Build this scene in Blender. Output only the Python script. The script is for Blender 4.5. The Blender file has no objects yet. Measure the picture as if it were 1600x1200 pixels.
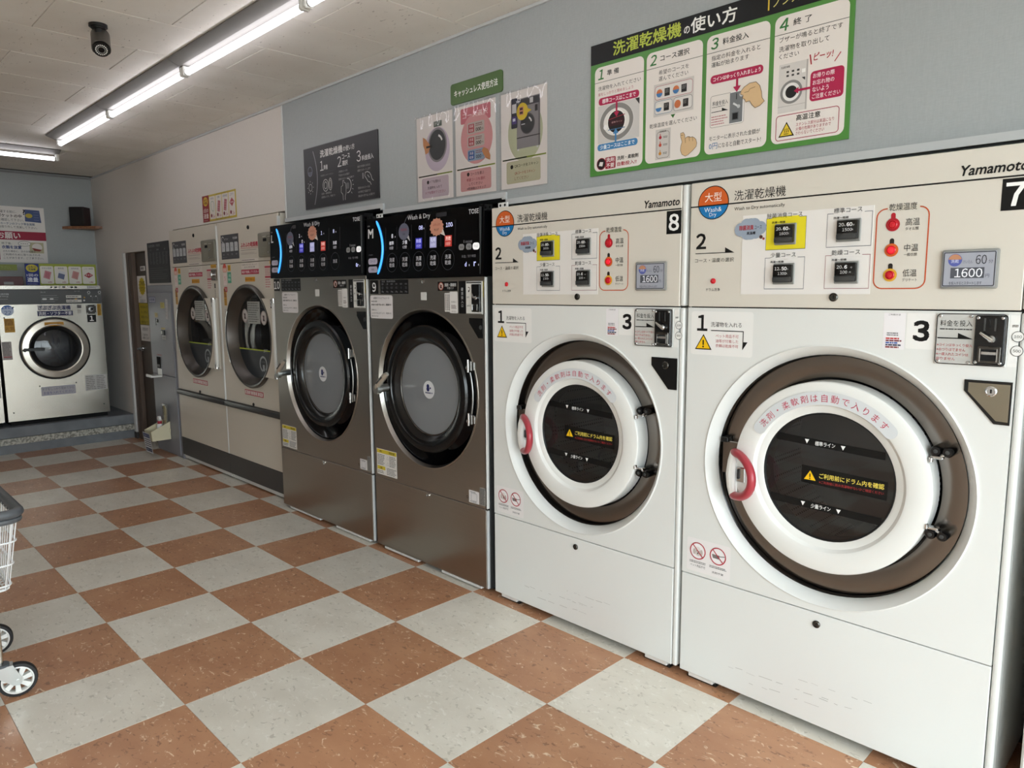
import bpy, bmesh, math, random
from math import sin, cos, pi, radians
from mathutils import Vector, Matrix

random.seed(7)
scene = bpy.context.scene
COL = scene.collection

# ------------------------------------------------------------------ camera
cam_data = bpy.data.cameras.new('camera')
cam = bpy.data.objects.new('camera', cam_data)
COL.objects.link(cam)
scene.camera = cam
cam_data.sensor_width = 36.0
cam_data.lens = 25.400
cam_data.clip_start = 0.02
cam_data.clip_end = 200
CAM_R = [[-0.703008, -0.711156, -0.00602], [-0.086674, 0.094076, -0.991785], [0.70588, -0.696711, -0.127775]]          # rows: right, down, forward
cam.matrix_world = Matrix((
    (CAM_R[0][0], -CAM_R[1][0], -CAM_R[2][0], -4.7556),
    (CAM_R[0][1], -CAM_R[1][1], -CAM_R[2][1], 2.1970),
    (CAM_R[0][2], -CAM_R[1][2], -CAM_R[2][2], 1.4357),
    (0, 0, 0, 1)))

# ------------------------------------------------------------------ view, world, daylight
scene.view_settings.view_transform = 'Standard'
scene.view_settings.look = 'None'
scene.view_settings.gamma = 1.0
scene.view_settings.use_curve_mapping = False
scene.view_settings.exposure = 0
SKY_STRENGTH = 11
SUN_STRENGTH = 36
TUBE_STRENGTH = 9
world = bpy.data.worlds.new('overcast_sky')
scene.world = world
world.use_nodes = True
wn = world.node_tree
wn.nodes.clear()
w_out = wn.nodes.new('ShaderNodeOutputWorld')
w_bg = wn.nodes.new('ShaderNodeBackground')
w_bg.inputs[0].default_value = (0.87, 0.985, 1.04, 1)
w_bg.inputs[1].default_value = SKY_STRENGTH
wn.links.new(w_bg.outputs[0], w_out.inputs[0])

XN, XF = -6.3, 3.855       # shop front (unseen, placed for daylight falloff) and far wall
YR, YL = -0.13, 4.5        # wall above the machines and the opposite wall
ZC = 2.628
YG = 0.35                   # unseen glazing starts here, set to keep daylight off the far wall


def portal(name, loc, rot, sx, sy):
    l = bpy.data.lights.new(name, 'AREA')
    l.shape = 'RECTANGLE'
    l.size, l.size_y = sx, sy
    l.cycles.is_portal = True
    o = bpy.data.objects.new(name, l)
    COL.objects.link(o)
    o.location = loc
    o.rotation_euler = rot
    return o


portal('daylight_portal', (XN - 0.12, (YG + YL) / 2, 1.31), (0, radians(-90), 0), 2.45, YL - YG)


# sun added behind the building: forecourt bounce lifts the room's ceiling
sun_data = bpy.data.lights.new('sun', 'SUN')
sun_data.energy = SUN_STRENGTH
sun_data.angle = radians(1.0)
sun_data.color = (1.0, 0.98, 0.95)
sun = bpy.data.objects.new('sun', sun_data)
COL.objects.link(sun)
sun.rotation_euler = (0, radians(38), radians(8))


scene.cycles.use_denoising = True
scene.cycles.max_bounces = 10
scene.cycles.diffuse_bounces = 5
scene.cycles.glossy_bounces = 4
scene.cycles.transparent_max_bounces = 12
scene.cycles.sample_clamp_indirect = 6.0
scene.cycles.caustics_reflective = False
scene.cycles.caustics_refractive = False


# ------------------------------------------------------------------ materials
def lin(c):
    if isinstance(c, str):
        c = c.lstrip('#')
        c = [int(c[i:i + 2], 16) / 255 for i in (0, 2, 4)]
    return tuple((x / 12.92 if x <= 0.04045 else ((x + 0.055) / 1.055) ** 2.4) for x in c)


MATS = {}


def mat(name, color, rough=0.5, metal=0.0, spec=0.5, emit=None, estr=1.0, coat=0.0, aniso=0.0):
    if name in MATS:
        return MATS[name]
    m = bpy.data.materials.new(name)
    m.use_nodes = True
    b = m.node_tree.nodes['Principled BSDF']
    c = lin(color)
    b.inputs['Base Color'].default_value = (*c, 1)
    b.inputs['Roughness'].default_value = rough
    b.inputs['Metallic'].default_value = metal
    b.inputs['Specular IOR Level'].default_value = spec
    if coat:
        b.inputs['Coat Weight'].default_value = coat
        b.inputs['Coat Roughness'].default_value = 0.05
    if emit:
        b.inputs['Emission Color'].default_value = (*lin(emit), 1)
        b.inputs['Emission Strength'].default_value = estr
    m.diffuse_color = (*c, 1)
    MATS[name] = m
    return m


def nodes_of(m):
    nt = m.node_tree
    return nt, nt.nodes, nt.links, nt.nodes['Principled BSDF']


def add_noise_color(m, c1, c2, scale, stretch=(1, 1, 1), lo=0.35, hi=0.65, bump=0.0, rough=None, detail=4.0, coords='Object', randomise=False, dist=0.0005):
    nt, N, L, b = nodes_of(m)
    tc = N.new('ShaderNodeTexCoord')
    mp = N.new('ShaderNodeMapping')
    mp.inputs['Scale'].default_value = stretch
    L.new(tc.outputs[coords], mp.inputs['Vector'])
    if randomise:
        oi = N.new('ShaderNodeObjectInfo')
        vm = N.new('ShaderNodeVectorMath')
        vm.operation = 'SCALE'
        vm.inputs[0].default_value = (37.0, 91.0, 53.0)
        L.new(oi.outputs['Random'], vm.inputs['Scale'])
        L.new(vm.outputs[0], mp.inputs['Location'])
    nz = N.new('ShaderNodeTexNoise')
    nz.inputs['Scale'].default_value = scale
    nz.inputs['Detail'].default_value = detail
    L.new(mp.outputs[0], nz.inputs['Vector'])
    cr = N.new('ShaderNodeValToRGB')
    cr.color_ramp.elements[0].position = lo
    cr.color_ramp.elements[1].position = hi
    cr.color_ramp.elements[0].color = (*lin(c1), 1)
    cr.color_ramp.elements[1].color = (*lin(c2), 1)
    L.new(nz.outputs['Fac'], cr.inputs[0])
    L.new(cr.outputs[0], b.inputs['Base Color'])
    if bump:
        bp = N.new('ShaderNodeBump')
        bp.inputs['Strength'].default_value = bump
        bp.inputs['Distance'].default_value = dist
        L.new(nz.outputs['Fac'], bp.inputs['Height'])
        L.new(bp.outputs[0], b.inputs['Normal'])
    if rough:
        mr = N.new('ShaderNodeMapRange')
        mr.inputs['To Min'].default_value = rough[0]
        mr.inputs['To Max'].default_value = rough[1]
        L.new(nz.outputs['Fac'], mr.inputs['Value'])
        L.new(mr.outputs[0], b.inputs['Roughness'])
    return mp, nz, cr


M = {}
M['white_paint'] = mat('white_enamel', '#e1e2df', 0.32)
M['beige_paint'] = mat('warm_grey_enamel', '#d8d2c7', 0.35)
M['black'] = mat('black_plastic', '#0c0c0d', 0.35)
M['black_gloss'] = mat('black_gloss', '#040406', 0.10, spec=0.25)
M['black_satin'] = mat('black_satin', '#0a0a0b', 0.22)
M['rubber'] = mat('black_rubber', '#101011', 0.55)
M['void'] = mat('dark_gap', '#050505', 0.9)
M['chrome'] = mat('chrome', '#cfd0d0', 0.14, 1.0)
M['dark_chrome'] = mat('dark_chrome', '#5b5955', 0.25, 1.0)
M['red_plastic'] = mat('red_plastic', '#ad3a45', 0.28)
M['white_plastic'] = mat('white_plastic', '#e6e6e2', 0.3)
M['grey_plastic'] = mat('grey_plastic', '#8d8d89', 0.4)
M['dark_grey'] = mat('dark_grey_plastic', '#3c3d3d', 0.4)
M['charcoal'] = mat('charcoal_paint', '#383736', 0.45)
M['cream'] = mat('cream_enamel', '#cfc7b9', 0.38)
M['cab_grey'] = mat('blue_grey_enamel', '#84858b', 0.42)
M['trim_white'] = mat('white_trim', '#d6d6d3', 0.45)
M['silver_paint'] = mat('silver_paint', '#c2c2be', 0.35)
M['trim_dim'] = mat('grey_cornice', '#8d8e8e', 0.6)
M['drum_dark'] = mat('dark_drum', '#34363a', 0.4, 0.6)
M['steel_pale'] = mat('satin_pale_steel', '#d8d2c6', 0.34, 0.85)
M['trim_grey'] = mat('light_grey_trim', '#c2c4c4', 0.45)
M['door_brown'] = mat('dark_brown_door', '#43372f', 0.45)
M['frame_brown'] = mat('brown_door_frame', '#5a4a3f', 0.5)
M['paper'] = mat('paper_white', '#e8e4e0', 0.5)
M['film'] = mat('laminated_paper', '#dcd6d6', 0.08, coat=0.6)
M['speaker'] = mat('speaker_black', '#0d0908', 0.5)
M['speaker_side'] = mat('speaker_veneer', '#2b1618', 0.5)
M['tube'] = mat('lit_tube', '#ffffff', 0.4, emit='#fbf8ff', estr=TUBE_STRENGTH)
M['fixture'] = mat('lamp_enamel', '#6a6863', 0.6)
M['red_led'] = mat('red_button', '#c0202c', 0.25, emit='#ff2030', estr=0.06)
M['red_lit'] = mat('red_button_lit', '#e02030', 0.25, emit='#ff2838', estr=0.5)
M['lcd'] = mat('lcd_glass', '#a6a9b4', 0.2)
M['pocket_steel'] = mat('olive_reflection_steel', '#a39d8c', 0.25, 1.0)  # steel tinted olive for what the coin box door reflects
M['hinge_metal'] = mat('hinge_metal', '#8f8f8c', 0.3, 1.0)
M['lightbar'] = mat('blue_light_bar', '#2a7ec8', 0.3, emit='#3a9cf5', estr=1.5)
M['rim_grey'] = mat('grey_basket_rim', '#54575b', 0.45)
M['wire_white'] = mat('white_wire', '#ececec', 0.35)
M['zinc'] = mat('zinc_plate', '#c9cbc8', 0.32, 1.0)
M['tyre'] = mat('tyre_black', '#1a1a1b', 0.6)

# brushed stainless steels
def steel(name, c1, c2, rough, stretch):
    m = mat(name, c1, rough, 1.0)
    add_noise_color(m, c1, c2, 1.0, stretch, 0.2, 0.8, bump=0.05, rough=(rough - 0.04, rough + 0.06), detail=3, dist=0.0003)
    return m


M['steel_dark'] = steel('brushed_dark_steel', '#a9a49c', '#b0aba3', 0.30, (2, 2, 420))
M['steel'] = steel('brushed_steel', '#cfcabf', '#dcd7cd', 0.22, (3, 3, 380))
M['steel_ring'] = mat('polished_steel_ring', '#857d76', 0.22, 1.0)
M['drum'] = mat('drum_steel', '#8e8e8c', 0.35, 1.0)


# drum wall with rows of holes
def drum_mat():
    m = mat('perforated_drum', '#85868a', 0.36, 1.0)
    nt, N, L, b = nodes_of(m)
    tc = N.new('ShaderNodeTexCoord')
    vo = N.new('ShaderNodeTexVoronoi')
    vo.inputs['Scale'].default_value = 60
    vo.inputs['Randomness'].default_value = 0.0
    L.new(tc.outputs['Object'], vo.inputs['Vector'])
    cr = N.new('ShaderNodeValToRGB')
    cr.color_ramp.elements[0].position = 0.22
    cr.color_ramp.elements[1].position = 0.30
    cr.color_ramp.elements[0].color = (0.01, 0.01, 0.01, 1)
    cr.color_ramp.elements[1].color = (*lin('#85868a'), 1)
    L.new(vo.outputs['Distance'], cr.inputs[0])
    L.new(cr.outputs[0], b.inputs['Base Color'])
    return m


M['drum_holes'] = drum_mat()


def glass_mat(name, tint, rough=0.02, base=0.0, body=None):
    """Thin pane: tinted see-through, optional diffuse share, mirror share by Schlick's rule (the same from both sides)."""
    m = bpy.data.materials.new(name)
    m.use_nodes = True
    nt = m.node_tree
    N, L = nt.nodes, nt.links
    N.clear()
    out = N.new('ShaderNodeOutputMaterial')
    mix = N.new('ShaderNodeMixShader')
    tr = N.new('ShaderNodeBsdfTransparent')
    gl = N.new('ShaderNodeBsdfGlossy')
    lw = N.new('ShaderNodeLayerWeight')
    lw.inputs['Blend'].default_value = 0.5
    pw = N.new('ShaderNodeMath')
    pw.operation = 'POWER'
    pw.inputs[1].default_value = 5.0
    L.new(lw.outputs['Facing'], pw.inputs[0])
    ma = N.new('ShaderNodeMath')
    ma.operation = 'MULTIPLY_ADD'
    ma.inputs[1].default_value = 0.95
    ma.inputs[2].default_value = 0.045
    L.new(pw.outputs[0], ma.inputs[0])
    gl.inputs['Roughness'].default_value = rough
    tr.inputs['Color'].default_value = (*lin(tint), 1)
    L.new(ma.outputs[0], mix.inputs[0])
    src = tr.outputs[0]
    if body:
        df = N.new('ShaderNodeBsdfDiffuse')
        df.inputs['Color'].default_value = (*lin(body), 1)
        mx2 = N.new('ShaderNodeMixShader')
        mx2.inputs[0].default_value = base
        L.new(tr.outputs[0], mx2.inputs[1])
        L.new(df.outputs[0], mx2.inputs[2])
        src = mx2.outputs[0]
    L.new(src, mix.inputs[1])
    L.new(gl.outputs[0], mix.inputs[2])
    L.new(mix.outputs[0], out.inputs[0])
    MATS[name] = m
    return m


M['glass_dark'] = glass_mat('smoked_door_glass', '#c4c0bc', 0.02, 0.07, '#7c7a78')  # a little diffuse grey mixed in to lighten the dark glass
M['glass_clear'] = glass_mat('clear_glass', '#f2f2f2')
M['glass_grey'] = glass_mat('grey_sheen_door_glass', '#b8bcc0', 0.04, 0.62, '#9fa2a6')  # strong diffuse grey mixed in, standing for light reflected on the pane
M['film_clear'] = glass_mat('clear_plastic', '#e8e8e4', 0.08, 0.15, '#d8d8d0')

# floor tiles
def tile_mat(name, base1, base2, vein, dark, amount, stretch):
    m = mat(name, base1, 0.29)
    nt, N, L, b = nodes_of(m)
    mp, nz, cr = add_noise_color(m, base1, base2, 5.0, stretch, 0.35, 0.65, detail=6, randomise=True)
    # thin light veins
    n2 = N.new('ShaderNodeTexNoise')
    n2.inputs['Scale'].default_value = 27
    n2.inputs['Detail'].default_value = 8
    n2.inputs['Roughness'].default_value = 0.62
    n2.inputs['Distortion'].default_value = 1.2
    L.new(mp.outputs[0], n2.inputs['Vector'])
    r2 = N.new('ShaderNodeValToRGB')
    e = r2.color_ramp.elements
    e[0].position = amount
    e[1].position = amount + 0.07
    e[0].color = (0, 0, 0, 1)
    e[1].color = (1, 1, 1, 1)
    L.new(n2.outputs['Fac'], r2.inputs[0])
    mx = N.new('ShaderNodeMixRGB')
    mx.inputs[2].default_value = (*lin(vein), 1)
    L.new(r2.outputs[0], mx.inputs[0])
    L.new(cr.outputs[0], mx.inputs[1])
    # dark flecks
    n3 = N.new('ShaderNodeTexNoise')
    n3.inputs['Scale'].default_value = 38
    n3.inputs['Detail'].default_value = 6
    n3.inputs['Distortion'].default_value = 0.8
    L.new(mp.outputs[0], n3.inputs['Vector'])
    r3 = N.new('ShaderNodeValToRGB')
    e = r3.color_ramp.elements
    e[0].position = 0.60
    e[1].position = 0.68
    e[0].color = (0, 0, 0, 1)
    e[1].color = (0.8, 0.8, 0.8, 1)
    L.new(n3.outputs['Fac'], r3.inputs[0])
    mx2 = N.new('ShaderNodeMixRGB')
    mx2.inputs[2].default_value = (*lin(dark), 1)
    L.new(r3.outputs[0], mx2.inputs[0])
    L.new(mx.outputs[0], mx2.inputs[1])
    # a small tone shift from tile to tile
    oi = N.new('ShaderNodeObjectInfo')
    mr = N.new('ShaderNodeMapRange')
    mr.inputs['To Min'].default_value = 0.93
    mr.inputs['To Max'].default_value = 1.04
    L.new(oi.outputs['Random'], mr.inputs['Value'])
    hs = N.new('ShaderNodeHueSaturation')
    L.new(mr.outputs[0], hs.inputs['Value'])
    L.new(mx2.outputs[0], hs.inputs['Color'])
    L.new(hs.outputs[0], b.inputs['Base Color'])
    return m


M['tile_white'] = tile_mat('pale_vinyl_tile', '#ece6da', '#e2dbce', '#f3eee4', '#c6bfb1', 0.575, (1.0, 1.5, 1))
M['tile_brown'] = tile_mat('brown_vinyl_tile', '#c4926f', '#b78463', '#ecd2b6', '#8a6047', 0.60, (1.0, 1.6, 1))
M['grout'] = mat('tile_bed', '#5f5348', 0.8)


# ceiling board: off white with small dark fissures
def ceil_mat():
    m = mat('fissured_ceiling_board', '#d8d4cc', 0.8)
    nt, N, L, b = nodes_of(m)
    mp, nz, cr = add_noise_color(m, '#eeebe4', '#e6e2da', 3.0, (1, 1, 1), detail=4, randomise=True)
    n2 = N.new('ShaderNodeTexNoise')
    n2.inputs['Scale'].default_value = 60
    n2.inputs['Detail'].default_value = 3
    mp2 = N.new('ShaderNodeMapping')
    mp2.inputs['Scale'].default_value = (0.55, 1.2, 1)
    L.new(mp.outputs[0], mp2.inputs[0])
    L.new(mp2.outputs[0], n2.inputs['Vector'])
    r2 = N.new('ShaderNodeValToRGB')
    e = r2.color_ramp.elements
    e[0].position = 0.67
    e[1].position = 0.73
    e[0].color = (0, 0, 0, 1)
    e[1].color = (0.55, 0.55, 0.55, 1)
    L.new(n2.outputs['Fac'], r2.inputs[0])
    mx = N.new('ShaderNodeMixRGB')
    mx.inputs[2].default_value = (*lin('#6f675d'), 1)
    L.new(r2.outputs[0], mx.inputs[0])
    L.new(cr.outputs[0], mx.inputs[1])
    L.new(mx.outputs[0], b.inputs['Base Color'])
    bp = N.new('ShaderNodeBump')
    bp.inputs['Strength'].default_value = 0.4
    bp.inputs['Distance'].default_value = 0.001
    bp.invert = True
    L.new(r2.outputs[0], bp.inputs['Height'])
    L.new(bp.outputs[0], b.inputs['Normal'])
    return m


M['ceiling'] = ceil_mat()


def wallpaper(name, c1, c2, rough=0.55):
    m = mat(name, c1, rough)
    nt, N, L, b = nodes_of(m)
    tc = N.new('ShaderNodeTexCoord')
    outs = []
    for st in ((60, 60, 260), (260, 260, 40)):
        mp = N.new('ShaderNodeMapping')
        mp.inputs['Scale'].default_value = st
        L.new(tc.outputs['Object'], mp.inputs[0])
        nz = N.new('ShaderNodeTexNoise')
        nz.inputs['Scale'].default_value = 1.0
        nz.inputs['Detail'].default_value = 2
        L.new(mp.outputs[0], nz.inputs['Vector'])
        outs.append(nz)
    ad = N.new('ShaderNodeMath')
    ad.operation = 'ADD'
    L.new(outs[0].outputs['Fac'], ad.inputs[0])
    L.new(outs[1].outputs['Fac'], ad.inputs[1])
    cr = N.new('ShaderNodeValToRGB')
    cr.color_ramp.elements[0].position = 0.3
    cr.color_ramp.elements[1].position = 0.7
    cr.color_ramp.elements[0].color = (*lin(c1), 1)
    cr.color_ramp.elements[1].color = (*lin(c2), 1)
    hf = N.new('ShaderNodeMath')
    hf.operation = 'MULTIPLY'
    hf.inputs[1].default_value = 0.5
    L.new(ad.outputs[0], hf.inputs[0])
    L.new(hf.outputs[0], cr.inputs[0])
    L.new(cr.outputs[0], b.inputs['Base Color'])
    bp = N.new('ShaderNodeBump')
    bp.inputs['Strength'].default_value = 0.35
    bp.inputs['Distance'].default_value = 0.0008
    L.new(hf.outputs[0], bp.inputs['Height'])
    L.new(bp.outputs[0], b.inputs['Normal'])
    return m


M['wall_white'] = wallpaper('white_wallpaper', '#d9d2cb', '#dfd8d1')
M['wall_blue'] = wallpaper('grey_blue_wallpaper', '#a0a5a6', '#a8adae', 0.42)
M['concrete_grey'] = mat('grey_painted_concrete', '#6f7377', 0.6)
add_noise_color(M['concrete_grey'], '#6a6e73', '#767a7e', 8, bump=0.1)
M['granite'] = mat('speckled_grey_edging', '#a09d93', 0.5)
add_noise_color(M['granite'], '#77756c', '#bcb9ae', 55, lo=0.4, hi=0.6, detail=5)
M['wood'] = mat('orange_wood', '#8c5f42', 0.45)
add_noise_color(M['wood'], '#9a6a49', '#7a4f35', 6, (1, 12, 12))
M['asphalt'] = mat('asphalt', '#8a8a88', 0.9)
add_noise_color(M['asphalt'], '#858583', '#94938f', 30)
M['service'] = mat('service_room_dark', '#4a4845', 0.9)
M['alu'] = mat('aluminium_frame', '#b9bbbc', 0.35, 0.9)


# ------------------------------------------------------------------ mesh helpers
class MB:
    """Collects shapes and links them as ONE mesh object."""

    def __init__(self):
        self.v, self.f, self.m, self.mats = [], [], [], []

    def mi(self, m):
        if isinstance(m, str):
            m = M[m]
        if m not in self.mats:
            self.mats.append(m)
        return self.mats.index(m)

    def add(self, vs, fs, m):
        k = len(self.v)
        self.v += [tuple(p) for p in vs]
        i = self.mi(m)
        for f in fs:
            self.f.append([k + a for a in f])
            self.m.append(i)

    def box(self, x0, x1, y0, y1, z0, z1, m, bev=0.0, seg=1):
        x0, x1 = sorted((x0, x1))
        y0, y1 = sorted((y0, y1))
        z0, z1 = sorted((z0, z1))
        if bev:
            bm = bmesh.new()
            bmesh.ops.create_cube(bm, size=1)
            for v in bm.verts:
                v.co = Vector(((x0 + x1) / 2 + v.co.x * (x1 - x0), (y0 + y1) / 2 + v.co.y * (y1 - y0), (z0 + z1) / 2 + v.co.z * (z1 - z0)))
            bmesh.ops.bevel(bm, geom=bm.edges[:], offset=bev, segments=seg, affect='EDGES', profile=0.5)
            bm.verts.ensure_lookup_table()
            self.add([v.co[:] for v in bm.verts], [[v.index for v in f.verts] for f in bm.faces], m)
            bm.free()
            return self
        vs = [(x, y, z) for z in (z0, z1) for y in (y0, y1) for x in (x0, x1)]
        self.add(vs, [(0, 2, 3, 1), (4, 5, 7, 6), (0, 1, 5, 4), (2, 6, 7, 3), (0, 4, 6, 2), (1, 3, 7, 5)], m)
        return self

    def prism(self, poly, y0, y1, m):
        """Polygon in (x, z), CCW seen from the front (-Y), front at y0, back at y1."""
        n = len(poly)
        vs = [(x, y0, z) for x, z in poly] + [(x, y1, z) for x, z in poly]
        fs = [list(range(n)), list(range(2 * n - 1, n - 1, -1))]
        for i in range(n):
            j = (i + 1) % n
            fs.append((i, n + i, n + j, j))
        self.add(vs, fs, m)
        return self

    def lathe(self, prof, cx, cz, m, seg=64, a0=0.0, a1=2 * pi, cap0=False, cap1=False):
        """Profile of (r, y) turned about the Y axis through (cx, cz). Profile of r, y, material changes material."""
        full = abs(a1 - a0 - 2 * pi) < 1e-6
        n = seg if full else seg + 1
        vs = []
        for p in prof:
            for i in range(n):
                a = a0 + (a1 - a0) * i / seg
                vs.append((cx + p[0] * cos(a), p[1], cz + p[0] * sin(a)))
        for k in range(len(prof) - 1):
            fs = []
            for i in range(seg):
                j = (i + 1) % n
                fs.append((k * n + i, (k + 1) * n + i, (k + 1) * n + j, k * n + j))
            mm = prof[k + 1][2] if len(prof[k + 1]) > 2 else m
            k0 = len(self.v)
            if k == 0:
                base = k0
                self.v += vs
            i_ = self.mi(mm)
            for f in fs:
                self.f.append([base + a for a in f])
                self.m.append(i_)
        if cap0:
            self.f.append([base + i for i in range(n)])
            self.m.append(self.mi(prof[0][2] if len(prof[0]) > 2 else m))
        if cap1:
            kk = (len(prof) - 1) * n
            self.f.append([base + kk + i for i in reversed(range(n))])
            self.m.append(self.mi(prof[-1][2] if len(prof[-1]) > 2 else m))
        return self

    def tube(self, pts, r, m, seg=8, closed=False, cap=True):
        pts = [Vector(p) for p in pts]
        n = len(pts)
        rings = []
        prev = None
        for i, p in enumerate(pts):
            if closed:
                d = (pts[(i + 1) % n] - pts[i - 1])
            else:
                d = pts[min(i + 1, n - 1)] - pts[max(i - 1, 0)]
            d.normalize()
            if prev is None:
                up = Vector((0, 0, 1)) if abs(d.z) < 0.9 else Vector((1, 0, 0))
                a = d.cross(up).normalized()
            else:
                a = (prev - d * prev.dot(d)).normalized()
            prev = a
            b = d.cross(a)
            rr = r[i] if isinstance(r, (list, tuple)) else r
            rings.append([p + (a * cos(2 * pi * k / seg) + b * sin(2 * pi * k / seg)) * rr for k in range(seg)])
        vs = [q for ring in rings for q in ring]
        fs = []
        for i in range(n if closed else n - 1):
            j = (i + 1) % n
            for k in range(seg):
                l = (k + 1) % seg
                fs.append((i * seg + k, i * seg + l, j * seg + l, j * seg + k))
        if cap and not closed:
            fs.append(list(range(seg))[::-1])
            fs.append([(n - 1) * seg + k for k in range(seg)])
        self.add(vs, fs, m)
        return self

    def cyl(self, p0, p1, r, m, seg=16, r2=None):
        return self.tube([p0, p1], [r, r if r2 is None else r2], m, seg)

    def plate_hole(self, u0, u1, z0, z1, cu, cz, r, y0, y1, m, seg=72):
        """Flat front plate with a round hole, front at y0, returns at y1 round the rim and the hole."""
        corners = [(u1, z1), (u0, z1), (u0, z0), (u1, z0)]
        angs = [2 * pi * i / seg for i in range(seg)] + [math.atan2(z - cz, u - cu) % (2 * pi) for u, z in corners]
        angs = sorted(set(round(a, 6) for a in angs))
        inner, outer = [], []
        for a in angs:
            c, s = cos(a), sin(a)
            t = 1e9
            if c > 1e-9:
                t = min(t, (u1 - cu) / c)
            if c < -1e-9:
                t = min(t, (u0 - cu) / c)
            if s > 1e-9:
                t = min(t, (z1 - cz) / s)
            if s < -1e-9:
                t = min(t, (z0 - cz) / s)
            inner.append((cu + r * c, cz + r * s))
            outer.append((cu + t * c, cz + t * s))
        n = len(angs)
        vs = [(x, y0, z) for x, z in inner] + [(x, y0, z) for x, z in outer] + [(x, y1, z) for x, z in inner] + [(x, y1, z) for x, z in outer]
        fs = []
        for i in range(n):
            j = (i + 1) % n
            fs.append((i, n + i, n + j, j))
            fs.append((2 * n + i, i, j, 2 * n + j))
            fs.append((n + i, 3 * n + i, 3 * n + j, n + j))
        self.add(vs, fs, m)
        return self

    def build(self, name, parent=None, smooth=35, label=None, loc=None, rot=None, recalc=True):
        me = bpy.data.meshes.new(name)
        me.from_pydata(self.v, [], self.f)
        for mm in self.mats:
            me.materials.append(mm)
        me.polygons.foreach_set('material_index', self.m)
        if recalc:
            bm = bmesh.new()
            bm.from_mesh(me)
            bmesh.ops.recalc_face_normals(bm, faces=bm.faces[:])
            bm.to_mesh(me)
            bm.free()
        if smooth:
            me.polygons.foreach_set('use_smooth', [True] * len(me.polygons))
            me.set_sharp_from_angle(angle=radians(smooth))
        me.update()
        o = bpy.data.objects.new(name, me)
        COL.objects.link(o)
        if parent:
            o.parent = parent
        if label:
            o['label'] = label
        if loc:
            o.location = loc
        if rot:
            o.rotation_euler = rot
        return o


def tag(o, label, cat, group=None, kind=None):
    o['label'] = label
    o['category'] = cat
    if group:
        o['group'] = group
    if kind:
        o['kind'] = kind
    return o


def empty(name, loc, rz=0.0):
    o = bpy.data.objects.new(name, None)
    o.empty_display_size = 0.1
    COL.objects.link(o)
    o.location = loc
    o.rotation_euler = (0, 0, rz)
    return o


def structure(o):
    o['kind'] = 'structure'
    return o


# ------------------------------------------------------------------ flat print (lettering and drawings)
_tc = bpy.data.curves.new('lettering_source', 'FONT')
_to = bpy.data.objects.new('lettering_source', _tc)
_cache = {}


def glyphs(txt, bold, shear, res=2):
    k = (txt, bold, shear)
    if k not in _cache and txt and all(ch in '0123456789' for ch in txt):
        # figures: full-width forms set close, so that 1 has its flag
        vs, fs, x = [], [], 0.0
        for ch in txt:
            gv, gf = glyphs(chr(ord(ch) + 0xFEE0), bold, shear)
            a0, a1 = min(v[0] for v in gv), max(v[0] for v in gv)
            w = max(a1 - a0, 0.36)
            n0 = len(vs)
            vs += [(v[0] - (a0 + a1) / 2 + x + w / 2, v[1]) for v in gv]
            fs += [[n0 + i for i in f] for f in gf]
            x += w + 0.085
        _cache[k] = (vs, fs)
    if k not in _cache:
        _tc.resolution_u = res
        _tc.body = txt
        _tc.shear = shear
        _tc.space_line = 1.25
        me = bpy.data.meshes.new_from_object(_to)
        vs = [(v.co.x, v.co.y) for v in me.vertices]
        fs = [list(p.vertices) for p in me.polygons]
        bpy.data.meshes.remove(me)
        _cache[k] = (vs, fs)
    return _cache[k]


def pmat(col, emit=0.0, rough=0.45):
    key = 'print_%s_%g' % (col.lstrip('#'), emit)
    return mat(key, col, rough, spec=0.3, emit=col if emit else None, estr=emit)


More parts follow.
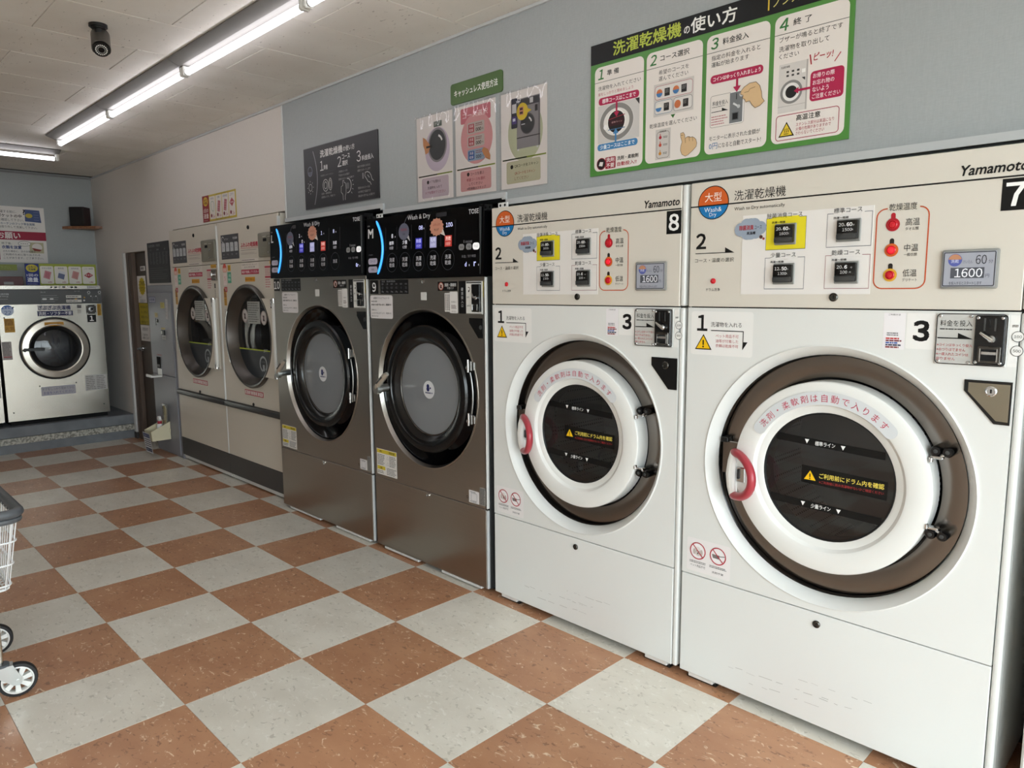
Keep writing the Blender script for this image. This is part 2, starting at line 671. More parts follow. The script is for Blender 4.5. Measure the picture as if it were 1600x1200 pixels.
class Pr:
    """Flat print on a plane facing -Y; (u, z) as seen from the front; each layer lies a hair before the last."""
    STEP = 0.00045

    def __init__(self, y=0.0, emit=0.0):
        self.b = MB()
        self.y = y
        self.n = 0
        self.emit = emit

    def _m(self, col):
        if col in M:
            return M[col]
        return pmat(col, self.emit)

    def _y(self, l):
        self.n += 1                 # no two shapes of a layer share a plane
        return self.y - self.STEP * l - 8e-6 * (self.n % 50)

    def _poly(self, pts, col, l):
        y = self._y(l)
        self.b.add([(u, y, z) for u, z in pts], [list(range(len(pts)))], self._m(col))

    def r(self, u0, z0, u1, z1, col, rad=0.0, l=1):
        u0, u1 = sorted((u0, u1))
        z0, z1 = sorted((z0, z1))
        self._poly(rrect(u0, z0, u1, z1, rad), col, l)
        return self

    def c(self, u, z, r, col, l=1, rz=None, n=28, a0=0, a1=2 * pi):
        rz = r if rz is None else rz
        full = abs(a1 - a0 - 2 * pi) < 1e-6
        k = n if full else n + 1
        self._poly([(u + r * cos(a0 + (a1 - a0) * i / n), z + rz * sin(a0 + (a1 - a0) * i / n)) for i in range(k)], col, l)
        return self

    def ring(self, u, z, r, w, col, l=1, rz=None, n=36, a0=0, a1=2 * pi):
        rz = r if rz is None else rz
        y = self._y(l)
        full = abs(a1 - a0 - 2 * pi) < 1e-6
        k = n if full else n + 1
        vs = []
        for q in (1, 0):
            for i in range(k):
                a = a0 + (a1 - a0) * i / n
                vs.append((u + (r - w * (1 - q)) * cos(a), y, z + (rz - w * (1 - q)) * sin(a)))
        self.b.add(vs, [(i, (i + 1) % k, k + (i + 1) % k, k + i) for i in range(n)], self._m(col))
        return self

    def pg(self, pts, col, l=1):
        self._poly(pts, col, l)
        return self

    def ln(self, pts, w, col, l=1, closed=False):
        y = self._y(l)
        n = len(pts)
        L_, R_ = [], []
        for i in range(n):
            a = pts[i - 1] if (i > 0 or closed) else pts[i]
            b = pts[(i + 1) % n] if (i < n - 1 or closed) else pts[i]
            d = Vector((b[0] - a[0], b[1] - a[1]))
            d = d.normalized() if d.length else Vector((1, 0))
            nn = Vector((-d.y, d.x)) * w / 2
            L_.append((pts[i][0] + nn.x, y, pts[i][1] + nn.y))
            R_.append((pts[i][0] - nn.x, y, pts[i][1] - nn.y))
        fs = []
        for i in range(n if closed else n - 1):
            j = (i + 1) % n
            fs.append((n + i, n + j, j, i))
        self.b.add(L_ + R_, fs, self._m(col))
        return self

    def rl(self, u0, z0, u1, z1, rad, w, col, l=1):
        return self.ln(rrect(min(u0, u1), min(z0, z1), max(u0, u1), max(z0, z1), rad), w, col, l, closed=True)

    def t(self, txt, u0, z, h, col, u1=None, al='l', b=0.0, l=2, sh=0.0, dz=0.0):
        """Lettering of cap height h centred on z, from u0 (al l), centred on u0 (c) or ending at u0 (r); u1 stretches it to a width; dz slants."""
        vs, fs = glyphs(txt, 0, sh)
        if not vs:
            return self
        x0, x1 = min(v[0] for v in vs), max(v[0] for v in vs)
        y0, y1 = min(v[1] for v in vs), max(v[1] for v in vs)
        sz = h / max(y1 - y0, 1e-6)
        sx = sz if u1 is None else (u1 - u0) / max(x1 - x0, 1e-6)
        w = (x1 - x0) * sx
        left = u0 if (al == 'l' or u1 is not None) else (u0 - w / 2 if al == 'c' else u0 - w)
        # heavier strokes: the glyphs printed again a little to each side
        b *= 0.75
        for da, dc in (((0, 0),) if not b else ((b, b), (-b, b), (b, -b), (-b, -b))):
            y = self._y(l)
            self.b.add([(left + (a - x0 + da) * sx, y, z - h / 2 + (c - y0 + dc) * sz) for a, c in vs], fs, self._m(col))
        return self

    def arc_t(self, txt, cu, cz, r, h, col, a_start, a_end, b=0.0, l=2):
        """Lettering along an arc, clockwise from a_start to a_end (radians)."""
        n = len(txt)
        y = self._y(l)
        for i, ch in enumerate(txt):
            vs, fs = glyphs(ch, b, 0)
            if not vs:
                continue
            a = a_start + (a_end - a_start) * (i + 0.5) / n
            x0, x1 = min(v[0] for v in vs), max(v[0] for v in vs)
            s = h
            pts = []
            for gx, gy in vs:
                px = (gx - (x0 + x1) / 2) * s
                pz = (gy - 0.38) * s
                ca, sa = cos(a), sin(a)
                pts.append((cu + (r + pz) * ca + px * sa, y, cz + (r + pz) * sa - px * ca))
            self.b.add(pts, fs, self._m(col))
        return self

    def lines(self, u0, u1, z0, z1, n, col, l=2, fill=0.45, ragged=0.25):
        """Fine print too small to read: rows of short dashes."""
        rnd = random.Random(int((u0 + z0) * 1e4) + n)
        h = (z1 - z0) / n
        for i in range(n):
            zc = z1 - h * (i + 0.5)
            u = u0
            end = u1 - (u1 - u0) * ragged * rnd.random()
            while u < end - 0.002:
                w = min(end - u, (0.6 + 1.6 * rnd.random()) * h)
                self.r(u, zc - h * fill / 2, u + w, zc + h * fill / 2, col, l=l)
                u += w + h * 0.22
        return self

    def tri_warn(self, u, z, s, l=2, edge='#101010', fillc='#f2c21a'):
        """Yellow warning triangle with an exclamation mark, centre of its base line at (u, z), height s."""
        self.pg([(u - s * 0.6, z), (u + s * 0.6, z), (u, z + s)], edge, l)
        self.pg([(u - s * 0.49, z + s * 0.07), (u + s * 0.49, z + s * 0.07), (u, z + s * 0.88)], fillc, l + 1)
        self.r(u - s * 0.045, z + s * 0.3, u + s * 0.045, z + s * 0.62, edge, l=l + 2)
        self.c(u, z + s * 0.19, s * 0.06, edge, l + 2, n=10)
        return self

    def build(self, name, parent=None, label=None, loc=None, rot=None):
        return self.b.build(name, parent, smooth=0, label=label, loc=loc, rot=rot, recalc=False)


def rrect(u0, z0, u1, z1, rad=0.0, n=5):
    if rad <= 0:
        return [(u0, z0), (u1, z0), (u1, z1), (u0, z1)]
    rad = min(rad, (u1 - u0) / 2 - 1e-5, (z1 - z0) / 2 - 1e-5)
    pts = []
    for cx, cz, a in ((u1 - rad, z0 + rad, -pi / 2), (u1 - rad, z1 - rad, 0), (u0 + rad, z1 - rad, pi / 2), (u0 + rad, z0 + rad, pi)):
        for i in range(n + 1):
            t = a + pi / 2 * i / n
            pts.append((cx + rad * cos(t), cz + rad * sin(t)))
    return pts


def circ_pts(u, z, r, n=24, a0=0.0, a1=2 * pi):
    return [(u + r * cos(a0 + (a1 - a0) * i / n), z + r * sin(a0 + (a1 - a0) * i / n)) for i in range(n)]


# ------------------------------------------------------------------ the room
# floor: a bed with every tile a piece of its own
T = 0.45
fb = MB()
fb.box(XN, 3.9, -1.2, YL, -0.08, -0.004, 'grout')
floor = structure(fb.build('floor', smooth=0))
tile_meshes = []
for key in ('tile_white', 'tile_brown'):
    b = MB()
    b.box(-T / 2 + 0.0004, T / 2 - 0.0004, -T / 2 + 0.0004, T / 2 - 0.0004, -0.004, 0.0, key, bev=0.0006)
    o = b.build('floor_tile', floor, smooth=0)
    tile_meshes.append(o.data)
    bpy.data.objects.remove(o)
rt = random.Random(3)
for n in range(-14, 7):
    for m_ in range(-1, 10):
        o = bpy.data.objects.new('floor_tile', tile_meshes[(n + m_) % 2])
        COL.objects.link(o)
        o.parent = floor
        o.location = ((n + 0.5) * T, (m_ + 0.5) * T, rt.uniform(-0.0003, 0.0))

# ceiling: boards with open joints
cb = MB()
cb.box(XN, XF, -1.2, YL, ZC + 0.010, ZC + 0.1, 'service')
ceiling = structure(cb.build('ceiling', smooth=0))
PX, PY = 0.4515, 0.889
b = MB()
b.box(-PX / 2 + 0.0016, PX / 2 - 0.0016, -PY / 2 + 0.0013, PY / 2 - 0.0013, 0, 0.010, 'ceiling', bev=0.0016)
o = b.build('ceiling_board', ceiling, smooth=0)
board_me = o.data
bpy.data.objects.remove(o)
half_cache = {}
for k in range(-16, 10):
    xc = -0.345 + (k + 0.5) * PX
    if xc + PX / 2 > XF + 0.3 or xc - PX / 2 < XN - 0.3:
        continue
    off = 0.429 if k % 2 == 0 else 0.873 - PY
    j = -2
    while True:
        y0 = off + j * PY
        j += 1
        y1 = y0 + PY
        if y0 > YL - 0.02:
            break
        if y1 < YR + 0.02:
            continue
        a, c_ = max(y0, YR), min(y1, YL)
        if a == y0 and c_ == y1:
            me = board_me
        else:
            key = (round(c_ - a, 3))
            if key not in half_cache:
                b = MB()
                h = (c_ - a) / 2
                b.box(-PX / 2 + 0.0016, PX / 2 - 0.0016, -h + 0.0013, h - 0.0013, 0, 0.010, 'ceiling', bev=0.0016)
                q = b.build('ceiling_board', ceiling, smooth=0)
                half_cache[key] = q.data
                bpy.data.objects.remove(q)
            me = half_cache[key]
        o = bpy.data.objects.new('ceiling_board', me)
        COL.objects.link(o)
        o.parent = ceiling
        o.location = (xc, (a + c_) / 2, ZC + rt.uniform(0, 0.0006))

# the wall the machines are built into: openings step with the machine tops
OPEN = [(1.655, 1.962), (-0.30, 1.886), (-1.400, 1.852), (-2.352, 1.820)]
wb = MB()
wb.box(2.935, XF, YR - 0.11, YR, 0, ZC, 'wall_white')
wb.box(2.365, 2.935, YR - 0.11, YR, 1.822, ZC, 'wall_white')
wb.box(2.292, 2.365, YR - 0.11, YR, 0, ZC, 'wall_white')
wb.box(1.655, 2.292, YR - 0.11, YR, 1.506, ZC, 'wall_white')
wb.box(-0.322, 1.655, YR - 0.11, YR, 1.962, ZC, 'wall_white')
structure(wb.build('wall_right', smooth=0))
wb = MB()
wb.box(-0.322, -1.400, YR - 0.11, YR + 0.001, 1.886, ZC, 'wall_blue')
wb.box(-1.400, -2.352, YR - 0.11, YR + 0.001, 1.852, ZC, 'wall_blue')
wb.box(-2.352, XN, YR - 0.11, YR + 0.001, 1.820, ZC, 'wall_blue')
wb.box(-5.45, XN, YR - 0.11, YR + 0.001, 0, 1.820, 'wall_blue')
structure(wb.build('wall_right', smooth=0))
# light trim along the stepped lower edge of the blue wall
tb = MB()
W = 0.024
pts = [(-0.322, 1.886), (-1.400, 1.886), (-1.400, 1.852), (-2.352, 1.852), (-2.352, 1.820), (-5.45, 1.820)]
for (xa, za), (xb, zb) in zip(pts[:-1], pts[1:]):
    if za == zb:
        tb.box(xa + (0.0 if xa == -0.322 else 0.0), xb, YR - 0.02, YR + 0.012, za, za + W, 'trim_grey')
    else:
        tb.box(xa - W, xa, YR - 0.02, YR + 0.012, zb, za + W, 'trim_grey')
tb.box(-0.322, -0.334, YR, YR + 0.006, 1.886, ZC - 0.012, 'trim_white')
structure(tb.build('trim_1', smooth=0))
tb = MB()
tb.box(XF, XN, YR, YR + 0.012, ZC - 0.014, ZC - 0.001, 'trim_grey')
structure(tb.build('trim_2', smooth=0))
# white edge trim at the door
tb = MB()
tb.box(2.925, 2.982, YR, YR + 0.014, 0.062, 1.822, 'trim_white', bev=0.003)
structure(tb.build('trim_3', smooth=0))
bb = MB()
bb.box(2.90, 2.980, YR, YR + 0.018, 0.0, 0.062, 'charcoal')
structure(bb.build('baseboard_right', smooth=0))

# far wall
wb = MB()
wb.box(XF, XF + 0.1, -0.25, YL + 0.1, 0, ZC + 0.1, 'wall_blue')
structure(wb.build('wall_far', smooth=0))
tb = MB()
tb.box(XF - 0.012, XF, YR, YL, ZC - 0.018, ZC - 0.001, 'trim_dim')
structure(tb.build('trim_4', smooth=0))
# opposite wall, then an unseen dark enclosure added against daylight leaks
wb = MB()
wb.box(XN - 0.06, XF, YL, YL + 0.1, 0, ZC + 0.1, 'wall_white')
structure(wb.build('wall_left', smooth=0))
wb = MB()
wb.box(XN, XF + 0.1, -1.3, -1.2, -0.05, ZC + 0.1, 'service')
wb.box(XN - 0.05, XN, -1.3, -0.24, 0, ZC + 0.1, 'service')
wb.box(XF, XF + 0.1, -1.3, -0.24, 0, ZC + 0.1, 'service')
structure(wb.build('wall_enclosure', smooth=0))

wb = MB()
wb.box(XN - 0.06, XN, -1.3, YG - 0.03, 0, ZC + 0.1, 'wall_white')  # unseen solid wall, sized to hold daylight off the far wall
structure(wb.build('wall_near_unseen', smooth=0))

# shop front behind the camera: posts, rails, panes
win = MB()
NP = 3
y0, y1 = YG, YL
for i in range(NP + 1):
    yy = y0 + (y1 - y0) * i / NP
    win.box(XN - 0.06, XN, max(yy - 0.03, y0), min(yy + 0.03, y1), 0, ZC, 'alu')
win.box(XN - 0.06, XN, y0, y1, 0, 0.10, 'alu')
win.box(XN - 0.06, XN, y0, y1, 2.08, 2.13, 'alu')
win.box(XN - 0.06, XN, y0, y1, ZC - 0.10, ZC + 0.1, 'alu')
win_o = structure(win.build('window_1', smooth=0))
for i in range(NP):
    a = y0 + (y1 - y0) * i / NP + 0.03
    c_ = y0 + (y1 - y0) * (i + 1) / NP - 0.03
    for za, zb in ((0.10, 2.08), (2.13, ZC - 0.10)):
        g = MB()
        g.box(XN - 0.034, XN - 0.028, a, c_, za, zb, 'glass_clear')
        structure(g.build('window_pane', win_o, smooth=0))
gr = MB()
gr.box(-45, 30, -30, 40, -0.18, -0.09, 'asphalt')
structure(gr.build('ground', smooth=0))

# step that carries the far washers: painted concrete with a speckled nosing
sb = MB()
sb.box(2.985, XF, YR, YL, 0, 0.082, 'concrete_grey')
sb.box(2.985, XF, YR, YL, 0.140, 0.238, 'concrete_grey', bev=0.006)
sb.box(2.976, XF, YR, YL, 0.082, 0.140, 'granite', bev=0.002)
structure(sb.build('floor_step', smooth=0))

# brown door in a brown frame, set back in the wall
db = MB()
db.box(2.372, 2.930, -0.212, -0.176, 0.006, 1.816, 'door_brown', bev=0.003)
door = structure(db.build('door_1', smooth=0))
fr = MB()
fr.box(2.780, 2.928, -0.176, -0.135, 0, 1.820, 'frame_brown', bev=0.003)
fr.box(2.845, 2.852, -0.138, -0.131, 0, 1.820, 'door_brown')
fr.box(2.368, 2.928, -0.24, -0.215, 0, 1.822, 'void')
structure(fr.build('door_frame', door, smooth=0))
hd = MB()
hd.cyl((2.735, -0.176, 0.905), (2.735, -0.125, 0.905), 0.012, 'chrome')
hd.cyl((2.735, -0.176, 0.905), (2.735, -0.170, 0.905), 0.026, 'chrome', 20)
hd.tube([(2.735, -0.128, 0.905), (2.72, -0.124, 0.905), (2.635, -0.124, 0.902)], 0.010, 'chrome', 10)
structure(hd.build('door_handle', door))


# ------------------------------------------------------------------ washer dryers, white
YF = -0.035      # front plane of the machine row


def screw(b, u, z, y, r=0.006, m='chrome'):
    b.lathe([(r, y), (r, y - 0.0015), (r * 0.6, y - 0.003), (0.0005, y - 0.003)], u, z, m, 10)


def lock_part(name, root, u, z, r=0.013, m='dark_chrome'):
    b = MB()
    b.lathe([(r, 0.0), (r, -0.004), (r * 0.8, -0.006), (r * 0.75, -0.003), (0.0005, -0.003)], u, z, m, 20)
    b.box(u - 0.0015, u + 0.0015, -0.0042, -0.0028, z - r * 0.45, z + r * 0.45, 'black')
    return b.build(name, root)


def coin_unit(root, u0, u1, z0, z1, plate='white_plastic', text=True):
    """Coin plate with dark acceptor, knob, slot and return cup."""
    b = MB()
    b.box(u0, u1, -0.006, 0.001, z0, z1, 'silver_paint', bev=0.002)
    o = b.build('coin_plate', root)
    p = Pr(-0.006)
    p.rl(u0 + 0.002, z0 + 0.002, u1 - 0.002, z1 - 0.002, 0.010, 0.0022, '#151515', 1)
    ub = u0 + (u1 - u0) * 0.565
    p.t('料金を投入', u0 + 0.010, z1 - 0.027, 0.017, '#1c1c1c', u1=ub - 0.008)
    p.lines(u0 + 0.010, ub - 0.008, z1 - 0.046, z1 - 0.040, 1, '#333333', ragged=0)
    p.r(u0 + 0.005, z1 - 0.069, ub - 0.022, z1 - 0.066, '#101010', l=2)
    p.pg([(ub - 0.040, z1 - 0.069), (ub - 0.004, z1 - 0.069), (ub - 0.040, z1 - 0.053)], '#101010', 2)
    for i, s in enumerate(('※コインはゆっくり投入', '※おつりはでません', '※一度入れたコインは', '　戻りません')):
        w = min(1.0, len(s) / 11.0)
        p.t(s, u0 + 0.005, z1 - 0.086 - i * 0.0125, 0.0085, '#b8434a', u1=u0 + 0.005 + (ub - u0 - 0.010) * w)
    p.build('print', o)
    sc = MB()
    for u in (u0 + 0.010, ub - 0.012):
        for z in (z0 + 0.008, z1 - 0.008):
            screw(sc, u, z, -0.006, 0.0045)
    sc.build('screws', o)
    a = MB()
    a0, a1 = ub, u1 - 0.004
    a.box(a0, a1, -0.016, -0.005, z0 + 0.004, z1 - 0.004, 'black_satin', bev=0.003)
    for u in (a0 + 0.007, a1 - 0.007):
        for z in (z0 + 0.011, z1 - 0.011):
            screw(a, u, z, -0.016, 0.004)
    ac = a.build('coin_acceptor', root)
    um = (a0 + a1) / 2
    s = MB()
    s.box(um - 0.0015, um + 0.0015, -0.0172, -0.0155, z1 - 0.036, z1 - 0.013, 'void')
    s.box(um - 0.014, um - 0.010, -0.0168, -0.0155, z1 - 0.045, z1 - 0.012, 'dark_grey')
    s.box(um + 0.010, um + 0.014, -0.0168, -0.0155, z1 - 0.045, z1 - 0.012, 'dark_grey')
    s.build('coin_slot', ac)
    k = MB()
    zk = z1 - 0.062
    k.lathe([(0.010, -0.015), (0.010, -0.026), (0.007, -0.030), (0.0005, -0.030)], um + 0.006, zk - 0.004, 'chrome', 18)
    k.tube([(um + 0.008, -0.028, zk - 0.005), (um - 0.004, -0.031, zk + 0.003), (um - 0.018, -0.030, zk + 0.013)], [0.006, 0.005, 0.0035], 'chrome', 10)
    k.build('return_lever', ac)
    c = MB()
    ca, cb_, cz0, cz1 = a0 + 0.010, a1 - 0.006, z0 + 0.010, z0 + 0.054
    c.box(ca, cb_, -0.020, -0.015, cz0, cz1, 'dark_chrome', bev=0.002)
    c.box(ca + 0.007, cb_ - 0.007, -0.0206, -0.0195, cz0 + 0.006, cz1 - 0.008, 'void')
    c.box(ca + 0.009, cb_ - 0.009, -0.0225, -0.020, cz0 + 0.022, cz0 + 0.030, 'chrome', bev=0.001)
    c.box(ca + 0.006, ca + 0.0085, -0.024, -0.019, cz0 + 0.004, cz1 - 0.006, 'chrome')
    c.box(cb_ - 0.0085, cb_ - 0.006, -0.024, -0.019, cz0 + 0.004, cz1 - 0.006, 'chrome')
    c.build('return_cup', ac)
    return o


def pocket(root, u0, u1, zt, zb, zl, ub, face):
    """Coin box lock, one corner cut off; its black frame stands for recess shade."""
    outer = [(u0, zl), (ub, zb), (u1, zb), (u1, zt), (u0, zt)]
    outer = [(u0, zt), (u0, zl), (ub, zb), (u1, zb), (u1, zt)]
    b = MB()
    b.prism(outer, -0.0035, 0.002, 'black_satin')  # stands proud; black for the shade inside a recess
    ins = [(u0 + 0.010, zt - 0.007), (u0 + 0.010, zl - 0.002), (ub + 0.004, zb + 0.009), (u1 - 0.004, zb + 0.008), (u1 - 0.004, zt - 0.007)]
    o = b.build('coin_box_frame', root, smooth=0)
    c = MB()
    c.prism(ins, -0.0046, -0.0030, face)  # face tone per machine stands for what the steel reflects
    d = c.build('coin_box_door', o, smooth=0)
    e = MB()
    uk, zk = u1 - 0.046, zt - 0.027
    e.lathe([(0.014, -0.004), (0.014, -0.008), (0.011, -0.010), (0.010, -0.007), (0.0005, -0.007)], uk, zk, 'chrome' if face != 'black_satin' else 'dark_chrome', 22)
    e.box(uk - 0.002, uk + 0.002, -0.0082, -0.006, zk - 0.005, zk + 0.005, 'black')
    e.build('lock', o)
    return o


def door_handle_loop(door, u0, z0, z1, w, tilt):
    """Loop handle: pale base at the door edge, red grip standing out on the free side."""
    ct, st = cos(tilt), sin(tilt)
    zc, h = (z0 + z1) / 2, (z1 - z0) / 2

    def pt(a, k=1.0):
        x = w * cos(a) * k
        return (u0 + x * ct, -0.006 - x * st, zc + h * sin(a) * k)
    b = MB()
    b.tube([pt(a) for a in [radians(t) for t in range(-100, 101, 10)]], [0.006] + [0.0145] * 19 + [0.006], 'red_plastic', 12)
    g = b.build('handle', door, label='red loop handle')
    c = MB()
    c.tube([(u0 - 0.004, -0.004, zc + h * 1.0), (u0 - 0.006, -0.010, zc + h * 0.6), (u0 - 0.008, -0.012, zc), (u0 - 0.006, -0.010, zc - h * 0.6), (u0 - 0.004, -0.004, zc - h * 1.0)], [0.012, 0.015, 0.017, 0.015, 0.012], 'white_plastic', 10)
    c.box(u0 - 0.020, u0 + 0.010, -0.003, 0.020, zc - h, zc + h, 'white_plastic', bev=0.004)
    c.box(u0 + 0.006, u0 + 0.040, -0.008, 0.002, zc - 0.026, zc + 0.026, 'chrome', bev=0.003)
    c.box(u0 + 0.014, u0 + 0.022, -0.014, -0.006, zc - 0.014, zc + 0.020, 'black', bev=0.002)
    c.build('handle_base', g)


def make_white(cx, number, half, label, lit, drawer_scuffs, pocket_face, lcd_txt):
    root = empty('washer_dryer', (cx, YF, 0), pi)
    tag(root, label, 'washing machine', 'white washer dryers with red handles')
    H = half
    ZT, ZS, ZL, ZB = 1.797, 1.376, 0.410, 0.030
    # body shell
    b = MB()
    b.box(-H, -H + 0.004, 0.012, 0.80, ZB, ZT, 'white_paint')
    b.box(H - 0.004, H, 0.030, 0.80, ZB, ZT, 'white_paint')
    b.box(-H, H, 0.012, 0.80, ZT - 0.004, ZT, 'white_paint')
    b.box(-H, H, 0.796, 0.80, ZB, ZT, 'white_paint')
    b.box(-H, H, 0.03, 0.80, ZB, ZB + 0.004, 'white_paint')
    b.box(-H + 0.006, H - 0.006, 0.012, 0.02, ZS - 0.006, ZS + 0.006, 'void')
    b.box(-H + 0.006, H - 0.006, 0.012, 0.02, ZL - 0.006, ZL + 0.006, 'void')
    # right corner post, rounded
    for za, zb in ((ZS + 0.003, ZT), (ZB, ZS - 0.003)):
        b.box(H - 0.020, H, 0.0, 0.034, za, zb, 'white_paint', bev=0.007, seg=3)
    b.build('body', root)
    b = MB()
    b.box(-H + 0.02, H - 0.02, 0.06, 0.10, 0.0, ZB, 'void')  # recessed base, black for the shade of the floor gap
    b.build('plinth', root, smooth=0)
    for ua, uc in ((-H + 0.03, -H + 0.13), (H - 0.15, H - 0.05)):
        f = MB()
        f.box(ua, uc, 0.012, 0.05, 0.009, 0.026, 'white_plastic', bev=0.002)
        f.box(ua - 0.01, uc + 0.01, 0.02, 0.06, 0.0, 0.010, 'black', bev=0.002)
        f.build('foot', root)
    # three front panels
    b = MB()
    b.box(-H, H - 0.022, 0, 0.014, ZS + 0.002, ZT, 'beige_paint', bev=0.002)
    cp = b.build('control_panel', root, smooth=0)
    b = MB()
    b.plate_hole(-H, H - 0.022, ZL + 0.002, ZS - 0.002, 0, 0.850, 0.416, 0, 0.014, 'white_paint', 96)
    b.build('front_panel', root, smooth=20)
    b = MB()
    b.box(-H, H - 0.022, 0, 0.014, ZB, ZL - 0.002, 'white_paint', bev=0.002)
    lp = b.build('lower_panel', root, smooth=0)
    if drawer_scuffs:
        p = Pr(0)
        rn = random.Random(drawer_scuffs)
        for (ua, uc, zz) in ((-0.30, 0.08, 0.115), (-0.05, 0.20, 0.165), (-0.22, 0.02, 0.085), (0.02, 0.12, 0.13)):
            u = ua
            while u < uc:
                l_ = rn.uniform(0.01, 0.05)
                zq = zz + (u - ua) * 0.05 + rn.uniform(-0.003, 0.003)
                p.ln([(u, zq), (u + l_, zq + rn.uniform(-0.002, 0.003))], rn.uniform(0.0006, 0.0016), '#a8a6a1', 1)
                u += l_ + rn.uniform(0.005, 0.05)
        p.build('scuff_marks', lp)
    # ---- printing on the control panel
    p = Pr(0)
    zl_ = 1.717
    p.r(-H, zl_ - 0.0022, H - 0.022, zl_ + 0.0022, '#101010', l=1)
    ub, zb = -0.411, 1.726
    p.c(ub, zb, 0.0575, '#16130f', 2, rz=0.0555, n=40)
    p.c(ub, zb, 0.0545, '#d2622a', 3, rz=0.0525, n=24, a0=math.asin((zl_ - zb) / 0.0525), a1=pi - math.asin((zl_ - zb) / 0.0525))
    p.c(ub, zb, 0.0545, '#1f78b8', 3, rz=0.0525, n=24, a0=pi + math.asin((zb - zl_) / 0.0525), a1=2 * pi - math.asin((zb - zl_) / 0.0525))
    p.r(ub - 0.054, zl_ - 0.002, ub + 0.054, zl_ + 0.002, '#16130f', l=4)
    p.t('大型', ub, 1.744, 0.030, '#f6ece0', al='c', l=5)
    p.t('Wash&', ub, 1.703, 0.015, '#e8f0f6', al='c', l=5)
    p.t('Dry', ub, 1.685, 0.016, '#e8f0f6', al='c', l=5)
    p.t('洗濯乾燥機', -0.335, 1.741, 0.033, '#2a2826', u1=-0.160)
    p.t('Wash to Dry automatically', -0.333, 1.697, 0.0135, '#2a2826', u1=-0.162)
    p.t('Yamamoto', 0.318, 1.743, 0.026, '#141414', u1=H - 0.030, b=0.022, sh=0.22)
    p.r(0.413, 1.632, 0.474, 1.712, '#0b0b0b', l=1)
    p.t(number, 0.4435, 1.672, 0.056, '#f4f4f2', al='c', b=0.028)
    p.t('2', -0.453, 1.600, 0.050, '#161616', al='c', b=0.03)
    p.r(-0.474, 1.5575, -0.335, 1.5600, '#161616', l=2)
    p.pg([(-0.362, 1.5575), (-0.328, 1.5575), (-0.362, 1.576)], '#161616', 2)
    p.t('コース・温度の選択', -0.475, 1.535, 0.014, '#2c2a28', u1=-0.329)
    p.t('ドラム洗浄', -0.428, 1.436, 0.011, '#2c2a28', u1=-0.377)
    # drying temperature box
    ua, uc, za, zc = 0.113, 0.248, 1.436, 1.660
    p.rl(ua, za, uc, zc, 0.024, 0.0034, '#c4552e', 1)
    p.r(0.141, 1.654, 0.224, 1.666, '#d3cdbf', l=2)
    p.t('乾燥温度', 0.145, 1.663, 0.020, '#2a2826', u1=0.217, l=3)
    for zz, colr, a, s in ((1.615, '#b32430', '高温', 'タオル類'), (1.544, '#d2652d', '中温', '一般衣類'), (1.474, '#dba93a', '低温', 'デリケート')):
        p.r(0.151, zz, 0.163, zz + 0.033, colr if colr == '#b32430' else '#2a2522', 0.006, l=2)
        p.c(0.157, zz, 0.0185, colr, 3)
        p.t(a, 0.190, zz + 0.005, 0.020, '#2a2826', u1=0.226)
        p.t(s, 0.190, zz - 0.014, 0.009, '#2a2826', u1=0.228 if len(s) > 4 else 0.224)
    p.build('print', cp)
    # temperature buttons
    for zz, lt in ((1.615, False), (1.544, lit), (1.474, False)):
        b = MB()
        b.lathe([(0.0125, 0.0), (0.0125, -0.005), (0.0105, -0.007), (0.0095, -0.004), (0.0095, -0.004, 'red_led')], 0.157, zz, 'dark_chrome' if False else 'red_led', 20)
        b.lathe([(0.0095, -0.004), (0.008, -0.0075), (0.0005, -0.009)], 0.157, zz, 'red_lit' if lt else 'red_led', 20)
        b.build('temperature_button', root)
    b = MB()
    b.lathe([(0.0095, 0.0), (0.0095, -0.003), (0.008, -0.004), (0.0005, -0.007)], -0.403, 1.465, 'red_led', 18)
    b.build('drum_wash_button', root)
    # white course sheet with four push buttons
    s = MB()
    s.box(-0.301, 0.105, -0.0012, 0.0, 1.420, 1.674, 'paper')
    sh = s.build('course_sheet', root, smooth=0)
    p = Pr(-0.0012)
    specs = ((-0.219, 1.560, '#e9d92c', '#2c3550', '除菌消臭コース', ('20 60', '1600'), 1),
             (-0.027, 1.560, None, '#2c3550', '標準コース', ('20 60', '1500'), 0),
             (-0.219, 1.437, None, '#2c3550', '少量コース', ('12 50', '1300'), 0),
             (-0.027, 1.437, None, '#8c3040', '乾燥コース', ('20 6', '100'), 0))
    for (u, z, fill, edge, txt, (l1, l2), first) in specs:
        w, h = 0.128, 0.098
        if fill:
            p.r(u, z, u + w, z + h, fill, l=1)
        p.rl(u, z, u + w, z + h, 0, 0.0016, edge, 2)
        p.r(u + 0.018, z + h - 0.004, u + w - 0.022, z + h + 0.004, 'paper' if not fill else '#e9d92c', l=3)
        tw = 0.0165 * min(len(txt), 5.6)
        p.t(txt, u + w * 0.46, z + h + 0.008, 0.0155, '#222222' if not first else '#3a3a3a', al='c', l=4)
        p.t('洗濯〜乾燥', u + 0.018, z + h - 0.013, 0.0065, '#222222', u1=u + 0.062, l=4, b=0.02)
    # cloud shaped note
    for du, dz, r_ in ((-0.035, 0.0, 0.022), (-0.015, 0.012, 0.022), (0.012, 0.013, 0.021), (0.033, 0.002, 0.021), (0.018, -0.011, 0.021), (-0.012, -0.012, 0.022)):
        p.c(-0.272 + du, 1.630 + dz, r_, '#9aa6b6', 3, n=18)
    p.c(-0.272, 1.630, 0.034, '#9aa6b6', 3)
    p.t('除菌消臭', -0.311, 1.635, 0.0155, '#b03038', u1=-0.262, b=0.02, l=5)
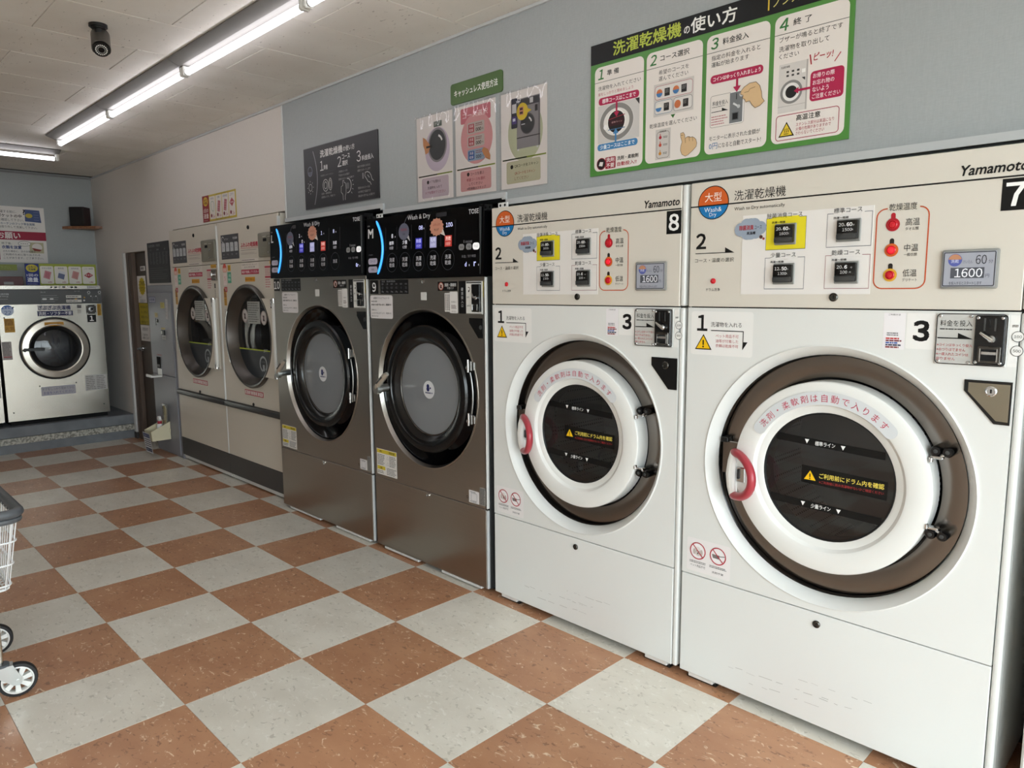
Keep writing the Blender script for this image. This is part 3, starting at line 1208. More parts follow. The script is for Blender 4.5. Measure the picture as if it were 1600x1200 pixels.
    p.t('コース', -0.258, 1.634, 0.011, '#2a2a30', u1=-0.234, l=5)
    p.t('高温槽', -0.285, 1.617, 0.0095, '#2a2a30', u1=-0.255, l=5, b=0.02)
    p.c(-0.236, 1.603, 0.006, '#5a3a30', 3, n=12)
    p.c(-0.227, 1.597, 0.004, '#a0413c', 3, n=12)
    p.build('print', sh)
    for (u, z, fill, edge, txt, (l1, l2), first) in specs:
        ub0, zb0 = u + 0.029, z + 0.014
        b = MB()
        b.box(ub0, ub0 + 0.070, -0.006, -0.001, zb0, zb0 + 0.066, 'grey_plastic', bev=0.002)
        b.box(ub0 + 0.004, ub0 + 0.066, -0.018, -0.005, zb0 + 0.006, zb0 + 0.062, 'black_satin', bev=0.004, seg=2)
        b.box(ub0 + 0.006, ub0 + 0.064, -0.0195, -0.017, zb0 + 0.006, zb0 + 0.024, 'dark_grey', bev=0.004, seg=2)
        o = b.build('course_button', root)
        q = Pr(-0.018)
        a_, c_ = l1.split(' ')
        q.t(a_, ub0 + 0.026, zb0 + 0.049, 0.0095, '#e8e8e8', al='r', l=1)
        q.t(c_, ub0 + 0.034, zb0 + 0.049, 0.0105, '#ffffff', l=1, b=0.02)
        q.t('kg', ub0 + 0.027, zb0 + 0.046, 0.004, '#c8c8c8', l=1)
        q.t('分', ub0 + 0.051, zb0 + 0.047, 0.005, '#c8c8c8', l=1)
        q.t(l2, ub0 + 0.022, zb0 + 0.034, 0.0088, '#e0e0e0', l=1)
        q.t('円', ub0 + 0.048, zb0 + 0.033, 0.005, '#c8c8c8', l=1)
        q.build('print', o)
    # display
    b = MB()
    b.box(0.287, 0.421, -0.010, 0.0, 1.434, 1.538, 'grey_plastic', bev=0.005, seg=2)
    d = b.build('display', root)
    b = MB()
    b.box(0.293, 0.415, -0.0112, -0.009, 1.440, 1.532, 'lcd')
    b.build('screen', d, smooth=0)
    p = Pr(-0.0112)
    p.c(0.321, 1.510, 0.0165, '#5b63a8', 1)
    p.c(0.321, 1.510, 0.0155, '#c08a6a', 2, n=14, a0=0.1, a1=pi - 0.1)
    p.t('洗乾', 0.321, 1.507, 0.009, '#d8dcf0', al='c', l=3)
    p.t('けいえん', 0.340, 1.505, 0.009, '#6d7280', u1=0.362)
    p.t('60', 0.369, 1.510, 0.024, '#2c2e34', u1=0.394)
    p.t('分', 0.398, 1.505, 0.010, '#5a5e68')
    p.r(0.312, 1.462, 0.390, 1.490, '#54575f', l=1)
    p.rl(0.295, 1.442, 0.413, 1.530, 0.003, 0.002, '#2c2d30', 1)
    p.t(lcd_txt, 0.322, 1.476, 0.023, '#eef0f6', u1=0.386, b=0.01)
    p.t('円', 0.393, 1.468, 0.009, '#5a5e68')
    p.t('を投入するとスタートします', 0.310, 1.449, 0.009, '#3d4048', u1=0.386)
    p.build('print', d)
    lock_part('panel_lock', root, 0.002, 1.411, 0.013)
    lock_part('drawer_lock', root, 0.000, 0.372, 0.012)
    # ---- stickers on the front panel
    def sticker(u0, z0, u1, z1, rad=0.006, m='paper'):
        q = Pr(0.0)
        q.r(u0, z0, u1, z1, m, rad, l=1)
        return q
    q = sticker(-0.483, 1.212, -0.252, 1.362, 0.010, '#ecebe8')
    q.t('1', -0.440, 1.322, 0.052, '#161616', al='c', b=0.03)
    q.t('洗濯物を入れる', -0.407, 1.318, 0.017, '#222222', u1=-0.293)
    q.r(-0.406, 1.2955, -0.285, 1.2985, '#161616', l=2)
    q.r(-0.288, 1.262, -0.285, 1.2985, '#161616', l=2)
    q.pg([(-0.288, 1.235), (-0.270, 1.262), (-0.288, 1.262)], '#161616', 2)
    q.tri_warn(-0.434, 1.230, 0.054)
    for i, s_ in enumerate(('ペット用品不可', '油等が付着した', '衣類は乾燥不可')):
        q.t(s_, -0.387, 1.279 - i * 0.0165, 0.0115, '#b65a5e', u1=-0.303)
    q.build('step_sticker', root)
    q = sticker(0.148, 1.263, 0.206, 1.367, 0.003, '#ebe8ea')
    q.t('ご利用方法', 0.160, 1.362, 0.005, '#444444', u1=0.192)
    q.lines(0.158, 0.196, 1.301, 1.312, 2, '#555555')
    for i, c_ in enumerate(('#c33a3a', '#7a3038', '#3a5fae', '#383c58', '#8a3a3a')):
        q.lines(0.156, 0.198, 1.291 - i * 0.0062, 1.297 - i * 0.0062, 1, c_, fill=0.7)
    q.build('payment_sticker', root)
    q = sticker(0.209, 1.267, 0.281, 1.367, 0.004, '#ecebe8')
    q.t('3', 0.247, 1.318, 0.054, '#111111', u1=0.267 - 0.038 + 0.036, b=0.04) if False else q.t('3', 0.247, 1.318, 0.054, '#111111', al='c', b=0.045)
    q.build('step_sticker', root)
    coin_unit(root, 0.285, 0.452, 1.230, 1.369)
    q = sticker(0.456, 1.228, H - 0.0225 + 0.0005, 1.366, 0.0, '#ecebe8') if False else Pr(0)
    q.r(0.4545, 1.232, H - 0.0225, 1.366, '#ecebe8', 0.0, l=1)
    q.build('coin_sticker', root)
    q = Pr(0)
    for zz, s_ in ((1.311, '100'), (1.274, '500')):
        q.c(0.4735, zz, 0.0140, '#ecebe8', 2)
        q.ring(0.4735, zz, 0.0140, 0.0014, '#222222', 3)
        q.t(s_, 0.4735, zz, 0.0072, '#222222', al='c', l=4)
    q.t('使用硬貨', 0.459, 1.338, 0.007, '#333333', u1=H - 0.024, l=3)
    q.build('coin_marks', root)
    pocket(root, 0.362, 0.471, 1.192, 1.078, 1.162, 0.436, pocket_face)
    q = sticker(-0.477, 0.425, -0.305, 0.548, 0.006, '#eae7e6')
    for uu, pet in ((-0.432, True), (-0.352, False)):
        zz = 0.504
        q.c(uu, zz, 0.031, '#f0eeee', 2, n=32)
        if pet:
            q.pg(circ_pts(uu, zz - 0.006, 0.013, 16), '#d7cfcb', 3)
            q.c(uu - 0.014, zz - 0.004, 0.0055, '#c3b7b2', 4, rz=0.011, n=14)
            q.c(uu + 0.014, zz - 0.004, 0.0055, '#c3b7b2', 4, rz=0.011, n=14)
            q.c(uu, zz + 0.006, 0.010, '#e4dedb', 4, n=16)
            q.c(uu, zz - 0.009, 0.003, '#5a5452', 5, n=10)
            q.c(uu - 0.005, zz - 0.001, 0.0016, '#4a4442', 5, n=8)
            q.c(uu + 0.005, zz - 0.001, 0.0016, '#4a4442', 5, n=8)
        else:
            q.pg([(uu - 0.024, zz + 0.004), (uu - 0.020, zz - 0.010), (uu + 0.004, zz - 0.010), (uu + 0.006, zz + 0.004)], '#7d7876', 3)
            q.ln([(uu + 0.004, zz), (uu + 0.026, zz + 0.004)], 0.003, '#7d7876', 3)
        q.ring(uu, zz, 0.0315, 0.0036, '#b22c3c', 6)
        q.ln([(uu - 0.020, zz + 0.021), (uu + 0.020, zz - 0.021)], 0.0034, '#b22c3c', 6)
        q.lines(uu - 0.033, uu + 0.033, 0.456, 0.466, 2, '#555555', ragged=0.1)
    q.t('ペット用品不可', -0.462, 0.447, 0.009, '#444444', u1=-0.402)
    q.t('洗剤不要', -0.375, 0.441, 0.008, '#444444', u1=-0.330)
    q.build('prohibition_sticker', root)
    # ---- door well: white dish, black seal, polished ring
    CZ = 0.850
    b = MB()
    b.lathe([(0.4165, 0.0), (0.4165, -0.003), (0.413, -0.005), (0.405, 0.002), (0.392, 0.020), (0.384, 0.040), (0.383, 0.052)], 0, CZ, 'white_paint', 96)
    b.build('door_surround', root, smooth=40)
    b = MB()
    b.lathe([(0.384, 0.038), (0.3815, 0.040), (0.3815, 0.090), (0.300, 0.092)], 0, CZ, 'black_satin', 96)
    b.build('door_seal', root, smooth=40)
    b = MB()
    b.lathe([(0.3808, 0.068), (0.379, 0.0625), (0.318, 0.0600), (0.312, 0.063), (0.312, 0.09)], 0, CZ, 'steel_ring', 96)
    b.build('steel_ring', root, smooth=40)
    # drum behind the glass
    b = MB()
    b.lathe([(0.215, 0.075), (0.235, 0.10), (0.238, 0.14), (0.34, 0.16), (0.34, 0.60)], 0, CZ, 'drum_holes', 64)
    b.lathe([(0.34, 0.60), (0.20, 0.62), (0.0005, 0.62)], 0, CZ, 'drum', 64)
    for k in range(3):
        a = radians(20 + 120 * k)
        du, dz = cos(a), sin(a)
        b.tube([(0.325 * du, 0.18, CZ + 0.325 * dz), (0.325 * du, 0.58, CZ + 0.325 * dz)], 0.035, 'drum', 10)
    b.build('drum', root, smooth=40)
    # door
    b = MB()
    b.lathe([(0.300, 0.075), (0.3035, 0.070), (0.3035, 0.006), (0.301, 0.001), (0.295, -0.001), (0.246, -0.004), (0.236, -0.001), (0.226, 0.009), (0.210, 0.012), (0.204, 0.016), (0.2025, 0.075)], 0, CZ, 'white_plastic', 96)
    dr = b.build('door', root, smooth=25)
    b = MB()
    b.lathe([(0.2045, 0.0155), (0.2015, 0.0150), (0.199, 0.020), (0.199, 0.075)], 0, CZ, 'rubber', 72)
    b.build('glass_seal', dr)
    b = MB()
    b.lathe([(0.1995, 0.021), (0.12, 0.0185), (0.0005, 0.0175)], 0, CZ, 'glass_dark', 72)
    gl = b.build('glass', dr, smooth=60)
    # strips stuck on the glass, slanting down to the right
    p = Pr(0.0172)

    def strip(zl2, zr2, hh, u_l, u_r, txt, ut):
        def zz(u):
            return zl2 + (zr2 - zl2) * (u - u_l) / (u_r - u_l)
        p.pg([(u_l, zz(u_l) - hh / 2), (u_r, zz(u_r) - hh / 2), (u_r, zz(u_r) + hh / 2), (u_l, zz(u_l) + hh / 2)], '#0a0a0a', 1)
        p.t(txt, ut, zz(ut + 0.03), 0.014, '#e6e6e4', u1=ut + 0.062, l=2, b=0.015)
        for uu in (ut - 0.026, ut + 0.086):
            p.pg([(uu - 0.007, zz(uu) + 0.007), (uu, zz(uu) - 0.007), (uu + 0.007, zz(uu) + 0.007)], '#f0f0ee', 2)
    strip(0.962, 0.944, 0.023, -0.156, 0.178, '標準ライン', -0.030)
    strip(0.757, 0.744, 0.023, -0.170, 0.176, '少量ライン', -0.034)
    p.pg([(-0.069, 0.823), (0.188, 0.812), (0.189, 0.868), (-0.069, 0.879)], '#0a0a0a', 1)
    p.tri_warn(-0.041, 0.831, 0.038)
    p.t('ご利用前にドラム内を確認', -0.012, 0.852, 0.0165, '#e8d35c', u1=0.180, b=0.015)
    p.t('※ご利用前に別の洗濯物がないかご確認ください', -0.012, 0.832, 0.009, '#b03a3a', u1=0.180)
    p.b.v = [(x - 0.009, y, z) for x, y, z in p.b.v]      # the strips sit a little left of centre
    p.build('glass_strips', gl)
    # curved pale label with red lettering over the glass
    q = Pr(-0.0045)
    n = 40
    a0, a1 = radians(148), radians(43)
    r0, r1 = 0.232, 0.273
    outer = [(r1 * cos(a0 + (a1 - a0) * i / n), CZ + r1 * sin(a0 + (a1 - a0) * i / n)) for i in range(n + 1)]
    inner = [(r0 * cos(a0 + (a1 - a0) * i / n), CZ + r0 * sin(a0 + (a1 - a0) * i / n)) for i in range(n + 1)]
    rm = (r0 + r1) / 2
    cap1 = [(rm * cos(a1) + 0.0205 * cos(a1 - pi * k / 8), CZ + rm * sin(a1) + 0.0205 * sin(a1 - pi * k / 8)) for k in range(1, 8)]
    cap0 = [(rm * cos(a0) + 0.0205 * cos(a0 + pi - pi * k / 8), CZ + rm * sin(a0) + 0.0205 * sin(a0 + pi - pi * k / 8)) for k in range(1, 8)]
    k0 = Pr.STEP
    poly = outer + cap1 + inner[::-1] + cap0
    yq = q.y - k0
    vs = [(u, yq, z) for u, z in outer] + [(u, yq, z) for u, z in inner]
    m1 = n + 1
    q.b.add(vs, [(m1 + i, m1 + i + 1, i + 1, i) for i in range(n)], pmat('#d3d6d8'))
    q.c(rm * cos(a0), CZ + rm * sin(a0), 0.0205, '#d3d6d8', 0.9, n=20)
    q.c(rm * cos(a1), CZ + rm * sin(a1), 0.0205, '#d3d6d8', 0.9, n=20)
    q.arc_t('洗剤・柔軟剤は自動で入ります', 0, CZ, rm, 0.0265, '#b93350', a0 - 0.03, a1 + 0.03)
    q.build('curved_sticker', dr)
    door_handle_loop(dr, -0.300, 0.738, 0.888, 0.105, radians(30))
    b = MB()
    b.box(-0.366, -0.302, 0.030, 0.070, 0.800, 0.915, 'steel_ring', bev=0.003)
    b.box(-0.372, -0.345, 0.026, 0.060, 0.910, 0.928, 'black', bev=0.002)
    b.build('latch_plate', root)
    for zz in (0.975, 0.745):
        b = MB()
        for uu in (0.300, 0.330):
            b.lathe([(0.0150, 0.062), (0.0150, 0.018), (0.012, 0.012), (0.0005, 0.012)], uu, zz + 0.006 * (1 if zz > 0.85 else -1), 'black_satin', 18)
            b.lathe([(0.006, 0.012), (0.005, 0.010), (0.0005, 0.0095)], uu, zz + 0.006 * (1 if zz > 0.85 else -1), 'dark_grey', 10)
        s_ = -1 if zz > 0.85 else 1
        b.box(0.288, 0.320, 0.010, 0.034, zz + s_ * 0.012 - 0.004, zz + s_ * 0.012 + 0.004, 'chrome', bev=0.002)
        b.box(0.2875, 0.296, -0.002, 0.012, zz + s_ * 0.018 - 0.008, zz + s_ * 0.018 + 0.008, 'chrome', bev=0.002)
        b.tube([(0.306, 0.020, zz + s_ * 0.014), (0.316, 0.016, zz + s_ * 0.006), (0.324, 0.018, zz + s_ * 0.002)], 0.004, 'chrome', 8)
        b.build('hinge', dr)
    return root


m7 = make_white(-3.875, '7', 0.497, 'white washer dryer numbered 7, largest in view, at the near end of the row', True, 4, 'pocket_steel', '1600')
m8 = make_white(-2.868, '8', 0.495, 'white washer dryer numbered 8, between the steel machines and machine 7', True, 9, 'black_satin', '1600')


# ------------------------------------------------------------------ washer dryers, dark steel with black control panels
def make_steel(cx, number, size_letter, half, dz_top, dr_, label, U):
    """U: per machine positions across the front, as read off the two machines."""
    root = empty('washer_dryer', (cx, YF, 0), pi)
    tag(root, label, 'washing machine', 'dark steel washer dryers')
    H = half

    def Z(z):                      # the larger machine is a little taller above its door
        return z if z < 0.94 else z + dz_top * (z - 0.94) / 0.88
    ZT, ZS, ZL, ZB = Z(1.820), Z(1.503), 0.412, 0.022
    CZ = 0.943
    b = MB()
    b.box(-H, -H + 0.004, 0.012, 0.80, ZB, ZT - 0.01, 'dark_grey')
    b.box(H - 0.004, H, 0.012, 0.80, ZB, ZT - 0.01, 'dark_grey')
    b.box(-H, H, 0.03, 0.80, ZT - 0.014, ZT - 0.010, 'dark_grey')
    b.box(-H, H, 0.796, 0.80, ZB, ZT - 0.01, 'dark_grey')
    b.box(-H, H, 0.03, 0.80, ZB, ZB + 0.004, 'dark_grey')
    b.box(-H + 0.004, H - 0.004, 0.014, 0.02, ZL - 0.006, ZL + 0.006, 'void')
    b.build('body', root, smooth=0)
    b = MB()
    b.box(-H + 0.02, H - 0.02, 0.06, 0.10, 0.0, ZB, 'void')  # base strip coloured black as the shaded gap at the floor
    b.build('plinth', root, smooth=0)
    for ua, uc in U['feet']:
        f = MB()
        f.box(ua, uc, -0.002, 0.030, 0.010, 0.0215, 'trim_white', bev=0.001)
        f.build('base_rail', root, smooth=0)
    # front panels and bright right edge
    b = MB()
    b.plate_hole(-H, H - 0.016, ZL + 0.002, ZS - 0.002, 0, CZ, dr_, 0, 0.014, 'steel_dark', 96)
    b.build('front_panel', root, smooth=20)
    b = MB()
    b.box(-H, H - 0.016, 0, 0.014, ZB, ZL - 0.002, 'steel_dark', bev=0.0015)
    b.build('lower_panel', root, smooth=0)
    b = MB()
    b.box(H - 0.014, H - 0.006, 0.0, 0.02, ZL + 0.004, ZS - 0.004, 'trim_white', bev=0.002)
    b.box(H - 0.014, H - 0.006, 0.0, 0.02, ZB, ZL - 0.004, 'trim_grey', bev=0.002)
    b.build('edge_strip', root, smooth=0)
    # black control panel, its face tipped back a little
    ya, yb = -0.018, -0.006
    b = MB()
    vs = [(-H - 0.002, ya, ZS), (H + 0.002, ya, ZS), (H + 0.002, yb, ZT), (-H - 0.002, yb, ZT),
          (-H - 0.002, 0.05, ZS), (H + 0.002, 0.05, ZS), (H + 0.002, 0.05, ZT), (-H - 0.002, 0.05, ZT)]
    b.add(vs, [(0, 1, 2, 3), (5, 4, 7, 6), (0, 4, 5, 1), (3, 2, 6, 7), (0, 3, 7, 4), (1, 5, 6, 2)], 'black_gloss')
    b.box(H - 0.020, H - 0.017, ya - 0.001, 0, ZS + 0.01, ZT - 0.01, 'dark_grey')
    cp = b.build('control_panel', root, smooth=0)
    tilt = math.atan2(yb - ya, ZT - ZS)

    def panel_print(name, emit=0.0):
        return Pr(0.0, emit)

    def place(p, name):            # print for the tipped panel: shear it onto the face
        p.b.v = [(x, y + ya + (z - ZS) * (yb - ya) / (ZT - ZS) - 0.0002, z) for x, y, z in p.b.v]
        return p.build(name, cp)
    p = Pr(0.0)
    ul = -H
    p.t('size', ul + 0.011, Z(1.783), 0.010, '#9a9a9e')
    p.t(size_letter, ul + 0.017, Z(1.742), 0.046, '#d8d8da', u1=ul + 0.017 + (0.046 if size_letter == 'M' else 0.026), b=0.03)
    p.t('ご利用案内', ul + 0.020, Z(1.630), 0.008, '#77777c')
    for zc, s_ in ((Z(1.596), 'コース'), (Z(1.553), '時間')):
        p.r(ul + 0.018, zc - 0.016, ul + 0.103, zc + 0.016, '#b9b4c6', 0.013, l=1)
        p.t(s_, ul + 0.060, zc, 0.012, '#55526a', al='c')
    p.t('Wash & Dry', U['wd'][0], Z(1.797), 0.030, '#c9c9cc', u1=U['wd'][1], b=0.006)
    p.t('TOSEI', U['to'][0], Z(1.794), 0.021, '#c4c4c8', u1=U['to'][1], b=0.03)
    for k, u in enumerate(U['btn']):
        ring_c = '#2c3036' if k else '#30343a'
        p.ring(u, Z(1.584), 0.047, 0.003, ring_c, 1, rz=0.049)
        if k == 4 and size_letter == 'L':
            p.t('洗濯', u, Z(1.584), 0.021, '#c0c0c6', al='c', b=0.01)
        else:
            p.t('洗濯', u, Z(1.598), 0.021, '#c0c0c6', al='c', b=0.01)
            p.t('乾燥', u, Z(1.571), 0.021, '#c0c0c6', al='c', b=0.01)
    for u in U['bars']:
        p.r(u - 0.0035, Z(1.648), u - 0.0015, Z(1.765), '#3a3a3e', l=1)
        p.r(u + 0.0025, Z(1.648), u + 0.0040, Z(1.765), '#2c2c30', l=1)
    p.t('乾燥温度', U['pill'][1], Z(1.660), 0.011, '#8e8e94', al='c')
    p.r(U['pill'][0] + 0.016, Z(1.655), U['pill'][0] + 0.019, Z(1.668), '#8e8e94', l=1)
    p.t('料金／残り時間', U['pill'][1], Z(1.595), 0.013, '#85858b', al='c')
    for k, u in enumerate(U['pill'][:2]):
        p.r(u - 0.020, Z(1.638) - 0.014, u + 0.020, Z(1.638) + 0.014, '#8a8a8c', 0.013, l=1)
        p.t(('高温', '中温')[k], u, Z(1.638), 0.010, '#3a3a3e', al='c')
    # speech bubble notes stuck over the courses
    u, z = U['bub_blue']
    p.c(u, z, 0.044, '#67697a', 3, rz=0.042, n=24)
    p.pg([(u + 0.020, z - 0.026), (u + 0.052, z - 0.050), (u + 0.040, z - 0.020)], '#c9c9cc', 2)
    p.t('除菌消臭', u, z + 0.010, 0.012, '#a03a48', al='c', l=4)
    p.t('高温', u, z - 0.012, 0.010, '#2c2c3a', al='c', l=4)
    p.ln([(u + 0.004, z + 0.042), (u + 0.020, z + 0.066), (u + 0.030, z + 0.072)], 0.004, '#55565e', 2)
    p.r(u + 0.030, z + 0.058, u + 0.075, z + 0.080, '#2a2a2e', 0.006, l=1)
    u, z = U['bub_pink']
    n = 14
    pts = []
    for i in range(n * 2):
        a = 2 * pi * i / (n * 2)
        r_ = 0.054 if i % 2 else 0.047
        pts.append((u + r_ * cos(a), z + r_ * 0.82 * sin(a)))
    p.pg(pts, '#cf937b', 3)
    p.pg([(u + 0.020, z - 0.030), (u + 0.066, z - 0.046), (u + 0.048, z - 0.012)], '#d9cfc8', 2)
    p.t('ふわふわ', u, z + 0.012, 0.012, '#9c4038', al='c', l=4)
    p.t('仕上げ', u, z - 0.012, 0.011, '#3a2420', al='c', l=4, b=0.02)
    p.r(u - 0.005, z + 0.046, u + 0.075, z + 0.066, '#2a2a2e', 0.006, l=1)
    place(p, 'print')
    # lit characters
    p = Pr(0.0, 0.5)
    for k, (u, txts, colr, txtc) in enumerate(U['stat']):
        if colr:
            p.r(u - 0.026, Z(1.645), u + 0.026, Z(1.697), colr, l=1)
        p.t(txts[0], u, Z(1.683), 0.019, txtc, al='c', b=0.015)
        p.t(txts[1], u, Z(1.659), 0.017, txtc, al='c')
    for u, z, s_, colr in U['digits']:
        p.t(s_, u, Z(z), 0.020, colr, al='c', b=0.02)
        p.r(u + 0.022, Z(z) - 0.009, u + 0.027, Z(z) - 0.001, '#9a9aa2', l=1)
    u = U['pill'][2]
    p.r(u - 0.023, Z(1.638) - 0.0155, u + 0.023, Z(1.638) + 0.0155, '#f0f0f0', 0.014, l=1)
    p.t('低温', u, Z(1.638), 0.011, '#3a3a3e', al='c')
    place(p, 'lit_print')
    # curved blue light bar
    b = MB()
    (u0, z0), (u1, z1), (u2, z2) = U['arc']
    pts = []
    for i in range(25):
        t = i / 24
        # circle-like arc through three points (quadratic)
        cu_ = 2 * u1 - (u0 + u2) / 2
        uu = (1 - t) ** 2 * u0 + 2 * t * (1 - t) * cu_ + t * t * u2
        zz = z0 + (z2 - z0) * t
        pts.append((uu, ya + (zz - ZS) * (yb - ya) / (ZT - ZS) - 0.002, zz))
    b.tube(pts, [0.003] + [0.0062] * 23 + [0.003], 'lightbar', 8)
    b.build('light_bar', cp)
    # stickers below the panel
    s = Pr(0.0)
    s.r(-H + 0.005, Z(1.424), -H + 0.082, Z(1.497), '#0c0c0d', l=1)
    s.t(number, -H + 0.044, Z(1.460), 0.048, '#e8e8e8', al='c', b=0.02)
    s.build('number_sticker', root)
    s = Pr(0.0)
    a, c_ = U['tab']
    s.r(a, Z(1.424), c_, Z(1.497), '#101011', l=1)
    s.t('洗濯　乾燥時間表', a + 0.012, Z(1.489), 0.009, '#a0a0a4', u1=a + (c_ - a) * 0.55)
    for k in range(6):
        uu = a + (c_ - a) * (k + 0.5) / 6
        s.t(('標準', '少量', '除菌', '毛布', '乾燥', '洗濯')[k], uu, Z(1.475), 0.009, '#8a8a90', al='c')
        s.t(('60', '50', '60', '40', '6', '32')[k], uu, Z(1.456), 0.012, '#6c6c72', al='c')
        s.t(('20', '12', '20', '20', '20', '20')[k] + 'kg', uu, Z(1.435), 0.010, '#9a9aa0', al='c')
        if k:
            s.r(uu - (c_ - a) / 12 - 0.0006, Z(1.428), uu - (c_ - a) / 12 + 0.0006, Z(1.482), '#3a3a3e', l=2)
    s.build('timetable_sticker', root)
    s = Pr(0.0)
    a, c_ = U['note']
    s.r(a, Z(1.293), c_, Z(1.417), '#dcd8d8', 0.014, l=1)
    s.t('2種類のプレミアムコース', a + 0.030, Z(1.402), 0.011, '#2a2a2c', u1=c_ - 0.030)
    s.t('除菌消臭:', a + 0.012, Z(1.384), 0.009, '#2a2a2c', u1=a + 0.068)
    s.t('高温のお湯で洗います。乾燥付き', a + 0.012, Z(1.367), 0.010, '#1a1a1c', u1=c_ - 0.014, b=0.02)
    s.t('柔軟仕上:', a + 0.012, Z(1.339), 0.009, '#2a2a2c', u1=a + 0.062)
    s.t('ふんわり仕上がります。乾燥付き', a + 0.012, Z(1.322), 0.009, '#1a1a1c', u1=c_ - 0.016)
    s.t('約六十分', a + 0.012, Z(1.306), 0.009, '#2a2a2c', u1=a + 0.075)
    s.build('note_sticker', root)
    b = MB()
    screw(b, 0.006, Z(1.485), 0.0, 0.011)
    b.build('cap_nut', root)
    b = MB()
    b.box(-0.014, 0.032, -0.002, 0.0, Z(1.392), Z(1.432), 'trim_white', bev=0.001)  # plate coloured white for the light it reflects
    b.build('label_plate', root, smooth=0)
    s = Pr(0.0)
    a, c_ = U['nodet']
    s.r(a, Z(1.438), c_, Z(1.482), '#0e0d0d', l=1)
    s.c(a + 0.026, Z(1.460), 0.018, '#c7bdb6', 2)
    s.pg([(a + 0.018, Z(1.450)), (a + 0.032, Z(1.450)), (a + 0.032, Z(1.466)), (a + 0.018, Z(1.468))], '#2a2624', 3)
    s.ring(a + 0.026, Z(1.460), 0.019, 0.003, '#a64a34', 4)
    s.ln([(a + 0.014, Z(1.472)), (a + 0.038, Z(1.448))], 0.003, '#a64a34', 4)
    s.t('洗剤・柔軟剤', a + 0.052, Z(1.466), 0.016, '#dedede', u1=c_ - 0.008, b=0.015)
    s.t('不要です', a + 0.070, Z(1.450), 0.010, '#bdbdbd', u1=c_ - 0.025)
    s.build('no_detergent_sticker', root)
    s = Pr(0.0)
    a, c_ = U['pay1']
    s.r(a, Z(1.338), c_, Z(1.428), '#d8d4d0', 0.003, l=1)
    for i in range(3):
        s.lines(a + 0.006 + i * 0.012, a + 0.012 + i * 0.012, Z(1.344), Z(1.422), 9, '#4a3a36', fill=0.6)
    s.build('payment_sticker', root)
    s = Pr(0.0)
    a, c_ = U['pay2']
    s.r(a, Z(1.332), c_, Z(1.434), '#e2dfdc', 0.006, l=1)
    s.lines(a + 0.012, c_ - 0.010, Z(1.352), Z(1.372), 4, '#6a4a4a')
    s.t('お支払い', a + 0.012, Z(1.386), 0.008, '#55504e', u1=c_ - 0.010)
    s.t('かんたん', a + 0.014, Z(1.341), 0.007, '#44403e', u1=c_ - 0.012)
    s.build('payment_sticker', root)
    # coin unit: black strip with lettering, white plate, acceptor
    s = Pr(0.0)
    a, c_ = U['strip']
    s.r(a, Z(1.331), c_, Z(1.483), '#0c0c0d', l=1)
    for i, ch in enumerate('硬貨投入口'):
        s.t(ch, (a + c_) / 2, Z(1.444) - i * 0.019, 0.015 if ch != '口' else 0.012, '#d2d2d4', al='c')
    s.build('coin_sign', root)
    a, c_ = U['coin']
    b = MB()
    b.box(a, c_, -0.003, 0.0, Z(1.331), Z(1.482), 'white_plastic', bev=0.001)
    o = b.build('coin_plate', root, smooth=0)
    s = Pr(-0.003)
    s.rl(a + 0.002, Z(1.333), c_ - 0.002, Z(1.480), 0.002, 0.0015, '#555555', 1)
    s.r(a + 0.006, Z(1.472), c_ - 0.006, Z(1.477), '#161616', l=1)
    s.ring(a + 0.022, Z(1.446), 0.009, 0.003, '#161616', 1, a0=-1.6, a1=2.2)
    s.pg([(a + 0.018, Z(1.430)), (a + 0.030, Z(1.436)), (a + 0.018, Z(1.440))], '#161616', 1)
    s.t('返却', a + 0.008, Z(1.408), 0.008, '#333333')
    s.t('返却口', a + 0.008, Z(1.368), 0.008, '#333333')
    s.build('print', o)
    b = MB()
    a2 = a + (c_ - a) * 0.44
    b.box(a2, c_ - 0.008, -0.014, -0.002, Z(1.341), Z(1.467), 'black_satin', bev=0.002)
    ac = b.build('coin_acceptor', root, smooth=0)
    um = (a2 + c_ - 0.008) / 2
    b = MB()
    b.box(um - 0.018, um + 0.018, -0.020, -0.013, Z(1.346), Z(1.378), 'dark_chrome', bev=0.002)
    b.box(um - 0.012, um + 0.012, -0.0205, -0.019, Z(1.350), Z(1.373), 'void')
    b.box(um - 0.016, um - 0.010, -0.024, -0.013, Z(1.348), Z(1.376), 'chrome', bev=0.001)
    b.build('return_cup', ac)
    b = MB()
    b.tube([(um - 0.022, -0.016, Z(1.425)), (um - 0.004, -0.022, Z(1.408)), (um + 0.016, -0.020, Z(1.404))], [0.004, 0.006, 0.005], 'chrome', 10)
    b.lathe([(0.009, -0.013), (0.009, -0.022), (0.0005, -0.023)], um + 0.010, Z(1.405), 'chrome', 16)
    b.build('return_lever', ac)
    s = Pr(0.0)
    a3, c3 = U['yel']
    s.r(a3, Z(1.408), c3, Z(1.481), '#b9a845', l=1)
    s.lines(a3 + 0.003, c3 - 0.003, Z(1.412), Z(1.476), 7, '#5c5324')
    s.build('caution_sticker', root)
    a4, c4, b4 = U['pock']
    outer = [(a4, Z(1.312)), (a4, Z(1.290)), (b4, Z(1.220)), (c4, Z(1.220)), (c4, Z(1.312))]
    b = MB()
    b.prism(outer, -0.002, 0.002, 'black_satin')
    o = b.build('coin_box_door', root, smooth=0)
    b = MB()
    b.lathe([(0.010, -0.002), (0.010, -0.005), (0.0005, -0.006)], c4 - 0.014, Z(1.270), 'dark_grey', 16)
    b.build('lock', o)
    # ---- door: bright lip, black well, hinge cover, door frame, glass with grey sheen in its colour
    b = MB()
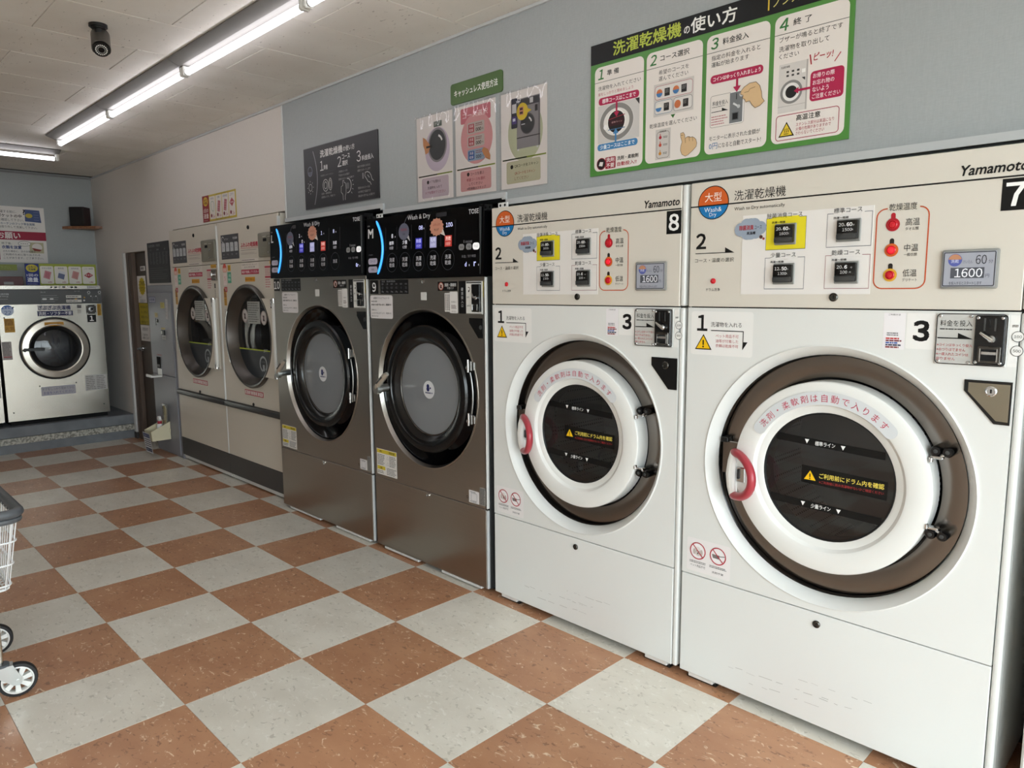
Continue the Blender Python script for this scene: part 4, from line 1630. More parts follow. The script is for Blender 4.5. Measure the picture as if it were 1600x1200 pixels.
    b.lathe([(dr_ + 0.001, 0.001), (dr_, -0.003), (dr_ - 0.006, -0.004), (dr_ - 0.017, 0.018), (dr_ - 0.018, 0.020)], 0, CZ, 'steel_dark', 96)
    b.build('door_lip', root, smooth=50)
    b = MB()
    b.lathe([(dr_ - 0.017, 0.016), (dr_ - 0.022, 0.030), (0.335, 0.055), (0.300, 0.070), (0.20, 0.080)], 0, CZ, 'black_gloss', 96)
    b.build('door_well', root, smooth=50)
    # crescent cover round the hinges
    R2 = 0.327
    big = dr_ - 0.012
    pts_o, pts_i = [], []
    for i in range(33):
        a = radians(-62 + 128 * i / 32)
        k = cos(radians(-90 + 180 * i / 32)) ** 0.6 if 0 < i < 32 else 0.0
        ro = R2 - 0.01 + (big - R2 + 0.01) * k
        pts_o.append((ro * cos(a), CZ + ro * sin(a)))
        pts_i.append(((R2 - 0.02) * cos(a), CZ + (R2 - 0.02) * sin(a)))
    b = MB()
    n = len(pts_o)
    vs = [(u, 0.010, z) for u, z in pts_o] + [(u, 0.004, z) for u, z in pts_i] + [(u, 0.05, z) for u, z in pts_o]
    b.add(vs, [(i, n + i, n + i + 1, i + 1) for i in range(n - 1)] + [(i, i + 1, 2 * n + i + 1, 2 * n + i) for i in range(n - 1)], 'black_gloss')
    b.build('hinge_cover', root, smooth=40)
    # drum
    b = MB()
    b.lathe([(0.245, 0.085), (0.27, 0.11), (0.33, 0.13), (0.33, 0.55)], 0, CZ, 'drum_holes', 64)
    b.lathe([(0.33, 0.55), (0.0005, 0.57)], 0, CZ, 'drum', 64)
    b.build('drum', root, smooth=40)
    b = MB()
    gr = U['glass_r']
    b.lathe([(0.318, 0.060), (0.326, 0.050), (0.326, 0.004), (0.318, -0.006), (0.300, -0.009), (0.286, -0.007), (0.283, -0.002), (0.268, 0.000), (0.262, 0.004), (0.252, 0.016), (gr + 0.002, 0.024), (gr + 0.001, 0.070)], 0, CZ, 'black_satin', 96)
    dr = b.build('door', root, smooth=30)
    b = MB()
    b.lathe([(gr + 0.004, 0.0235), (gr, 0.0225), (gr - 0.003, 0.026), (gr - 0.003, 0.04)], 0, CZ, 'dark_chrome', 72)
    b.build('glass_trim', dr)
    b = MB()
    b.lathe([(gr, 0.030), (gr * 0.7, 0.026), (0.0005, 0.024)], 0, CZ, 'glass_grey', 72)
    gl = b.build('glass', dr, smooth=60)
    p = Pr(0.0236)
    lz = CZ - 0.003
    lu = U['logo_u']
    p.c(lu, lz, 0.046, '#d5d6d8', 1, n=32)
    p.c(lu - 0.007, lz + 0.017, 0.0115, '#23285c', 2, n=18)
    p.c(lu - 0.007, lz + 0.003, 0.0125, '#23285c', 2, n=18)
    p.c(lu + 0.012, lz + 0.009, 0.0055, '#23285c', 2, n=12)
    p.r(lu - 0.030, lz - 0.020, lu + 0.018, lz - 0.013, '#6d7088', l=2)
    p.c(lu + 0.026, lz - 0.016, 0.004, '#23285c', 2, n=10)
    p.build('glass_sticker', gl)
    # hinges
    for zz in (CZ + 0.145, CZ - 0.110):
        h = MB()
        uh = 0.342
        h.box(uh - 0.006, uh + 0.042, -0.006, 0.012, zz - 0.020, zz + 0.020, 'hinge_metal', bev=0.003)
        h.box(uh + 0.008, uh + 0.026, -0.010, -0.004, zz - 0.024, zz + 0.024, 'hinge_metal', bev=0.003)
        h.cyl((uh + 0.004, -0.010, zz - 0.030), (uh + 0.004, -0.010, zz + 0.030), 0.006, 'chrome', 12)
        screw(h, uh - 0.016, zz - 0.012, 0.0, 0.008)
        h.build('hinge', dr)
    h = MB()
    h.tube([(0.365 * cos(a), 0.002, CZ + 0.365 * sin(a)) for a in [radians(t) for t in range(-14, 19, 4)]], 0.005, 'hinge_metal', 10)
    h.build('hinge_rod', dr)
    # lever handle
    h = MB()
    hu, hz = U['hand']
    h.cyl((hu, 0.006, hz), (hu, -0.062, hz - 0.004), 0.021, 'zinc', 20)
    h.cyl((hu, -0.058, hz - 0.004), (hu, -0.082, hz - 0.005), 0.027, 'zinc', 20, 0.025)
    hd_ = h.build('handle', dr)
    h = MB()
    h.tube([(hu - 0.002, -0.072, hz + 0.004), (hu + 0.020, -0.073, hz + 0.028), (hu + 0.072, -0.069, hz + 0.072), (hu + 0.088, -0.066, hz + 0.084)], [0.014, 0.017, 0.016, 0.011], 'steel_pale', 12)
    h.tube([(hu + 0.020, -0.088, hz + 0.030), (hu + 0.064, -0.084, hz + 0.066)], 0.005, 'dark_grey', 8)
    h.build('handle_lever', hd_)
    # lower stickers
    s = Pr(0.0)
    a, c_ = U['warn']
    z0_, z1_ = (0.431, 0.576) if size_letter == 'M' else (0.424, 0.569)
    s.r(a, z0_, c_, z1_, '#dedbd6', 0.002, l=1)
    s.r(a + 0.003, z1_ - 0.024, c_ - 0.003, z1_ - 0.003, '#d2bd3c', l=2)
    s.t('警告', a + 0.030, z1_ - 0.0135, 0.010, '#4a401c', l=3, b=0.02)
    s.t('取扱注意', a + (c_ - a) * 0.62, z1_ - 0.0135, 0.012, '#4a401c', u1=c_ - 0.020, l=3, b=0.02)
    s.r(a + 0.004, z0_ + 0.028, a + (c_ - a) * 0.42, z0_ + 0.048, '#d2bd3c', l=2)
    s.t('注意', a + 0.026, z0_ + 0.038, 0.012, '#4a401c', l=3, b=0.02)
    um = a + (c_ - a) * 0.46
    s.lines(a + 0.008, um - 0.006, z0_ + 0.054, z1_ - 0.030, 7, '#666666')
    s.lines(um + 0.032, c_ - 0.006, z0_ + 0.054, z1_ - 0.030, 7, '#666666')
    s.lines(um + 0.006, c_ - 0.006, z0_ + 0.006, z0_ + 0.046, 5, '#666666')
    s.lines(a + 0.008, um - 0.012, z0_ + 0.006, z0_ + 0.024, 2, '#666666')
    for zz in (z0_ + 0.060, z0_ + 0.092):
        s.ln([(um + 0.006, zz), (um + 0.026, zz), (um + 0.016, zz + 0.017)], 0.0016, '#55524c', 2, closed=True)
    s.build('warning_sticker', root)
    s = Pr(0.0)
    a, c_ = U['s1']
    s.r(a, 0.427, c_, 0.487, '#d9d6d6', 0.002, l=1)
    s.rl(a + 0.016, 0.438, c_ - 0.016, 0.474, 0.004, 0.0016, '#77757c', 2)
    s.lines(a + 0.008, c_ - 0.008, 0.476, 0.483, 1, '#666666')
    s.lines(a + 0.008, c_ - 0.008, 0.430, 0.436, 1, '#666666')
    s.ring(a - 0.012, 0.449, 0.007, 0.002, '#44403c', 1)
    s.build('rating_sticker', root)
    s = Pr(0.0)
    a, c_ = U['s2']
    s.r(a, 0.428, c_, 0.514, '#8d8a86', 0.001, l=1)
    s.lines(a + 0.004, c_ - 0.004, 0.432, 0.510, 11, '#4a4845')
    s.build('rating_plate', root)
    lock_part('drawer_lock', root, 0.012, 0.395, 0.011, 'chrome')
    return root


W_, B_ = '#d6d6de', '#3a3ab0'
m9 = make_steel(-1.865, '9', 'M', 0.466, 0.0, 0.407, 'dark steel washer dryer numbered 9 with size M on its black panel', dict(
    feet=((-0.392, -0.085), (0.110, 0.411)), wd=(-0.100, 0.082), to=(0.364, 0.437),
    btn=(-0.231, -0.120, -0.006, 0.107, 0.220), bars=(-0.287, -0.188, -0.066, 0.045, 0.165, 0.271), pill=(0.316, 0.368, 0.417),
    bub_blue=(-0.129, 1.735), bub_pink=(0.133, 1.741),
    stat=((-0.236, ('標準', '15分'), None, '#c4c4cc'), (-0.121, ('少量', '12分'), None, '#c4c4cc'), (-0.007, ('除菌', '15分'), '#2f2fa0', '#c0c0ee'), (0.106, ('毛布', '15分'), '#8f8fb4', '#d0d0e0'), (0.220, ('洗乾', '15分'), '#a83028', '#ecd0c8')),
    digits=((-0.229, 1.719, '8', W_), (0.009, 1.746, '08', '#c8ccff'), (0.226, 1.746, '100', '#d0d4ff'), (0.348, 1.559, 'd', '#c8ccff'), (0.411, 1.559, 'r', '#d0d4ff')),
    arc=((-0.371, 1.804), (-0.313, 1.673), (-0.357, 1.529)),
    tab=(-0.364, -0.116), note=(-0.464, -0.256), nodet=(0.121, 0.266), pay1=(0.172, 0.208), pay2=(0.209, 0.269), strip=(0.277, 0.326), coin=(0.329, 0.444), yel=(0.4455, 0.4490),
    pock=(0.349, 0.444, 0.412), glass_r=0.236, logo_u=0.004, hand=(-0.318, 0.927), warn=(-0.445, -0.257), s1=(0.330, 0.403), s2=(0.408, 0.449)))
m10 = make_steel(-0.835, '10', 'L', 0.541, 0.036, 0.418, 'dark steel washer dryer numbered 10 with size L on its black panel', dict(
    feet=((-0.452, -0.066), (0.126, 0.491)), wd=(-0.107, 0.080), to=(0.432, 0.509),
    btn=(-0.266, -0.138, -0.009, 0.116, 0.247), bars=(-0.325, -0.198, -0.072, 0.054, 0.182, 0.300), pill=(0.385, 0.435, 0.490),
    bub_blue=(-0.276, 1.764), bub_pink=(-0.006, 1.783),
    stat=((-0.268, ('標準', '15分'), None, '#c4c4cc'), (-0.138, ('除菌', '15分'), '#2f2fa0', '#c0c0ee'), (-0.010, ('毛布', '15分'), '#9a9ac0', '#c8c8dc'), (0.116, ('洗乾', '15分'), '#a83028', '#ecd0c8'), (0.245, ('洗濯', '32分'), None, '#c4c4cc')),
    digits=((-0.159, 1.742, '1', W_), (-0.126, 1.708, '0', W_), (0.100, 1.744, '1', '#d0d4ff'), (0.233, 1.746, '8', '#d0d4ff'), (0.475, 1.557, '0r', '#d0d4ff')),
    arc=((-0.453, 1.834), (-0.395, 1.687), (-0.434, 1.558)),
    tab=(-0.437, -0.189), note=(-0.434, -0.230), nodet=(0.192, 0.332), pay1=(0.240, 0.281), pay2=(0.283, 0.340), strip=(0.355, 0.402), coin=(0.404, 0.518), yel=(0.5195, 0.5240),
    pock=(0.430, 0.522, 0.490), glass_r=0.246, logo_u=-0.006, hand=(-0.395, 0.924), warn=(-0.515, -0.325), s1=(0.413, 0.484), s2=(0.489, 0.5245)))

# white bracket screwed to the top corner of machine 8, and one behind machine 9
for (ux, uz, uw, lab) in ((-2.352, 1.797, 0.062, 'white bracket with two holes above the corner of machine 8'), (-1.395, 1.822, 0.055, 'white bracket above the corner of machine 9')):
    b = MB()
    b.box(ux - uw, ux, -0.100, -0.094, uz, uz + 0.030, 'white_plastic', bev=0.001)
    b.box(ux - uw, ux, -0.100, -0.060, uz, uz + 0.003, 'white_plastic')
    for k in (0.25, 0.72):
        b.lathe([(0.006, -0.0935), (0.0005, -0.0932)], ux - uw * k, uz + 0.018, 'void', 12)
    o = b.build('wall_bracket', smooth=0)
    tag(o, lab, 'bracket')


# ------------------------------------------------------------------ cream dryers
def make_dryer(cx, label, number, drum_seen):
    root = empty('tumble_dryer', (cx, -0.098, 0), pi)
    tag(root, label, 'dryer', 'cream tumble dryers')
    H = 0.4835
    ZT = 1.950
    b = MB()
    b.box(-H, -H + 0.004, 0.01, 0.75, 0.03, ZT, 'cream')
    b.box(H - 0.004, H, 0.01, 0.75, 0.03, ZT, 'cream')
    b.box(-H, H, 0.01, 0.75, ZT - 0.004, ZT, 'cream')
    b.box(-H, H, 0.746, 0.75, 0.03, ZT, 'cream')
    b.box(-H, H, 0.03, 0.75, 0.03, 0.034, 'cream')
    b.box(-H + 0.004, H - 0.004, 0.012, 0.02, 1.642, 1.652, 'void')
    b.build('body', root, smooth=0)
    b = MB()
    b.box(-H, H - 0.020, 0, 0.012, 1.650, ZT, 'cream', bev=0.002)
    up = b.build('control_panel', root, smooth=0)
    b = MB()
    b.plate_hole(-H, H - 0.020, 0.622, 1.646, 0.0, 1.125, 0.345, 0, 0.012, 'cream', 72)
    b.build('front_panel', root, smooth=20)
    b = MB()
    b.box(H - 0.017, H - 0.003, -0.008, 0.02, 0.62, ZT - 0.02, 'trim_white', bev=0.002)
    b.box(H - 0.012, H - 0.003, -0.004, 0.02, 0.20, 0.575, 'trim_white', bev=0.002)
    b.build('edge_strip', root, smooth=0)
    b = MB()
    b.box(-H, H, -0.022, 0.03, 0.576, 0.618, 'charcoal', bev=0.008, seg=2)
    b.build('belt_rail', root)
    b = MB()
    b.box(-H, H - 0.014, -0.002, 0.012, 0.200, 0.574, 'cream', bev=0.002)
    b.build('lower_panel', root, smooth=0)
    b = MB()
    b.box(-H, H, -0.002, 0.02, 0.045, 0.198, 'charcoal', bev=0.002)
    b.build('kick_panel', root, smooth=0)
    b = MB()
    b.box(-H + 0.01, H, 0.012, 0.06, 0.012, 0.043, 'trim_white', bev=0.002)
    b.box(-H + 0.01, H, 0.03, 0.06, 0.0, 0.012, 'void')
    b.build('base_rail', root, smooth=0)
    lock_part('panel_lock', root, 0.035, 1.885, 0.014, 'black')
    lock_part('drawer_lock', root, -0.022, 0.634, 0.012, 'black')
    # print on the control panel
    p = Pr(0.0)
    p.r(-0.428, 1.678, -0.128, 1.855, '#4a4a4d', l=1)
    p.ring(-0.392, 1.822, 0.022, 0.005, '#d8d8d8', 2, a0=0.5, a1=5.2)
    p.t('ドライ', -0.364, 1.822, 0.015, '#d8d8d8', u1=-0.300)
    p.t('乾燥機', -0.222, 1.826, 0.018, '#d8d8d8', u1=-0.150)
    for k in range(4):
        a = -0.416 + k * 0.072
        p.pg([(a, 1.734), (a + 0.056, 1.734), (a + 0.056, 1.792), (a + 0.044, 1.798), (a, 1.798)], '#b9bbbd', 2)
        p.t(('10分', '20分', '30分', '40分')[k], a + 0.028, 1.765, 0.010, '#77797d', al='c', l=3)
        p.t(('高温', '中温', '低温', '送風')[k], a + 0.028, 1.713, 0.012, '#9c9ca0', al='c', l=3)
    p.t('ご利用ください', -0.416, 1.692, 0.008, '#8c8c90', u1=-0.330)
    p.t('ふわふわ乾燥機', -0.098, 1.768, 0.033, '#c0304a', u1=0.168, b=0.025)
    p.r(-0.098, 1.743, 0.168, 1.745, '#c0304a', l=2)
    p.lines(-0.096, 0.166, 1.727, 1.735, 1, '#9a8f8a')
    p.lines(-0.096, 0.166, 1.700, 1.716, 2, '#b5aaa2')
    p.r(-0.098, 1.652, 0.165, 1.672, '#ddd5cb', l=1)
    p.lines(-0.092, 0.158, 1.656, 1.669, 1, '#8a807c')
    p.build('print', up)
    b = MB()
    b.box(0.196, 0.456, -0.016, 0, 1.672, 1.834, 'beige_paint' if False else 'cab_olive', bev=0.010, seg=2)
    b.box(0.282, 0.330, -0.018, -0.014, 1.775, 1.795, 'void')
    b.box(0.340, 0.440, -0.0175, -0.015, 1.690, 1.815, 'cab_olive2', bev=0.002)
    screw(b, 0.352, 1.700, -0.0175, 0.007)
    screw(b, 0.372, 1.757, -0.0175, 0.009)
    cb_ = b.build('coin_timer', root)
    p = Pr(-0.0175)
    p.lines(0.278, 0.336, 1.803, 1.810, 1, '#d8d6c8')
    p.lines(0.352, 0.430, 1.800, 1.808, 1, '#c8c6b8')
    p.lines(0.270, 0.330, 1.690, 1.740, 4, '#8f8d7e')
    p.build('print', cb_)
    # stickers
    def st(name, u0, z0, u1, z1, c_, rad=0.003):
        q = Pr(0.0)
        q.r(u0, z0, u1, z1, c_, rad, l=1)
        return q
    q = st('s', 0.33, 1.622, 0.43, 1.648, '#d9a53c')
    q.t('お釣りはでません', 0.336, 1.635, 0.011, '#6a4a14', u1=0.424)
    q.build('yellow_sticker', root)
    q = st('s', -0.426, 1.585, -0.350, 1.632, '#e0a796', 0.02)
    q.c(-0.388, 1.618, 0.030, '#d4584a', 1.5, n=20, a0=0, a1=pi)
    q.t('乾燥', -0.388, 1.602, 0.020, '#f0e4e0', al='c', l=3)
    q.r(-0.420, 1.490, -0.360, 1.580, '#e6d6d0', l=1)
    q.t('5', -0.390, 1.540, 0.030, '#d0786c', al='c', l=3)
    q.r(-0.412, 1.440, -0.362, 1.478, '#b84a50', l=1)
    q.t('消', -0.387, 1.459, 0.022, '#eadad6', al='c', l=3)
    q.build('pink_sticker', root)
    q = st('s', -0.335, 1.594, -0.285, 1.636, '#d9b03c')
    q.lines(-0.331, -0.289, 1.600, 1.630, 3, '#8a4a1c')
    q.build('yellow_sticker', root)
    q = st('s', -0.345, 1.505, -0.283, 1.585, '#5aa98a')
    q.t('少量', -0.314, 1.560, 0.020, '#e0f0e8', al='c')
    q.t('無料', -0.314, 1.530, 0.020, '#e0f0e8', al='c')
    q.build('green_sticker', root)
    q = st('s', -0.105, 1.602, 0.165, 1.640, '#ddd5cb')
    q.t('洗濯物を取り出しましょう', -0.100, 1.630, 0.010, '#7a706c', u1=0.140)
    q.t('忘れ物注意', -0.060, 1.613, 0.011, '#7a706c', u1=0.110)
    q.r(-0.110, 1.563, 0.165, 1.596, '#b4304a', l=1)
    q.t('高温で乾燥してください', -0.102, 1.580, 0.018, '#f0e0e0', u1=0.157, b=0.02)
    q.build('red_sticker', root)
    q = st('s', -0.055, 1.512, 0.100, 1.544, '#dc9c38')
    q.t('濡れた手で触らない', -0.050, 1.528, 0.013, '#70430f', u1=0.095)
    q.build('orange_sticker', root)
    q = Pr(0.0)
    q.r(0.250, 1.462, 0.345, 1.618, '#d6cec4', l=1)
    q.r(0.253, 1.600, 0.343, 1.613, '#b84a58', l=2)
    q.r(0.253, 1.533, 0.343, 1.546, '#b84a58', l=2)
    q.lines(0.255, 0.340, 1.550, 1.596, 4, '#c08080')
    q.lines(0.255, 0.340, 1.466, 1.528, 4, '#c08080')
    q.build('notice_sticker', root)
    q = st('s', -0.426, 1.340, -0.378, 1.468, '#d09a3a')
    q.lines(-0.422, -0.382, 1.400, 1.462, 5, '#7a3a1c', fill=0.7)
    q.lines(-0.422, -0.382, 1.345, 1.392, 4, '#8a6a2c')
    q.build('orange_sticker', root)
    q = st('s', -0.428, 1.190, -0.392, 1.320, '#cfc8c2')
    q.lines(-0.424, -0.396, 1.195, 1.315, 10, '#a8a09a')
    q.build('notice_sticker', root)
    b = MB()
    b.box(0.350, 0.440, -0.010, 0.0, 1.528, 1.612, 'steel_ring', bev=0.003)
    b.lathe([(0.014, -0.01), (0.014, -0.024), (0.0005, -0.026)], 0.392, 1.572, 'chrome', 16)
    b.box(0.384, 0.400, -0.030, -0.020, 1.560, 1.586, 'chrome', bev=0.003)
    cu = b.build('coin_slot', root)
    q = Pr(0.0)
    q.t('返却　口', 0.345, 1.628, 0.012, '#8a5a50', u1=0.430)
    q.r(0.380, 1.470, 0.402, 1.505, '#2a2826', l=1)
    q.lines(0.382, 0.400, 1.400, 1.462, 5, '#5a5652')
    q.build('coin_print', root)
    q = st('s', -0.155, 0.697, 0.140, 0.735, '#b83248')
    for i, ch in enumerate('高温注意中'[:5]):
        a = -0.147 + i * 0.0565
        q.r(a, 0.703, a + 0.050, 0.729, '#e8e0dc', l=2)
        q.t(ch, a + 0.025, 0.716, 0.022, '#b83248', al='c', l=3, b=0.02)
    q.build('red_sticker', root)
    # door: deep dark bezel, glass, flat ear with handle bar
    CZ = 1.125
    b = MB()
    b.lathe([(0.360, 0.0), (0.369, -0.008), (0.368, -0.026), (0.358, -0.034), (0.345, -0.030), (0.318, 0.020), (0.305, 0.034), (0.300, 0.040)], 0, CZ, 'bezel_dark', 96)
    dr = b.build('door', root, smooth=35)
    b = MB()
    for zz in (1.0,):
        b.lathe([(0.362, -0.0345), (0.354, -0.0355), (0.349, -0.034)], 0, CZ, 'chrome', 40, radians(150), radians(215))
    b.build('chrome_trim', dr)
    b = MB()
    b.prism([(0.215, 0.855), (H - 0.055, 0.855), (H - 0.055, 1.395), (0.215, 1.395)] + [(0.357 * cos(radians(t)), CZ + 0.357 * sin(radians(t))) for t in range(49, -50, -7)], -0.030, -0.002, 'cream')
    b.build('door_panel', dr, smooth=0)
    b = MB()
    ub = H - 0.042
    b.box(ub - 0.018, ub + 0.018, -0.052, -0.030, 0.868, 1.392, 'white_plastic', bev=0.008, seg=2)
    b.box(ub - 0.030, ub - 0.018, -0.034, -0.020, 0.868, 1.392, 'void')
    b.cyl((ub, -0.042, 1.396), (ub, -0.042, 1.365), 0.017, 'chrome', 16)
    b.cyl((ub, -0.042, 0.860), (ub, -0.042, 0.892), 0.017, 'chrome', 16)
    b.build('handle', dr)
    q = Pr(-0.0302)
    q.r(0.372, 1.330, 0.408, 1.388, '#151515', l=1)
    q.t(number, 0.390, 1.359, 0.030, '#d8d8d8', al='c')
    q.build('number_sticker', dr)
    b = MB()
    b.lathe([(0.302, 0.038), (0.0005, 0.036)], 0, CZ, 'glass_dark', 72)
    gl = b.build('glass', dr, smooth=0)
    q = Pr(0.0355)
    def gline(z):
        h = math.sqrt(0.295 ** 2 - (z - CZ) ** 2)
        return -h, h
    # dark lower mask with a lime line and a pale ring mark
    zm = 1.028
    a_ = math.asin((zm - CZ) / 0.300)
    q.pg([(0.300 * cos(t), CZ + 0.300 * sin(t)) for t in [(-pi - a_) + (pi + 2 * a_) * i / 30 for i in range(31)]], '#33363a', 1)
    q.r(-0.283, zm - 0.005, 0.215, zm + 0.004, '#a9b83c', l=2)
    q.t('JET', 0.105, zm - 0.002, 0.024, '#b8bcbc', u1=0.165, l=3)
    q.ring(0.090, 0.930, 0.058, 0.014, '#a8acae', 2, a0=-0.9, a1=4.4)
    q.r(0.080, 0.880, 0.107, 0.925, '#a8acae', l=2)
    q.t('ソフト', 0.062, 0.945, 0.012, '#a8acae', u1=0.118)
    q.r(-0.120, 1.215, 0.075, 1.372, '#a9aaa6' if drum_seen else '#b4b4ae', l=1)
    q.lines(-0.110, 0.065, 1.222, 1.366, 9, '#6a6b68')
    for uu, zz in ((-0.165, 1.268), (0.130, 1.258)):
        q.c(uu, zz, 0.046, '#c9c3bf', 2, rz=0.050, n=28)
        q.ring(uu, zz, 0.043, 0.003, '#8a6a64', 3, rz=0.047)
        q.c(uu, zz + 0.008, 0.011, '#2c2826', 3, n=14)
        q.pg([(uu - 0.014, zz - 0.022), (uu + 0.014, zz - 0.022), (uu + 0.008, zz + 0.004), (uu - 0.008, zz + 0.004)], '#2c2826', 3)
        q.ln([(uu - 0.022, zz + 0.020), (uu + 0.022, zz - 0.024)], 0.004, '#8a5a54', 4)
    q.build('glass_stickers', gl)
    # drum
    b = MB()
    b.lathe([(0.300, 0.045), (0.300, 0.10), (0.16, 0.12), (0.16, 0.45), (0.0005, 0.46)], 0.05, CZ, 'drum_dark', 48)
    b.build('drum', root, smooth=40)
    return root


M['cab_olive'] = mat('olive_grey_plastic', '#7e7a6c', 0.4)
M['cab_olive2'] = mat('olive_grey_panel', '#716d60', 0.4)
M['bezel_dark'] = mat('dark_bezel', '#56524e', 0.28, 0.75)
make_dryer(1.172, 'cream tumble dryer beside the grey change machine, farther of the two', '12', False)
make_dryer(0.203, 'cream tumble dryer beside the steel machine 10, nearer of the two', '11', True)

# ------------------------------------------------------------------ grey change machine
root = empty('change_machine', (1.970, -0.098, 0), pi)
tag(root, 'tall blue-grey change machine cabinet between the brown door and the dryers', 'cabinet')
H = 0.3105
b = MB()
b.box(-H, H, 0.004, 0.30, 0.0, 1.503, 'cab_grey', bev=0.003)
b.build('body', root, smooth=0)
b = MB()
b.box(-0.288, 0.262, -0.006, 0.006, 0.712, 1.441, 'cab_grey', bev=0.003)
d = b.build('upper_door', root, smooth=0)
b = MB()
b.box(-0.288, 0.262, -0.004, 0.006, 0.02, 0.706, 'cab_grey', bev=0.003)
d2 = b.build('lower_door', root, smooth=0)
q = Pr(-0.006)
q.r(-0.259, 1.350, -0.100, 1.403, '#3c4468', l=1)
q.r(-0.250, 1.356, -0.109, 1.397, '#c9c9d4', l=2)
q.t('両替機', -0.242, 1.377, 0.032, '#34406c', u1=-0.118, l=3, b=0.02)
q.r(0.016, 1.304, 0.114, 1.354, '#c9bd58', l=1)
q.lines(0.022, 0.106, 1.310, 1.350, 3, '#7a6a28')
q.pg([(0.131, 1.212), (0.180, 1.206), (0.196, 1.380), (0.145, 1.387)], '#c8c6c6', 1)
for i, ch in enumerate('千円札専用'):
    q.t(ch, 0.155 + 0.004 * (2 - i), 1.360 - i * 0.030, 0.018, '#6a6868', al='c')
q.r(-0.139, 1.222, -0.064, 1.262, '#cfc290', l=1)
q.lines(-0.134, -0.070, 1.227, 1.258, 3, '#8a7a40')
q.r(0.000, 1.118, 0.095, 1.134, '#b9a15c', l=1)
q.r(0.010, 1.030, 0.100, 1.066, '#c9c7c6', l=1)
q.t('両替中', 0.020, 1.048, 0.018, '#44424a', u1=0.090)
q.t('釣銭返却', -0.150, 0.886, 0.012, '#b2444a', u1=-0.030)
q.build('print', d)
b = MB()
b.box(0.012, 0.092, -0.016, -0.005, 1.070, 1.112, 'black', bev=0.003)
b.box(0.022, 0.050, -0.018, -0.014, 1.076, 1.106, 'zinc', bev=0.002)
b.build('note_slot', d)
b = MB()
b.lathe([(0.016, -0.005), (0.016, -0.014), (0.010, -0.016), (0.0005, -0.016)], -0.070, 1.190, 'dark_chrome', 18)
b.box(-0.122, -0.112, -0.010, -0.005, 1.150, 1.212, 'black')
b.box(-0.080, -0.060, -0.012, -0.005, 1.170, 1.176, 'chrome')
b.build('lock', d)
b = MB()
b.box(-0.150, -0.070, -0.012, -0.005, 0.768, 0.868, 'void', bev=0.002)
b.box(-0.142, -0.078, -0.014, -0.011, 0.778, 0.800, 'dark_grey', bev=0.001)
b.build('coin_outlet', d)
b = MB()
b.box(-0.178, -0.048, -0.100, -0.006, 0.690, 0.704, 'white_plastic', bev=0.005, seg=2)
b.box(-0.178, -0.048, -0.104, -0.094, 0.690, 0.716, 'white_plastic', bev=0.004)
b.box(-0.142, -0.050, -0.012, -0.006, 0.700, 0.762, 'white_plastic', bev=0.003)
b.build('coin_tray', root)

# box of cleaning things hung on the cabinet
rb = empty('dispenser_box', (1.99, -0.0905, 0.140), pi)
tag(rb, 'ivory plastic box with a printed notice, hung low on the grey cabinet', 'box')
b = MB()
b.box(-0.085, 0.085, -0.150, -0.146, 0.0, 0.085, 'ivory') if False else None
M['ivory'] = mat('ivory_plastic', '#d6ceb0', 0.45)
b = MB()
b.add([(-0.085, -0.155, 0.0), (0.085, -0.155, 0.0), (0.085, 0.0, 0.0), (-0.085, 0.0, 0.0), (-0.085, -0.165, 0.085), (0.085, -0.165, 0.085), (0.085, 0.0, 0.160), (-0.085, 0.0, 0.160),
       (-0.081, -0.151, 0.004), (0.081, -0.151, 0.004), (0.081, -0.004, 0.004), (-0.081, -0.004, 0.004), (-0.081, -0.160, 0.085), (0.081, -0.160, 0.085), (0.081, -0.004, 0.158), (-0.081, -0.004, 0.158)],
      [(0, 3, 2, 1), (0, 1, 5, 4), (1, 2, 6, 5), (2, 3, 7, 6), (3, 0, 4, 7), (8, 9, 10, 11), (8, 12, 13, 9), (9, 13, 14, 10), (10, 14, 15, 11), (11, 15, 12, 8), (4, 5, 13, 12), (5, 6, 14, 13), (6, 7, 15, 14), (7, 4, 12, 15)], 'ivory')
b.build('box', rb, smooth=0)
b = MB()
b.box(0.085, 0.092, -0.012, 0.0, 0.060, 0.100, 'ivory', bev=0.002)
b.build('hook', rb, smooth=0)
q = Pr(0.0)
q.r(-0.105, -0.115, 0.070, 0.070, '#d9dade', l=1)
q.r(-0.096, 0.026, 0.061, 0.062, '#3b4a7c', l=2)
q.t('ご自由にどうぞ', -0.088, 0.044, 0.018, '#d8dce8', u1=0.052, l=3)
for i in range(4):
    q.r(-0.092, 0.004 - i * 0.020, 0.058, 0.012 - i * 0.020, '#34363c', l=2)
q.r(-0.092, -0.104, 0.056, -0.070, '#2c3450', l=2)
q.t('洗濯槽クリーナー', -0.086, -0.087, 0.014, '#c8ccd8', u1=0.050, l=3)
o = q.build('paper_notice', rb)
o.location = (0.0, -0.166, 0.0)
o.rotation_euler = (radians(7), 0, 0)
